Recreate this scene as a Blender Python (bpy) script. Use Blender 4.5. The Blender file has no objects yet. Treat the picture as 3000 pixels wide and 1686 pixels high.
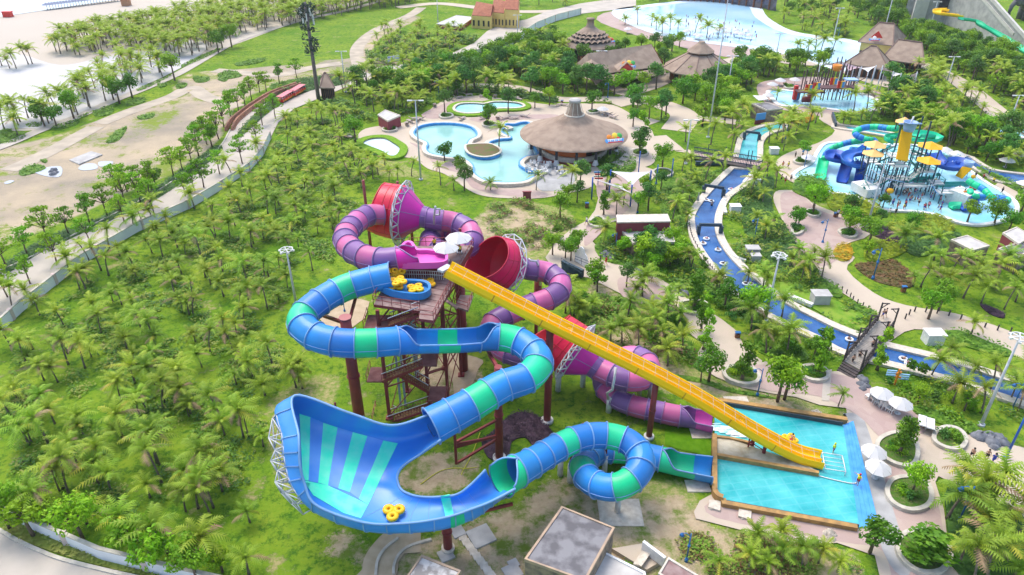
import bpy, bmesh, math, random
from mathutils import Vector, Matrix, geometry
from mathutils.bvhtree import BVHTree
R = math.radians
random.seed(7)
scene = bpy.context.scene
# ------------------------------------------------------------ camera
CAM_H = 55.0; PITCH = math.atan(0.6); FOC = 2096.0
cd = bpy.data.cameras.new('Camera'); cam = bpy.data.objects.new('Camera', cd); scene.collection.objects.link(cam)
cam.location = (0, 0, CAM_H); cam.rotation_euler = (math.pi/2 - PITCH, 0, 0)
cd.sensor_width = 36; cd.lens = 36*FOC/3000; cd.clip_start = 0.5; cd.clip_end = 6000
scene.camera = cam
# ------------------------------------------------------------ sky and sun (bright overcast)
SUN_EL, SUN_AZ = 62, -35          # azimuth from +Y, clockwise
w = bpy.data.worlds.new('World'); scene.world = w; w.use_nodes = True
nt = w.node_tree; bg = nt.nodes['Background']
sky = nt.nodes.new('ShaderNodeTexSky'); sky.sky_type = 'NISHITA'; sky.sun_disc = False
sky.sun_elevation = R(SUN_EL); sky.sun_rotation = R(SUN_AZ); sky.dust_density = 3.0; sky.air_density = 1.0; sky.ozone_density = 1.0
nt.links.new(sky.outputs[0], bg.inputs[0]); bg.inputs[1].default_value = 0.15
sl = bpy.data.lights.new('Sun', 'SUN'); sl.energy = 0.85; sl.angle = R(30); sl.color = (1, 0.95, 0.86)
so = bpy.data.objects.new('Sun', sl); scene.collection.objects.link(so)
so.rotation_euler = Vector((math.sin(R(SUN_AZ))*math.cos(R(SUN_EL)), math.cos(R(SUN_AZ))*math.cos(R(SUN_EL)), math.sin(R(SUN_EL)))).to_track_quat('Z', 'Y').to_euler()
scene.view_settings.view_transform = 'Standard'; scene.view_settings.look = 'None'
scene.view_settings.exposure = 1.18; scene.view_settings.gamma = 1
scene.cycles.max_bounces = 4; scene.cycles.diffuse_bounces = 2; scene.cycles.glossy_bounces = 2
scene.cycles.transparent_max_bounces = 6; scene.cycles.use_denoising = True
# ------------------------------------------------------------ picture measurements -> places in the world
ZN = dict(A=(0,0,.38820),B=(1000,0,.38820),C=(2000,0,.38820),D=(0,562,.38820),E=(800,480,.34951),F=(1400,700,.38820),G=(700,1000,.38820),H=(1500,1100,.42702),I=(2200,900,.54274),J=(1600,500,.31080),K=(2300,300,.27624),L=(0,1000,.47371),V=(0,0,1.16460),M=(2300,600,.27174),N=(1000,1350,.38820),O=(2100,150,.27174),Q=(1000,780,.34530),R=(1200,0,.27174))
_c, _s = math.cos(PITCH), math.sin(PITCH)
def at(zn, x, y, z=0.0):
    a, b, k = ZN[zn]; x = a + x*k; y = b + y*k
    u = (x-1500)/FOC; v = (843-y)/FOC
    d = Vector((u, _c+v*_s, -_s+v*_c)); t = (z-CAM_H)/d.z
    return Vector((d.x*t, d.y*t, z))
def pts(zn, s, z=0.0):
    """'x,y x,y ...' -> list of world points at height z"""
    return [at(zn, *map(float, p.split(',')[:2]), (float(p.split(',')[2]) if p.count(',') > 1 else z)) for p in s.split()]
# ------------------------------------------------------------ materials
MATS = {}
def mat(name, col, rough=0.7, col2=None, scale=1.0, detail=4, bump=0, bscale=None, spec=0.3, metal=0, rand=0, lo=0.35, hi=0.65, coat=0, emis=0, sss=0):
    if name in MATS: return MATS[name]
    m = bpy.data.materials.new(name); m.use_nodes = True; n = m.node_tree.nodes; l = m.node_tree.links
    b = n['Principled BSDF']; b.inputs['Roughness'].default_value = rough
    b.inputs['Specular IOR Level'].default_value = spec; b.inputs['Metallic'].default_value = metal
    b.inputs['Coat Weight'].default_value = coat; b.inputs['Coat Roughness'].default_value = .15
    b.inputs['Base Color'].default_value = (*col, 1)
    src = None
    tc = n.new('ShaderNodeNewGeometry')
    if col2:
        nz = n.new('ShaderNodeTexNoise'); nz.inputs['Scale'].default_value = scale; nz.inputs['Detail'].default_value = detail
        l.new(tc.outputs['Position'], nz.inputs['Vector'])
        mr = n.new('ShaderNodeMapRange'); mr.inputs[1].default_value = lo; mr.inputs[2].default_value = hi; l.new(nz.outputs[0], mr.inputs[0])
        mx = n.new('ShaderNodeMix'); mx.data_type = 'RGBA'; mx.inputs[6].default_value = (*col, 1); mx.inputs[7].default_value = (*col2, 1)
        l.new(mr.outputs[0], mx.inputs[0]); src = mx.outputs[2]
    if rand:
        oi = n.new('ShaderNodeObjectInfo'); hs = n.new('ShaderNodeHueSaturation')
        if src: l.new(src, hs.inputs['Color'])
        else: hs.inputs['Color'].default_value = (*col, 1)
        a = n.new('ShaderNodeMapRange'); a.inputs[3].default_value = 1-rand; a.inputs[4].default_value = 1+rand; l.new(oi.outputs['Random'], a.inputs[0]); l.new(a.outputs[0], hs.inputs['Value'])
        h = n.new('ShaderNodeMapRange'); h.inputs[3].default_value = .5+rand*.07; h.inputs[4].default_value = .5-rand*.07
        mm = n.new('ShaderNodeMath'); mm.operation = 'FRACT'; m7 = n.new('ShaderNodeMath'); m7.operation = 'MULTIPLY'; m7.inputs[1].default_value = 7.3
        l.new(oi.outputs['Random'], m7.inputs[0]); l.new(m7.outputs[0], mm.inputs[0]); l.new(mm.outputs[0], h.inputs[0]); l.new(h.outputs[0], hs.inputs['Hue'])
        src = hs.outputs[0]
    if src: l.new(src, b.inputs['Base Color'])
    if bump:
        nb = n.new('ShaderNodeTexNoise'); nb.inputs['Scale'].default_value = bscale or scale*3; nb.inputs['Detail'].default_value = 3
        l.new(tc.outputs['Position'], nb.inputs['Vector'])
        bp = n.new('ShaderNodeBump'); bp.inputs['Strength'].default_value = bump; bp.inputs['Distance'].default_value = .1
        l.new(nb.outputs[0], bp.inputs['Height']); l.new(bp.outputs[0], b.inputs['Normal'])
    if emis:
        b.inputs['Emission Color'].default_value = (*col, 1); b.inputs['Emission Strength'].default_value = emis
    MATS[name] = m; return m
# ------------------------------------------------------------ mesh building
ORG = {}
class MB:
    def __init__(s): s.v = []; s.f = []; s.m = []; s.sm = []
    def add(s, vs, fs, mi=0, smooth=False):
        o = len(s.v); s.v += [tuple(p) for p in vs]
        for f in fs: s.f.append([i+o for i in f]); s.m.append(mi); s.sm.append(smooth)
        return s
    def box(s, c, d, rz=0, mi=0, M=None):
        hx, hy, hz = d[0]/2, d[1]/2, d[2]/2; ca, sa = math.cos(rz), math.sin(rz)
        vs = []
        for z in (-hz, hz):
            for x, y in ((-hx,-hy),(hx,-hy),(hx,hy),(-hx,hy)):
                p = Vector((x*ca-y*sa, x*sa+y*ca, z))
                if M: p = M @ Vector((x, y, z))
                vs.append(Vector(c)+p)
        return s.add(vs, [(3,2,1,0),(4,5,6,7),(0,1,5,4),(1,2,6,5),(2,3,7,6),(3,0,4,7)], mi)
    def beam(s, a, b, wd, ht=None, mi=0):
        a = Vector(a); b = Vector(b); t = b-a; L = t.length
        if L < 1e-5: return s
        t.normalize(); up = Vector((0,0,1)) if abs(t.z) < .95 else Vector((0,1,0))
        sd = t.cross(up).normalized(); u = sd.cross(t); ht = ht or wd
        vs = [p + sd*x*wd/2 + u*y*ht/2 for p in (a, b) for x, y in ((-1,-1),(1,-1),(1,1),(-1,1))]
        return s.add(vs, [(3,2,1,0),(4,5,6,7),(0,1,5,4),(1,2,6,5),(2,3,7,6),(3,0,4,7)], mi)
    def cyl(s, a, b, r0, r1=None, n=10, mi=0, cap=True, smooth=True):
        a = Vector(a); b = Vector(b); t = (b-a)
        if t.length < 1e-6: return s
        t.normalize(); r1 = r0 if r1 is None else r1
        up = Vector((0,0,1)) if abs(t.z) < .95 else Vector((0,1,0))
        e1 = t.cross(up).normalized(); e2 = e1.cross(t)
        vs = [p + (e1*math.cos(2*math.pi*i/n)+e2*math.sin(2*math.pi*i/n))*r for p, r in ((a,r0),(b,r1)) for i in range(n)]
        s.add(vs, [(i, (i+1)%n, n+(i+1)%n, n+i) for i in range(n)], mi, smooth)
        if cap:
            o = len(s.v)-2*n; s.f += [[o+i for i in range(n)][::-1], [o+n+i for i in range(n)]]; s.m += [mi, mi]; s.sm += [False, False]
        return s
    def tube(s, path, r, n=8, mi=0, closed=False):
        path = [Vector(p) for p in path]; k = len(path); rs = r if isinstance(r, (list, tuple)) else [r]*k
        vs = []; e1 = None
        for i, p in enumerate(path):
            t = (path[(i+1)%k if closed else min(i+1,k-1)]-path[(i-1)%k if closed else max(i-1,0)]).normalized()
            if e1 is None:
                up = Vector((0,0,1)) if abs(t.z) < .9 else Vector((0,1,0)); e1 = t.cross(up).normalized()
            else: e1 = (e1 - t*e1.dot(t)).normalized()
            e2 = t.cross(e1)
            vs += [p+(e1*math.cos(2*math.pi*j/n)+e2*math.sin(2*math.pi*j/n))*rs[i] for j in range(n)]
        fs = [(i*n+j, i*n+(j+1)%n, ((i+1)%k)*n+(j+1)%n, ((i+1)%k)*n+j) for i in range(k if closed else k-1) for j in range(n)]
        if not closed: fs += [tuple(range(n))[::-1], tuple(range((k-1)*n, k*n))]
        return s.add(vs, fs, mi, True)
    def lathe(s, c, prof, n=24, mi=0, smooth=True, M=None, a0=0, a1=2*math.pi):
        """prof: (r, z) list"""
        c = Vector(c); full = abs(a1-a0-2*math.pi) < 1e-6; nn = n if full else n+1
        vs = []
        for r, z in prof:
            for i in range(nn):
                a = a0+(a1-a0)*i/n; p = Vector((r*math.cos(a), r*math.sin(a), z))
                vs.append(c + (M @ p if M else p))
        fs = [(k*nn+i, k*nn+(i+1)%nn, (k+1)*nn+(i+1)%nn, (k+1)*nn+i) for k in range(len(prof)-1) for i in range(n)]
        return s.add(vs, fs, mi, smooth)
    def prism(s, poly, z0, z1, mi=0, mside=None, bottom=False):
        poly = [Vector((p[0], p[1], 0)) for p in poly]; n = len(poly)
        area = sum(poly[i].x*poly[(i+1)%n].y-poly[(i+1)%n].x*poly[i].y for i in range(n))
        if area < 0: poly.reverse()
        tri = geometry.tessellate_polygon([poly])
        top = [(p.x, p.y, z1) for p in poly]
        def upw(t):
            a, b, c = [poly[i] for i in t]; return t if (b-a).cross(c-a).z > 0 else t[::-1]
        s.add(top, [upw(t) for t in tri], mi)
        if z1-z0 > 1e-4:
            s.add([(p.x,p.y,z0) for p in poly]+top, [(i,(i+1)%n,n+(i+1)%n,n+i) for i in range(n)], mi if mside is None else mside)
            if bottom: s.add([(p.x,p.y,z0) for p in poly], [upw(t)[::-1] for t in tri], mi)
        return s
    def grid(s, rows, mi=0, smooth=True, closed=False):
        n = len(rows[0]); vs = [p for r in rows for p in r]
        fs = [(i*n+j, i*n+(j+1)%n, (i+1)*n+(j+1)%n, (i+1)*n+j) for i in range(len(rows)-1) for j in range(n if closed else n-1)]
        return s.add(vs, fs, mi, smooth)
    def mesh(s, name, mats, off=(0,0,0)):
        me = bpy.data.meshes.new(name)
        if any(off): s.v = [(p[0]-off[0], p[1]-off[1], p[2]-off[2]) for p in s.v]
        me.from_pydata(s.v, [], s.f)
        for m in (mats if isinstance(mats, (list, tuple)) else [mats]): me.materials.append(m)
        me.polygons.foreach_set('material_index', s.m); me.polygons.foreach_set('use_smooth', s.sm); me.update()
        return me
    def build(s, name, mats, parent=None, org=None):
        off = ORG.get(parent.name, (0,0,0)) if parent else (org or (0,0,0))
        o = bpy.data.objects.new(name, s.mesh(name, mats, off)); scene.collection.objects.link(o)
        if parent: o.parent = parent; ORG[o.name] = off
        elif org: o.location = org; ORG[o.name] = tuple(org)
        return o
def tag(o, label=None, cat=None, group=None, kind=None):
    for k, v in (('label', label), ('category', cat), ('group', group), ('kind', kind)):
        if v: o[k] = v
    return o
def thing(name, label, cat, loc=(0,0,0), group=None):
    o = bpy.data.objects.new(name, None); scene.collection.objects.link(o); o.location = loc; o.empty_display_size = .2
    ORG[o.name] = tuple(loc); return tag(o, label, cat, group)
USED = set()
def kids(o): return [c for c in KID.get(o.name, [])]
KID = {}
def reg(o):
    """remember children so that copies need no slow scan"""
    ch = [c for c in bpy.data.objects if c.parent == o]; KID[o.name] = ch
    for c in ch: reg(c)
    return o
def place(proto, loc, rz=0, sc=1.0, label=None, group=None, tilt=(0,0)):
    if proto.name not in USED: USED.add(proto.name); o = proto
    else:
        def cp(a, par):
            c = a.copy(); scene.collection.objects.link(c); c.parent = par
            for k in KID.get(a.name, []): cp(k, c)
            return c
        o = cp(proto, None)
    o.location = loc; o.rotation_euler = (tilt[0], tilt[1], rz)
    o.scale = (sc, sc, sc) if isinstance(sc, (int, float)) else sc
    if label: o['label'] = label
    if group: o['group'] = group
    return o
def crom(P, n=8, closed=False):
    """Catmull-Rom through points"""
    P = [Vector(p) for p in P]; k = len(P); out = []
    for i in range(k if closed else k-1):
        if closed: a, b, c, d = P[(i-1)%k], P[i], P[(i+1)%k], P[(i+2)%k]
        else:
            b, c = P[i], P[i+1]; a = P[i-1] if i else b*2-c; d = P[i+2] if i+2 < k else c*2-b
        for j in range(n):
            t = j/n; out.append(.5*((2*b)+(c-a)*t+(2*a-5*b+4*c-d)*t*t+(3*b-a-3*c+d)*t**3))
    if not closed: out.append(P[-1])
    return out
def resample(P, n):
    L = [0]
    for a, b in zip(P, P[1:]): L.append(L[-1]+(Vector(b[:3])-Vector(a[:3])).length)
    out = []; j = 0
    for i in range(n+1):
        s = L[-1]*i/n
        while j < len(P)-2 and L[j+1] < s: j += 1
        t = (s-L[j])/max(1e-9, L[j+1]-L[j]); out.append(P[j]*(1-t)+P[j+1]*t)
    return out
def inpoly(x, y, poly):
    c = False; n = len(poly); j = n-1
    for i in range(n):
        xi, yi, xj, yj = poly[i][0], poly[i][1], poly[j][0], poly[j][1]
        if (yi > y) != (yj > y) and x < (xj-xi)*(y-yi)/(yj-yi)+xi: c = not c
        j = i
    return c
def offset_poly(poly, d):
    """move every point of a closed polygon outwards by d"""
    P = [Vector((p[0], p[1])) for p in poly]; n = len(P)
    area = sum(P[i].x*P[(i+1)%n].y-P[(i+1)%n].x*P[i].y for i in range(n)); sg = 1 if area > 0 else -1
    out = []
    for i in range(n):
        t = (P[(i+1)%n]-P[(i-1)%n]); t = t.normalized() if t.length > 1e-6 else Vector((1,0))
        out.append((P[i].x+t.y*sg*d, P[i].y-t.x*sg*d))
    return out
# ============================================================ MATERIALS
G_ = dict
m_white = mat('white_paint', (.78,.78,.76), .5, (.66,.66,.64), 3)
m_coping = mat('cream_coping', (.66,.60,.50), .7, (.52,.46,.37), 2.2, bump=.3)
m_kerb = mat('kerb_stone', (.58,.54,.45), .8, (.44,.41,.34), 1.5, bump=.3)
m_concrete = mat('concrete', (.50,.49,.46), .85, (.36,.35,.33), .7, bump=.3)
def pave_mat(name, c1, c2, c3):
    m = mat(name, c1, .8, c2, .12, 5, bump=.15, bscale=6)
    n = m.node_tree.nodes; l = m.node_tree.links; b = n['Principled BSDF']; src = b.inputs['Base Color'].links[0].from_socket
    g = n.new('ShaderNodeNewGeometry'); v = n.new('ShaderNodeTexVoronoi'); v.inputs['Scale'].default_value = .9; l.new(g.outputs['Position'], v.inputs['Vector'])
    mp = n.new('ShaderNodeMapRange'); mp.inputs[1].default_value = 0; mp.inputs[2].default_value = 1; mp.inputs[3].default_value = 0; mp.inputs[4].default_value = .45
    sp = n.new('ShaderNodeSeparateColor'); l.new(v.outputs['Color'], sp.inputs[0]); l.new(sp.outputs[0], mp.inputs[0])
    mx = n.new('ShaderNodeMix'); mx.data_type = 'RGBA'; mx.inputs[7].default_value = (*c3, 1); l.new(mp.outputs[0], mx.inputs[0]); l.new(src, mx.inputs[6])
    l.new(mx.outputs[2], b.inputs['Base Color']); return m
m_pave = pave_mat('beige_paving', (.53,.455,.345), (.45,.38,.29), (.53,.43,.35))
m_pink = pave_mat('pink_paving', (.41,.30,.27), (.46,.36,.31), (.35,.24,.22))
m_road = mat('road_concrete', (.50,.45,.38), .85, (.42,.38,.32), .25, 6, bump=.2, bscale=4)
m_asph = mat('grey_paving', (.42,.42,.41), .85, (.30,.30,.29), .5, 5, bump=.2)
def water_mat(name, c1, c2, sc, rough=.06, bump=.6, bs=2.0):
    m = mat(name, c1, rough, c2, sc, 5, bump=bump, bscale=bs, spec=.5); return m
m_turq = water_mat('turquoise_water', (.012,.35,.37), (.09,.53,.53), .30)
def tile_lines(m, s, c, f):
    n = m.node_tree.nodes; l = m.node_tree.links; b = n['Principled BSDF']; src = b.inputs['Base Color'].links[0].from_socket; g = n.new('ShaderNodeNewGeometry'); mp = n.new('ShaderNodeMapping'); mp.inputs['Rotation'].default_value = (0,0,R(-9)); l.new(g.outputs['Position'], mp.inputs[0])
    t = n.new('ShaderNodeTexBrick'); t.inputs['Scale'].default_value = s; t.inputs['Mortar Size'].default_value = .025; t.inputs['Color1'].default_value = (0,0,0,1); t.inputs['Color2'].default_value = (.35,.35,.35,1); t.inputs['Mortar'].default_value = (1,1,1,1); t.offset = 0; l.new(mp.outputs[0], t.inputs['Vector'])
    mu = n.new('ShaderNodeMath'); mu.operation = 'MULTIPLY'; mu.inputs[1].default_value = f; l.new(t.outputs[0], mu.inputs[0]); mx = n.new('ShaderNodeMix'); mx.data_type = 'RGBA'; mx.inputs[7].default_value = (*c, 1); l.new(mu.outputs[0], mx.inputs[0]); l.new(src, mx.inputs[6]); l.new(mx.outputs[2], b.inputs['Base Color'])
tile_lines(m_turq, .28, (.30,.62,.66), .10)
m_river = water_mat('deep_blue_water', (.010,.068,.23), (.03,.13,.35), .35, bump=.6, bs=3)
m_riverT = water_mat('green_blue_water', (.05,.42,.45), (.12,.55,.55), .3)
m_lag = water_mat('lagoon_water', (.22,.47,.43), (.32,.56,.50), .10, bump=.12)
m_pale = water_mat('pale_pool_water', (.24,.62,.73), (.45,.76,.83), .15, bump=.2)
m_wave = water_mat('wave_pool_water', (.30,.58,.80), (.52,.75,.88), .03, bump=.2, bs=1)
m_bluetile = mat('blue_pool_tile', (.05,.27,.62), .4, (.09,.36,.72), 1.2)
m_brown = mat('brown_coping', (.46,.27,.09), .7, (.30,.18,.07), 1.3, bump=.3)
m_darktile = mat('dark_pool_wall', (.06,.07,.08), .5)
m_lawn = mat('lawn_bed', (.12,.27,.02), .9, (.24,.34,.045), .5, 6, bump=.5, bscale=8, spec=.1)
m_purpleplant = mat('purple_leaves', (.06,.03,.05), .9, (.12,.06,.08), 4, bump=.8, spec=.1)
m_redsoil = mat('red_brown_bed', (.14,.075,.035), .9, (.09,.10,.03), .8, 6, bump=.6, bscale=6, spec=.1)
m_sand = mat('white_sand', (.56,.55,.54), .95, (.50,.48,.46), .02, 6, bump=.2, bscale=.6, spec=.1)
m_beach = mat('cream_beach', (.52,.465,.39), .95, (.47,.415,.34), .015, 6, spec=.1)
m_sea = mat('sea_water', (.36,.45,.50), .25, (.46,.52,.55), .03, 6, bump=.3, bscale=.3, spec=.5)
# ============================================================ GROUND with soil, dirt and lawn weights
def poly(zn, s, z=0, n=6, closed=True): return crom(pts(zn, s, z), n, closed)
soil_zones = [poly('V', s) for s in (
  '1000,1180 1040,1140 1120,1130 1190,1150 1200,1200 1120,1240 1040,1245 1000,1215',
  '760,1250 860,1340 1000,1350 1150,1340 1280,1270 1420,1230 1560,1270 1700,1240 1760,1270 1760,1320 1900,1350 2100,1380 2160,1448 1500,1470 1250,1470 1000,1460 880,1420 800,1340',
  '700,1180 750,1200 760,1250 720,1240', '1040,900 1180,900 1220,980 1130,1010 1060,960','1500,900 1600,880 1800,960 1950,1000 2080,1030 2080,1060 1850,1015 1700,980 1560,940',
  '1240,520 1310,530 1400,560 1380,610 1290,640 1180,590', '1490,700 1580,760 1680,800 1730,850 1640,900 1560,870 1500,800','1390,1210 1450,1160 1500,1270 1400,1300')]
dirt_zones = [poly('V', s) for s in (
  '-60,395 0,375 130,345 260,300 420,240 470,188 600,175 760,160 840,150 960,148 1010,165 960,190 800,200 690,215 600,265 560,330 480,410 330,480 150,560 0,620 -80,640',
  '905,170 900,120 950,75 1030,40 1050,50 970,90 930,125 940,170')]
dry_zones = [poly('V', '1750,1330 1900,1360 2100,1400 2180,1470 1500,1500 1480,1300 1560,1230 1700,1200 1760,1260'), poly('V','1500,880 1640,890 1800,950 2000,1000 2110,1030 2110,1060 1850,1020 1600,960'), poly('V','960,400 1060,430 1200,500 1350,510 1440,540 1400,640 1280,660 1220,520 1060,450 940,440'), poly('V','840,1060 1060,1060 1060,1100 760,1250 700,1190 690,1000 840,940',0)]
def near(x, y, zs, soft=2.0):
    n = 0
    for dx, dy in ((0,0),(soft,0),(-soft,0),(0,soft),(0,-soft)):
        if any(inpoly(x+dx, y+dy, z) for z in zs): n += 1
    return n/5
FIELD = poly('V', '480,180 560,120 700,75 900,30 1050,25 1040,45 940,90 925,130 830,150 700,175 540,175', 0)
X0, X1, Y0, Y1, ST = -240, 240, 26, 400, 2.0
nx = int((X1-X0)/ST)+1; ny = int((Y1-Y0)/ST)+1
gb = MB(); gv = [(X0+i*ST, Y0+j*ST, 0) for j in range(ny) for i in range(nx)]
gb.add(gv, [(j*nx+i, j*nx+i+1, (j+1)*nx+i+1, (j+1)*nx+i) for j in range(ny-1) for i in range(nx-1)])
a, b, c, d = 0, nx-1, nx*ny-1, nx*(ny-1)
far = [(-3500,-600,0),(3500,-600,0),(3500,5000,0),(-3500,5000,0)]
o4 = len(gb.v); gb.v += far
gb.f += [[o4,o4+1]+[i for i in range(nx-1,-1,-1)], [o4+1,o4+2]+[j*nx+nx-1 for j in range(ny-1,-1,-1)], [o4+2,o4+3]+[(ny-1)*nx+i for i in range(nx)], [o4+3,o4]+[j*nx for j in range(ny)]]
gb.m += [0]*4; gb.sm += [False]*4
mg = bpy.data.materials.new('ground_cover'); mg.use_nodes = True
n = mg.node_tree.nodes; l = mg.node_tree.links; B = n['Principled BSDF']; B.inputs['Roughness'].default_value = .95; B.inputs['Specular IOR Level'].default_value = .1
geo = n.new('ShaderNodeNewGeometry')
def nz(sc, det=5, rough=.55):
    t = n.new('ShaderNodeTexNoise'); t.inputs['Scale'].default_value = sc; t.inputs['Detail'].default_value = det; t.inputs['Roughness'].default_value = rough; l.new(geo.outputs['Position'], t.inputs['Vector']); return t.outputs[0]
def mr(s, a, b, c=0, d=1):
    t = n.new('ShaderNodeMapRange'); t.inputs[1].default_value = a; t.inputs[2].default_value = b; t.inputs[3].default_value = c; t.inputs[4].default_value = d; l.new(s, t.inputs[0]); return t.outputs[0]
def mixc(f, a, b):
    t = n.new('ShaderNodeMix'); t.data_type = 'RGBA'
    l.new(f, t.inputs[0])
    for k, v in ((6, a), (7, b)):
        if isinstance(v, tuple): t.inputs[k].default_value = (*v, 1)
        else: l.new(v, t.inputs[k])
    return t.outputs[2]
def attr(nm):
    t = n.new('ShaderNodeAttribute'); t.attribute_name = nm; return t.outputs['Fac']
def thr(at_, noise, w=.12, gain=.9):
    """soft, ragged edge where weight + noise crosses a half"""
    ad = n.new('ShaderNodeMath'); ad.operation = 'MULTIPLY_ADD'; l.new(noise, ad.inputs[0]); ad.inputs[1].default_value = gain; l.new(at_, ad.inputs[2])
    return mr(ad.outputs[0], .5+gain*.5-w, .5+gain*.5+w)
grass = mixc(mr(nz(.09, 8, .7), .36, .64), (.085,.205,.008), (.235,.315,.026))
grass = mixc(mr(nz(.8, 8, .75), .47, .60), grass, (.045,.13,.010))
grass = mixc(mr(nz(3.5, 4, .7), .52, .66), grass, (.16,.29,.02))
grass = mixc(mr(nz(.20, 9, .78), .575, .66), grass, (.36,.31,.14))
dry = mixc(mr(nz(1.6, 7, .75), .40, .62), (.15,.25,.03), (.40,.34,.16))
soil = mixc(mr(nz(.8, 6, .7), .35, .65), (.50,.40,.26), (.38,.29,.18))
soil = mixc(mr(nz(.35, 7, .75), .46, .60), soil, (.14,.20,.03))
dirt = mixc(mr(nz(.05, 7, .65), .38, .62), (.49,.395,.27), (.30,.26,.20))
dirt = mixc(mr(nz(.06, 9, .82), .52, .58), dirt, (.20,.26,.04))
col = mixc(thr(attr('dry'), nz(1.5, 8, .82), .07), grass, dry)
col = mixc(thr(attr('soil'), nz(1.7, 9, .85), .05, 1.0), col, soil)
col = mixc(thr(attr('dirt'), nz(.12, 6, .7), gain=.6), col, dirt)
l.new(col, B.inputs['Base Color'])
bp = n.new('ShaderNodeBump'); bp.inputs['Strength'].default_value = .7; bp.inputs['Distance'].default_value = .25; l.new(nz(2.2, 5, .7), bp.inputs['Height']); l.new(bp.outputs[0], B.inputs['Normal'])
ground = gb.build('ground', mg); ground['kind'] = 'structure'
for nm, zs in (('soil', soil_zones), ('dirt', dirt_zones), ('dry', dry_zones)):
    A_ = ground.data.attributes.new(nm, 'FLOAT', 'POINT')
    bb = [(min(p.x for p in z)-4, max(p.x for p in z)+4, min(p.y for p in z)-4, max(p.y for p in z)+4) for z in zs]
    vals = []
    for x, y, _z in gb.v:
        zz = [z for z, q in zip(zs, bb) if q[0] < x < q[1] and q[2] < y < q[3]]
        vals.append(near(x, y, zz) if zz else 0.0)
        if nm == 'dry' and y > 150 and inpoly(x, y, FIELD): vals[-1] = .40
    A_.data.foreach_set('value', vals)
NOTREE = []      # paved / water areas where nothing grows
ACNT = [0]
def area(name, P, z, m, z0=None, keep=True, mside=None):
    ACNT[0] += 1; z += .0025*(ACNT[0] % 11)
    o = MB().prism(P, z if z0 is None else z0, z, 0, 1 if mside else None).build(name, [m]+([mside] if mside else [])); o['kind'] = 'structure'
    if keep: NOTREE.append([(p[0], p[1]) for p in P])
    return o
# ---- sea, beach, white sand
area('sea', pts('V','-500,130 -200,80 0,44 120,26 230,10 330,-5 500,-40 800,-90 900,-110') + [Vector((-200,3800,0)), Vector((-3500,3800,0)), Vector((-3400,300,0))], .16, m_sea, keep=False)
area('beach', pts('V','-600,460 -200,380 0,330 60,330 150,325 265,262 400,200 505,145 640,95 800,35 900,12 1000,-25 1100,-70 1100,-120') + pts('V','900,-118 800,-100 500,-60 330,-20 230,0 120,16 0,34 -200,70 -600,140'), .04, m_beach, keep=False)
area('white_sand', poly('V','-300,410 0,328 150,322 265,260 430,185 500,142 520,110 430,100 330,130 240,150 150,165 60,140 0,140 -300,260', n=4), .09, m_sand, keep=False)
def strip(name, zn, s, wd, z, m, ext=0, zh=None):
    P = crom(pts(zn, s, 0), 6); L, Rr = [], []
    for i, p in enumerate(P):
        t = (P[min(i+1,len(P)-1)]-P[max(i-1,0)]).normalized(); nn = Vector((-t.y, t.x, 0))
        L.append(p+nn*wd/2); Rr.append(p-nn*wd/2)
    return area(name, L+Rr[::-1], z, m, zh)
strip('promenade', 'V', '-200,440 0,372 100,330 200,293 290,253 350,230 427,197 465,178 547,130 600,103 667,80 767,50 880,25 1000,-10', 3.2, .14, m_road)
# ---- roads
area('main_road', pts('V','-400,880 -100,735 0,686 83,649 233,571 400,483 480,425 550,377 580,330 620,285 700,247 767,217 840,190 950,172 1040,160 1142,133 1192,110 1225,80 1258,63 1325,50 1375,30 1459,10 1600,-10')+pts('V','1600,20 1460,36 1400,52 1350,72 1300,105 1258,128 1200,144 1142,157 1040,175 950,195 860,225 800,250 740,275 700,310 680,350 660,393 627,430 547,483 480,523 347,583 200,669 150,709 57,783 0,836 -400,1130'), .12, m_road)
area('access_road', pts('V','-300,1200 -60,1310 0,1339 41,1363 94,1388 163,1414 309,1450 460,1480 640,1530 600,1700 -400,1700'), .12, m_road)
strip('kerb_line', 'V', '-60,1308 0,1337 41,1361 94,1386 163,1412 309,1448 460,1478', .35, .26, m_kerb, zh=0)
strip('kerb_line', 'V', '-60,715 0,684 83,647 233,569 400,481 480,423 550,375 580,328', .3, .26, m_kerb, zh=0)
for s_ in ('905,172 900,120 950,75 1030,40 1060,20','540,178 620,185 700,190 790,170 860,160','250,312 330,280 430,245 480,222 520,245 600,270','20,430 110,390 240,320'):
    strip('dirt_track', 'V', s_, 4.5, .05, mat('dirt_track', (.50,.43,.33), .95, (.38,.33,.26), .3, 6, bump=.4, spec=.1))
area('plaster_slab', pts('A','525,1215 690,1150 775,1175 600,1248'), .25, m_concrete, 0)
for s_ in ('590,1275 640,1240 720,1240 735,1275 640,1290','740,1240 760,1222 850,1222 840,1245 760,1262','250,1300 330,1270 460,1260 460,1330 380,1340','30,1385 70,1365 110,1370 60,1392'):
    area('puddle', poly('A', s_, n=3), .06, mat('puddle_water', (.40,.42,.44), .1, spec=.6))
m_mound = mat('bright_scrub', (.12,.26,.015), .9, (.20,.34,.03), 1.5, 5, bump=1, bscale=4, spec=.1)
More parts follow.
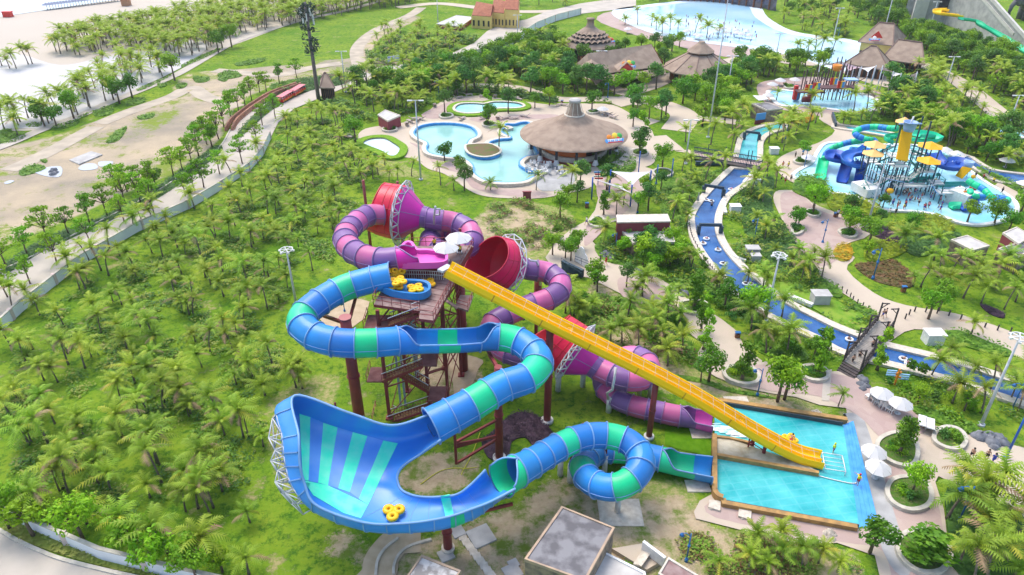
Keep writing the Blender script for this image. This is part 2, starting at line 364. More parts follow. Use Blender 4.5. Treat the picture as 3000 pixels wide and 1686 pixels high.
# ---- paving
PV = [pts('V','1372,650 1400,608 1440,576 1478,556 1497,530 1505,500 1500,470 1478,440 1475,420 1540,425 1610,418 1650,430 1641,456 1606,509 1598,548 1540,560 1494,584 1491,610 1513,634 1545,658 1595,677 1654,699 1694,720 1720,745 1745,770 1779,781 1819,808 1852,834 1869,868 1895,894 1919,911 1969,916 2012,928 2060,938 2108,936 2160,955 2200,985 2299,1034 2346,1071 2444,1099 2532,1118 2620,1140 2700,1400 2600,1420 2500,1290 2420,1230 2360,1200 2352,1215 2374,1285 2383,1365 2416,1434 2440,1530 2230,1530 2200,1400 2105,1368 2020,1372 1900,1345 1750,1307 1745,1290 1760,1262 1800,1240 1797,1060 2132,1062 2128,1029 2061,1021 2002,1001 1935,991 1869,978 1802,951 1762,928 1755,890 1769,868 1735,841 1722,801 1695,775 1652,765 1600,770 1560,740 1520,720 1480,700 1400,690')]
area('plaza_paving', PV[0], .10, m_pave)
for s_ in ('1500,478 1520,440 1620,450 1600,500 1560,545 1520,530','1560,700 1640,715 1690,740 1650,760 1600,765 1560,740','2010,930 2080,940 2160,960 2290,1035 2340,1080 2230,1110 2160,1050 2060,1000 1930,985 1850,950 1900,920','1810,1262 1800,1305 2110,1365 2220,1390 2260,1520 2330,1520 2370,1360 2350,1250 2290,1200 2230,1180 2215,1330 2060,1310','1480,560 1520,570 1500,600 1470,620'):
    area('pink_paving', poly('V', s_, n=4), .125, m_pink)
area('grey_paving', poly('V','2120,1045 2160,1045 2185,1090 2260,1330 2290,1440 2250,1440 2200,1330 2135,1065', n=3), .14, m_asph)
area('white_strip', pts('V','2072,935 2092,932 2085,1012 2066,1010'), .15, m_road)
# north side promenade to the bridge
area('river_promenade', crom(pts('V','2030,480 1975,450 1950,420 1965,395 2020,372 2060,360 2100,330 2060,300 2080,285 2110,310 2160,340 2180,345 2130,360 2075,375 2040,395 2010,440 2000,475 2060,520 2130,545 2190,590 2120,620 2150,650 2130,680 2200,740 2280,770 2400,790 2500,820 2640,880 2640,930 2560,900 2420,850 2300,830 2240,860 2210,870 2190,868 2210,810 2160,765 2090,720 2050,680 2010,640 1990,600 1960,540 1945,500 1960,480', 0), 3, True), .10, m_pave)
area('pink_paving', poly('V','1965,490 2010,490 2060,530 2130,555 2170,590 2110,620 2120,640 2080,670 2040,660 2000,610 1970,550', n=4), .125, m_pink)
# lagoon terrace
TER = crom(pts('V','920,325 1000,312 1060,300 1090,270 1130,250 1200,242 1270,250 1330,258 1390,265 1430,262 1480,262 1540,265 1590,290 1640,330 1650,400 1610,425 1500,440 1490,470 1440,485 1360,500 1280,500 1220,495 1180,480 1120,440 1075,425 1040,400 980,395 930,380 900,350'), 4, True)
area('lagoon_terrace', TER, .08, m_pave)
for s_ in ('1030,360 1060,380 1100,420 1160,440 1190,475 1260,492 1340,500 1380,492 1340,480 1260,475 1210,455 1180,430 1120,400 1060,370','1060,290 1130,258 1180,252 1130,275 1100,300','1180,300 1240,296 1330,290 1400,290 1390,300 1300,302 1220,310'):
    area('pink_paving', poly('V', s_, n=4), .105, m_pink)
area('grey_paving', poly('B','1390,1250 1480,1200 1600,1230 1720,1300 1780,1340 1700,1430 1560,1448 1480,1420', n=4), .12, m_asph)
# paths around far pavilions
for s_, wd in (('1630,345 1660,370 1700,400 1760,395',9),('1540,262 1600,250 1660,262 1720,290 1700,330',7),('1160,215 1300,222 1400,250 1540,250 1620,262',4.5),('1560,240 1640,215 1700,190 1800,195',6),('1700,300 1780,300 1860,310',4),('2200,170 2300,160 2400,200 2480,260 2560,330',6),('2380,280 2440,330 2560,300',7),('1420,180 1500,200 1560,230',4),('2120,165 2200,200 2260,215',10),('1800,165 1900,150 2060,160 2130,165',8),('1000,20 1100,10 1200,20 1300,30 1420,28 1560,20',6),('2500,470 2576,490 2650,520',7),('1640,300 1570,330 1600,380',5)):
    strip('garden_path', 'V', s_, wd, .09, m_pave)
area('pool_side_paving', poly('V','1500,50 1600,90 1680,110 1800,140 1960,160 2100,165 2170,130 2140,100 2060,95 1900,60 1700,90 1560,30', n=4), .07, m_pink)
area('rain_fort_paving', poly('V','1905,215 1960,200 2060,195 2180,215 2230,250 2210,280 2120,295 2000,285 1925,260', n=4), .09, m_pink)
# ---- tower apron
m_tan = mat('tan_sand_path', (.50,.40,.27), .95, (.42,.33,.21), 1, 6, bump=.3, spec=.1)
area('sand_apron', poly('Q','880,740 1000,745 1200,800 1160,880 1120,990 1010,1090 960,1100 940,960 880,900', n=3), .06, m_tan)
area('sand_apron', pts('V','862,742 840,765 812,785 800,800 830,830 880,830 920,800 930,760'), .06, m_tan)
strip('curved_path', 'N', '150,1000 280,860 300,760 350,680 430,610 600,590', 3.2, .08, m_tan)
strip('kerb_line', 'N', '260,870 275,760 330,670 430,590', .25, .2, m_kerb, zh=0); strip('kerb_line', 'N', '395,866 400,790 440,710 520,650 680,600', .25, .2, m_kerb, zh=0)
area('clipped_lawn', pts('H','1050,350 1368,388 1365,560 1180,520 1050,480'), .05, mat('deep_lawn', (.075,.20,.004), .9, (.11,.25,.008), 1.5, 5, bump=.3, spec=.1))
# ---- river
def ring(name, inner, wd, z0, z1, m):
    """a coping: a closed band outside a polygon"""
    out = offset_poly(inner, wd); n_ = len(inner); mb = MB()
    rows = [[(p[0],p[1],z) for p in q] for q, z in ((inner, z0), (inner, z1), (out, z1), (out, z0))]
    mb.grid(rows, closed=True, smooth=False); o = mb.build(name, m); o['kind'] = 'structure'; NOTREE.append(out); return o
RL = pts('J','1770,-5 1560,210 1420,400 1402,520 1440,680 1560,870')+pts('V','1828,701 1850,735 1900,772 1950,800 2010,828 2064,853 2122,885 2215,909 2378,951 2576,1015 2700,1055')
RRt = pts('J','1940,5 1850,130 1680,250 1600,400 1585,520 1610,650 1700,800 1850,960')+pts('V','1902,711 1940,745 1985,774 2040,802 2092,828 2152,852 2225,878 2378,916 2576,978 2700,1015')
RIV = crom(RL, 5)+crom(RRt, 5)[::-1]
area('river_water', RIV, .10, m_river); ring('river_coping', RIV, 1.3, .05, .42, m_coping)
TQ = crom(pts('O','230,1190 250,1080 290,950 400,865 600,805 700,790'), 5)+crom(pts('O','710,850 620,865 510,910 445,990 435,1090 430,1200'), 5)
area('river_upper_water', TQ, .10, m_riverT); ring('river_coping', TQ, 1.2, .05, .42, m_coping)
RU = crom(pts('O','1280,805 1500,835 1700,870 1900,905'), 4)+crom(pts('O','1900,935 1650,890 1450,860 1275,835'), 4)
area('river_upper_water', RU, .10, m_riverT); ring('river_coping', RU, 1.0, .05, .4, m_coping)
RE = crom(pts('C','2140,1180 2240,1250 2350,1300 2576,1330 2700,1345'), 4)+crom(pts('C','2700,1400 2576,1390 2400,1380 2300,1330 2180,1260 2120,1210'), 4)
area('river_east_water', RE, .10, m_river); ring('river_coping', RE, .9, .05, .4, m_coping)
# ---- splash-down pool
POOL = pts('H','1388,215 1500,222 2262,352 2330,332 2500,1045 2372,1056 1462,888 1440,858 1400,820 1388,780')
area('splash_pool_water', POOL, .22, m_turq)
ISL = pts('H','1388,452 1480,462 2000,640 2098,690 2092,702 1388,572')
cw = MB()
def wallrun(mb, P, wd, z0, z1, mi=0):
    P = [Vector((p[0],p[1],0)) for p in P]; n_ = len(P); L, Q_ = [], []
    for i, p in enumerate(P):
        t0 = (P[i]-P[i-1]).normalized() if i else (P[1]-P[0]).normalized(); t1 = (P[i+1]-P[i]).normalized() if i < n_-1 else t0
        t = (t0+t1).normalized(); nn = Vector((-t.y, t.x, 0))*(wd/2/max(.4, t.dot(t0))); L.append(p+nn); Q_.append(p-nn)
    z = lambda q, h: (q.x, q.y, h)
    rows = [[z(a, z0), z(a, z1), z(b, z1), z(b, z0)] for a, b in zip(L, Q_)]
    mb.grid(rows, mi, False, True); mb.add(rows[0], [(0,1,2,3)], mi); mb.add(rows[-1], [(3,2,1,0)], mi)
wallrun(cw, pts('H','1402,200 1480,209 2290,334'), .6, 0, .8); cw.build('pool_wall', m_brown)['kind'] = 'structure'
cw = MB(); wallrun(cw, pts('H','1383,440 1383,820'), .5, 0, .9); wallrun(cw, crom(pts('H','1383,820 1392,842 1412,862 1440,872'), 3), .5, 0, .9); wallrun(cw, pts('H','1442,872 1452,900 2360,1066'), .5, 0, .62)
cw.build('pool_wall', m_brown)['kind'] = 'structure'
cw = MB(); wallrun(cw, pts('H','1388,215 1500,226 2262,356'), .12, .1, .74); cw.build('pool_wall_tiles', m_darktile)['kind'] = 'structure'
cw = MB(); wallrun(cw, pts('H','1464,884 2372,1052'), .12, .1, .55); cw.build('pool_wall_tiles', m_darktile)['kind'] = 'structure'
cw = MB().prism(ISL, .1, .62, 0); cw.build('slide_island', mat('stained_concrete', (.52,.48,.38), .9, (.30,.26,.17), .8, 6, bump=.4))['kind'] = 'structure'
cw = MB(); wallrun(cw, pts('H','1388,572 2096,698'), .4, .1, .72); wallrun(cw, pts('H','1388,452 1480,462 1650,500'), .3, .1, .8); cw.build('island_kerb', m_brown)['kind'] = 'structure'
for k in range(4):
    a0, a1 = at('H', 2268+k*17, 350-k*4), at('H', 2380+k*32, 1056-k*3)
    st = MB(); a2, b2 = at('H', 2285+k*17, 346-k*4), at('H', 2412+k*32, 1053-k*3)
    st.prism([a0, a2, b2, a1], .1, .24+k*.07); st.build('pool_step', m_bluetile)['kind'] = 'structure'
# ---- lagoon
LAG = crom(pts('B','560,1010 600,975 700,955 850,955 960,975 1010,1010 1015,1050 960,1080 940,1130 960,1180 1060,1215 1180,1200 1195,1160 1130,1120 1130,1095 1200,1075 1270,1070 1290,1055 1240,1035 1215,1010 1240,985 1270,990 1240,960 1310,960 1370,945 1420,960 1440,1100 1480,1185 1400,1200 1345,1235 1340,1270 1400,1310 1480,1330 1420,1370 1350,1395 1200,1400 1090,1385 1010,1330 1000,1270 930,1220 800,1205 680,1180 650,1140 660,1100 600,1070 560,1040'), 4, True)
area('lagoon_water', LAG, .18, m_lag)
ring('lagoon_wall', LAG, .35, .1, .75, m_bluetile); ring('lagoon_coping', offset_poly(LAG, .35), .9, .1, .78, m_coping)
ISLD = crom(pts('B','945,1130 985,1120 1060,1115 1130,1120 1185,1150 1190,1180 1120,1208 1040,1208 965,1180'), 4, True)
area('planted_island', ISLD, .9, mat('island_soil', (.10,.14,.03), .9, (.17,.10,.06), .8), .1, mside=m_bluetile); ring('island_coping', ISLD, .5, .8, .96, m_coping)
KP = crom(pts('B','860,830 900,800 1000,795 1080,800 1150,785 1250,785 1340,795 1370,815 1320,828 1200,830 1100,840 1060,860 960,868 880,855'), 4, True)
ring('children_pool_hedge', KP, 2.2, .05, .5, m_mound)
area('children_pool_water', KP, .2, m_pale); ring('children_pool_coping', KP, .7, .1, .6, m_coping)
EP = crom(pts('B','165,1090 220,1060 320,1055 390,1090 440,1130 420,1180 370,1190 300,1150 220,1120'), 4, True)
ring('empty_pool_hedge', EP, 1.8, .05, .5, m_mound)
area('empty_pool', EP, .12, mat('pale_blue_basin', (.60,.72,.80), .5, (.5,.64,.74), .4)); ring('empty_pool_coping', EP, .5, .1, .4, m_coping)
# ---- wave pool
WP = crom(pts('V','1570,30 1640,18 1760,6 1870,10 1900,45 1960,80 2040,96 2130,108 2200,140 2150,175 2060,150 1960,125 1800,105 1680,85 1600,55'), 4, True)
area('wave_pool_water', WP, .16, m_wave)
area('wave_pool_deck', offset_poly(WP, 5), .11, mat('pale_blue_floor', (.62,.72,.78), .6, (.56,.66,.72), .1), keep=True)
# ---- shallow water of the play structure
SP = crom(pts('K','100,800 160,740 300,660 350,560 420,470 520,445 700,450 900,470 1300,470 1640,520 1880,700 2100,860 2300,980 2420,1090 2380,1220 2100,1300 1880,1290 1700,1230 1500,1180 1300,1160 1020,1140 900,1060 640,980 460,960 200,850'), 4, True)
area('play_pool_water', SP, .17, m_pale); ring('play_pool_coping', SP, .8, .05, .4, m_white)
RF = crom(pts('C','660,700 750,690 850,700 1000,690 1250,690 1400,740 1480,790 1440,830 1300,850 1150,830 950,805 760,800 700,760'), 4, True)
area('rain_fort_water', RF, .15, m_pale); ring('rain_fort_coping', RF, 1.2, .05, .3, m_white)
EB = crom(pts('C','2350,985 2450,970 2600,985 2700,1010 2600,1040 2440,1040 2370,1020'), 4, True)
area('far_pool_water', EB, .16, m_pale); ring('far_pool_coping', EB, 1.0, .05, .4, m_white)
NOPALM = list(NOTREE)
# ============================================================ SLIDES
def plastic(name, c, c2=None, rough=.42): return mat(name, c, rough, c2 or tuple(x*.80+.012 for x in c), .45, 8, spec=.4, coat=.08, bump=.05, bscale=1.2, rand=.12)
P_ = dict(B=plastic('blue_fibreglass', (.02,.25,.67)), G=plastic('green_fibreglass', (.004,.66,.30)), P=plastic('pink_fibreglass', (.58,.12,.31)), V=plastic('violet_fibreglass', (.22,.095,.30)),
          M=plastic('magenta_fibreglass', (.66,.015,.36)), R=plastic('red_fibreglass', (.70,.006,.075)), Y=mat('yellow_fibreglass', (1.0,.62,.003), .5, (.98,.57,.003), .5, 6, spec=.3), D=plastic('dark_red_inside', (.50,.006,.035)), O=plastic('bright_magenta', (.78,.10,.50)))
m_bf = plastic('blue_flange', (.20,.38,.70)); m_pf = plastic('violet_flange', (.30,.17,.38))
m_steelR = mat('oxide_red_steel', (.27,.045,.045), .5, (.20,.04,.04), .8); m_galv = mat('galvanised_steel', (.60,.62,.64), .4, (.46,.48,.50), 2)
m_post = mat('white_post', (.70,.70,.68), .6, (.5,.49,.45), 1.2); m_deck = mat('worn_deck_boards', (.33,.24,.22), .8, (.22,.13,.12), 1.2, 6, bump=.2)
m_yellow = mat('yellow_vinyl', (.95,.52,.006), .45, spec=.4); m_stairY = mat('stair_treads', (.40,.26,.09), .8, (.2,.08,.05), 5)
def path_of(zn_pts, sub=10):
    """'Z x y z r; ...' -> list of 4-vectors (x, y, z, radius) along a smooth curve"""
    C = []
    for it in zn_pts.split(';'):
        q = it.split(); p = at(q[0], float(q[1]), float(q[2]), float(q[3])); C.append(Vector((p.x, p.y, p.z, float(q[4]))))
    out = []
    k = len(C)
    for i in range(k-1):
        b, c = C[i], C[i+1]; a = C[i-1] if i else b*2-c; d = C[i+2] if i+2 < k else c*2-b
        for j in range(sub):
            t = j/sub; out.append(.5*((2*b)+(c-a)*t+(2*a-5*b+4*c-d)*t*t+(3*b-a-3*c+d)*t**3))
    out.append(C[-1]); return out
def frames(P):
    fr = []
    for i, p in enumerate(P):
        t = (P[min(i+1,len(P)-1)]-P[max(i-1,0)]); t = Vector(t[:3]).normalized()
        sd = t.cross(Vector((0,0,1))); sd.normalize(); up = sd.cross(t)
        fr.append((Vector(p[:3]), p[3], t, sd, up))
    return fr
def ring_pts(f, r, a0, a1, n):
    p, _, t, sd, up = f
    return [p + sd*math.sin(a)*r - up*math.cos(a)*r for a in (a0+(a1-a0)*i/n for i in range(n+1))]
def tube_slide(root, P, pattern, name='tube_section', fl=m_bf, steps=6, th=.07, ends=None):
    """pattern: one letter per section, upper case closed, '(x' open trough of colour x; a number after it is the half angle"""
    toks = pattern.split(); n = len(toks); RS = resample(P, n*steps); F = frames(RS)
    for k, tk in enumerate(toks):
        seg = F[k*steps:(k+1)*steps+1]; op = tk[0] == '('; c = tk[-1] if op else tk[0]
        taper = tk[1] if op and len(tk) > 2 else ''
        mb = MB(); N = 28
        def ha(i):
            if not op: return math.pi
            t = i/steps
            if taper == '>': t = 1-t
            return 1.75+(math.pi-1.75)*(1-t*t*(3-2*t)) if taper else 1.75
        rows_o = [ring_pts(f, f[1], -ha(i), ha(i), N) for i, f in enumerate(seg)]
        rows_i = [ring_pts(f, f[1]-th, ha(i), -ha(i), N) for i, f in enumerate(seg)]
        if op:
            rows = [o+i2+[o[0]] for o, i2 in zip(rows_o, rows_i)]
            mb.grid(rows, 0)
            for rw, fl_ in ((rows[0], 1), (rows[-1], 0)):
                m_ = N+1; vs = rw[:2*m_]; fs = [(i, i+1, 2*m_-2-i, 2*m_-1-i) for i in range(N)]
                mb.add(vs, fs if fl_ else [f[::-1] for f in fs], 0)
            # rolled lip along both edges
            mb.tube([r[0] for r in rows_o], .09, 5, 1); mb.tube([r[-1] for r in rows_o], .09, 5, 1)
        else:
            mb.grid(rows_o, 0)
            if k in (0, n-1) or (k+1 < n and toks[k+1][0] == '(') or (k and toks[k-1][0] == '('): mb.grid(rows_i, 0)
            for sgn in (-1, 1):    # side seams
                mb.tube([f[0]+f[3]*sgn*(f[1]+.02)-f[4]*.0 for f in seg], .05, 4, 1)
        o = mb.build(name, [P_[c], fl], root)
        if not (op and not taper):
            f = seg[0]; A_ = ha(0) if op else math.pi; r = f[1]; fb = MB(); N2 = 28
            prof = ((-.05, r-.01), (-.05, r+.13), (.05, r+.13), (.05, r-.01))
            rows = []
            for dt, rr in prof:
                g = (f[0]+f[2]*dt, r, f[2], f[3], f[4]); rows.append(ring_pts(g, rr, -A_, A_, N2))
            fb.grid(rows, 0); fb.build('flange', fl, o)
    # end ring
    f = F[-1]; A_ = math.pi if toks[-1][0] != '(' else 1.75; fb = MB()
    fb.grid([ring_pts((f[0]+f[2]*dt, 0, f[2], f[3], f[4]), rr, -A_, A_, 28) for dt, rr in ((-.05, f[1]-.08), (-.05, f[1]+.13), (.05, f[1]+.13), (.05, f[1]-.08))], 0); fb.build('flange', fl, root)
    return F
def post(root, base, ztop, r=.3, m=None, name='support_column', collar=True, foot=True):
    mb = MB(); b = Vector(base); mb.cyl(b, (b.x, b.y, ztop), r, r*.92, 16)
    if collar: mb.cyl((b.x,b.y,ztop*.5-.06), (b.x,b.y,ztop*.5+.06), r*1.18, n=16)
    if foot: mb.cyl((b.x,b.y,0), (b.x,b.y,.35), r*1.7, n=16, mi=1)
    return mb.build(name, [m or m_steelR, m_post], root)
def arm(root, a, b, wd=.28, m=None, name='support_arm'): return MB().beam(a, b, wd, wd*1.3).build(name, m or m_steelR, root)

# ------------------------------------------------------------ blue and green slide
bs = thing('water_slide', 'blue and green raft slide winding from the tower into a wide open bowl', 'water slide', at('V', 1256, 1155, 0))
PA = path_of('V 985 694 16.6 1.45;V 930 706 16.2 1.45;V 860 728 15.7 1.45;V 795 766 15.3 1.45;V 758 806 14.9 1.45;V 785 842 14.6 1.45;V 850 862 14.2 1.45;V 940 863 13.9 1.45;V 1040 855 13.5 1.45;V 1150 853 13.1 1.45;V 1245 848 12.8 1.45;V 1310 862 12.5 1.45;V 1355 905 12.1 1.46;V 1330 948 11.7 1.50;V 1258 975 11.3 1.56;V 1180 1022 10.7 1.62;V 1085 1072 10.0 1.80')
FA = tube_slide(bs, PA, 'B B G B B G B B B G B (<B (B (G (B (>B G B B G B B G B B')
PB = path_of('V 1262 1205 6.9 1.72;V 1330 1170 6.6 1.42;V 1400 1128 6.4 1.34;V 1460 1102 6.3 1.30;V 1520 1096 6.1 1.30;V 1580 1112 5.9 1.30;V 1612 1150 5.5 1.30;V 1600 1196 5.0 1.30;V 1548 1226 4.4 1.30;V 1490 1214 3.7 1.30;V 1466 1174 3.1 1.30;V 1500 1138 2.15 1.30;V 1570 1136 1.65 1.30;V 1640 1150 1.55 1.30;V 1710 1166 1.50 1.32;V 1793 1180 1.45 1.50')
FB = tube_slide(bs, PB, '(>G B B B G B B G B B B G B B G B B B G B B (<G (G (B')
# bowl
SEC = '''1108,1108,10.2 1104,1100,8.9 1099,1086,8.2 1093,1073,8.6 1086,1056,9.6 1082,1044,10.9
1062,1140,8.1 1050,1127,7.5 1030,1110,7.4 1008,1096,7.9 994,1083,9.3 985,1071,10.9
1025,1164,7.4 1000,1142,7.0 950,1112,7.3 900,1082,8.5 888,1060,10.1 880,1040,11.8
1006,1182,6.9 960,1152,6.7 890,1117,7.4 770,1062,9.3 706,1023,11.2 741,996,13.0
999,1200,6.5 950,1180,6.4 876,1158,6.9 785,1128,8.2 712,1108,10.6 751,1095,12.4
1001,1215,6.2 950,1208,6.1 884,1192,6.5 795,1182,7.2 719,1166,9.3 754,1165,11.0
1006,1228,6.0 965,1228,5.8 900,1225,6.0 815,1230,6.6 742,1232,8.3 766,1217,9.5
1017,1238,5.9 985,1248,5.6 930,1270,5.6 862,1290,6.0 806,1294,6.8 796,1272,8.2
1040,1247,5.8 1022,1264,5.4 995,1290,5.3 960,1320,5.4 922,1334,6.1 914,1315,7.2
1065,1251,5.7 1055,1267,5.3 1045,1292,5.1 1032,1330,5.2 1018,1338,5.9 1014,1318,6.9
1100,1251,5.7 1102,1265,5.2 1105,1287,5.0 1112,1320,5.1 1120,1328,5.8 1120,1303,6.9
1148,1245,5.9 1155,1257,5.3 1168,1274,5.0 1188,1298,5.1 1196,1300,5.8 1194,1279,7.0
1182,1222,6.5 1190,1236,5.5 1204,1251,5.1 1224,1268,5.2 1236,1272,5.9 1240,1260,7.1
1222,1182,7.4 1229,1197,6.0 1242,1214,5.2 1264,1231,5.2 1284,1237,6.0 1297,1230,7.3'''.split('\n')
ctl = [[at('V', *map(float, q.split(','))) for q in ln.split()] for ln in SEC]
cols = [crom(ln, 7) for ln in ctl]                                 # across
rows = list(zip(*[crom([c[j] for c in cols], 7) for j in range(len(cols[0]))]))   # along
bowl_in = [list(r) for r in rows]
nr, ncl = len(bowl_in), len(bowl_in[0])
nrm = []
for i in range(nr):
    rr = []
    for j in range(ncl):
        a = bowl_in[min(i+1,nr-1)][j]-bowl_in[max(i-1,0)][j]; b = bowl_in[i][min(j+1,ncl-1)]-bowl_in[i][max(j-1,0)]
        k = b.cross(a); k = k.normalized() if k.length > 1e-9 else Vector((0,0,1)); rr.append(k)
    nrm.append(rr)
sgn = 1 if sum(nrm[i][ncl//3].z for i in range(nr)) > 0 else -1
bowl_out = [[bowl_in[i][j]-nrm[i][j]*sgn*.12 for j in range(ncl)] for i in range(nr)]
m_bowl = mat('blue_bowl_fibreglass', (.03,.25,.76), .32, (.06,.30,.78), .18, 6, spec=.5, coat=.15, bump=.04, bscale=.8)
mb = MB(); mb.grid(bowl_in); mb.grid([r[::-1] for r in bowl_out])
mb.tube([r[-1] for r in bowl_in], .13, 6, 1); mb.tube([r[0] for r in bowl_in], .13, 6, 1)
bowl = mb.build('bowl', [m_bowl, m_bf], bs)
wet = MB()
# upright ribs on the outside of the wall
jw = ncl-14
for i in range(4, nr-2, 4):
    rb = MB()
    for j in range(jw, ncl-1):
        p, q = bowl_out[i][j], bowl_out[i][j+1]; ps = p-nrm[i][j]*sgn*.08; qs = q-nrm[i][j+1]*sgn*.08
        al = (bowl_in[min(i+1,nr-1)][j]-bowl_in[max(i-1,0)][j]).normalized()*.05
        rb.add([p-al, q-al, qs-al, ps-al, p+al, q+al, qs+al, ps+al], [(0,1,2,3),(4,7,6,5),(3,2,6,7),(0,4,5,1)], 0)
    rb.build('wall_rib', m_bf, bowl)
rb = MB()
lo_ = [bowl_out[i][jw]+Vector((0,0,-.05)) for i in range(20, nr-2)]; rb.tube(lo_, .14, 5); rb.build('bottom_flange', m_bf, bowl)
# seams across the floor
sm = MB()
for i in list(range(52, nr-6, 5)):
    sm.tube([bowl_in[i][j]+nrm[i][j]*sgn*.0 for j in range(3, ncl-8)], .022, 4)
sm.build('floor_seam', mat('pale_seam', (.20,.36,.72), .4), bowl)
bvh = BVHTree.FromPolygons([p for r in bowl_in for p in r], [(i*ncl+j, i*ncl+j+1, (i+1)*ncl+j+1, (i+1)*ncl+j) for i in range(nr-1) for j in range(ncl-1)])
def on_bowl(zn, x, y, off=.03):
    q = at(zn, x, y, 0); o_ = Vector((0,0,CAM_H)); d_ = (q-o_).normalized(); h = bvh.ray_cast(o_, d_)
    if h[0] is None: return at(zn, x, y, 6.5)
    nn_ = h[1]; nn_ = nn_ if nn_.z > 0 else -nn_; return h[0]+nn_*off
m_stripe = mat('mint_green_stripe', (.06,.97,.58), .5, (.20,.98,.64), .8, 7, spec=.2, coat=.05); m_stripe2 = mat('lavender_stripe', (.10,.33,.82), .3, (.16,.40,.84), .5, 5, spec=.5, coat=.15)
def stripe(nm, m, quad, nu=20, nv=4, off=.03):
    a, b, c, d = quad; mb = MB(); rws = []
    for i in range(nu+1):
        t = i/nu; l0 = (a[0]+(d[0]-a[0])*t, a[1]+(d[1]-a[1])*t); r0 = (b[0]+(c[0]-b[0])*t, b[1]+(c[1]-b[1])*t)
        rws.append([on_bowl('G', l0[0]+(r0[0]-l0[0])*j/nv, l0[1]+(r0[1]-l0[1])*j/nv, off) for j in range(nv+1)])
    mb.grid(rws); return mb.build(nm, m, bowl)
for q in (((455,540),(540,570),(525,1055),(480,1050)),((637,614),(745,650),(672,1090),(597,1070)),((860,685),(970,715),(835,1140),(750,1112)),((1090,750),(1200,772),(975,1235),(905,1190))): stripe('green_stripe', m_stripe, q)
for q in (((540,570),(637,614),(597,1070),(525,1055)),((745,650),(860,685),(750,1112),(672,1090)),((970,715),(1090,750),(905,1190),(835,1140))): stripe('violet_stripe', m_stripe2, q, off=.028)
for q in (((480,1050),(672,1090),(790,1300),(560,1165)),((672,1090),(975,1235),(920,1338),(790,1300))): stripe('green_stripe', m_stripe, q, off=.034)
stripe('green_stripe', m_stripe, ((1520,1170),(1590,1155),(1620,1305),(1560,1325)))
# green band on the outside wall
gbm = MB(); i0 = next(i for i in range(nr) if bowl_in[i][-1].x > at('G', 1590, 1320, 6.9).x and i > nr*.6); 
gbm.grid([[bowl_out[i][j]-nrm[i][j]*sgn*.02 for j in range(jw-2, ncl)] for i in range(i0, min(nr, i0+4))]); gbm.build('green_stripe', P_['G'], bowl)
# steel truss behind the left wall
tr = MB(); lastp = None
io = [i for i in range(24, 48, 3)]
for k, i in enumerate(io):
    a = bowl_out[i][jw+8]; nn_ = Vector((-1, -.1, 0)); b = Vector(a)+nn_*((1.2 if k % 2 else .75) if 0 < k < len(io)-1 else .4)+Vector((0,0,-.4)); c2 = Vector(bowl_out[i][jw])+Vector((-.1,0,-.2)); b2 = b+Vector((.3,0,-1.3))
    for p, q in ((a, b), (b, c2), (b, b2), (b2, c2)): tr.cyl(p, q, .06, n=6)
    if lastp:
        for p, q in ((lastp[0], b), (lastp[1], b2), (lastp[0], a), (lastp[0], b2), (lastp[2], a), (lastp[3], c2), (lastp[1], c2)): tr.cyl(p, q, .055, n=6)
    lastp = (b, b2, a, c2)
tr.build('wall_truss', m_galv, bs)
# columns
pa = at('V', 908, 1078); post(bs, pa, 14.9, .62, foot=False)
MB().cyl((pa.x,pa.y,14.9), (pa.x,pa.y,14.98), .64, n=20).build('column_cap', mat('faded_red_cap', (.42,.16,.15), .6), bs)
for zz, tx in ((14.2, ('V', 850, 862, 12.4)), (14.2, ('V', 800, 790, 13.0)), (13.4,('V',905,712,14.4)), (13.0, ('V',880,865,12.3))): arm(bs, (pa.x,pa.y,zz), at(*tx), .26)
pd = at('V', 1256, 1155); post(bs, pd, 12.3, .42)
pb0 = at('V', 1376, 1061)
arm(bs, (pd.x,pd.y,12.0), at('V', 1230, 890, 10.9), .3); arm(bs, (pd.x,pd.y,9.0), at('V',1190,1022,8.8), .3); arm(bs,(pd.x,pd.y,10.2),at('V',1290,962,9.6),.3)
q0 = at('V', 1145, 1112, 5.9)
for za, zb in ((5.6, 5.8), (3.4, 5.2), (3.0, 3.0)): arm(bs, (pd.x,pd.y,za), (q0.x,q0.y,zb), .2)
arm(bs, (q0.x,q0.y,3.0), (q0.x,q0.y,7.4), .26); arm(bs, (pd.x,pd.y,3.2), (q0.x,q0.y,5.6), .18)
pe = at('N', 806, 672); post(bs, pe, 4.9, .42, foot=False); MB().cyl((pe.x,pe.y,0), (pe.x,pe.y,.4), .62, n=20).build('column_footing', m_coping, bs)
for tx in (('V',990,1330,4.6),('V',1290,1268,4.7),('V',1060,1280,4.7)): arm(bs, (pe.x,pe.y,3.9), at(*tx), .22)
for bx, tp in (((1433,1212),4.3),((1409,1195),4.4),((1553,1288),2.2),((1520,1188),4.1),((1462,1140),4.2),((860,1120),6.0),((960,1210),4.6)):
    p_ = at('V', *bx); post(bs, p_, tp if tp < 3 else 2.4, .3, m_post, 'white_footing_column', collar=False, foot=False); MB().cyl((p_.x,p_.y,2.2 if tp > 3 else 1.6), (p_.x,p_.y,tp), .12, n=8).build('support_stem', m_steelR, bs)
MB().box((at('V',1560,1290).x, at('V',1560,1290).y, .04), (4.2,3.4,.08)).build('footing_slab', m_coping, bs)

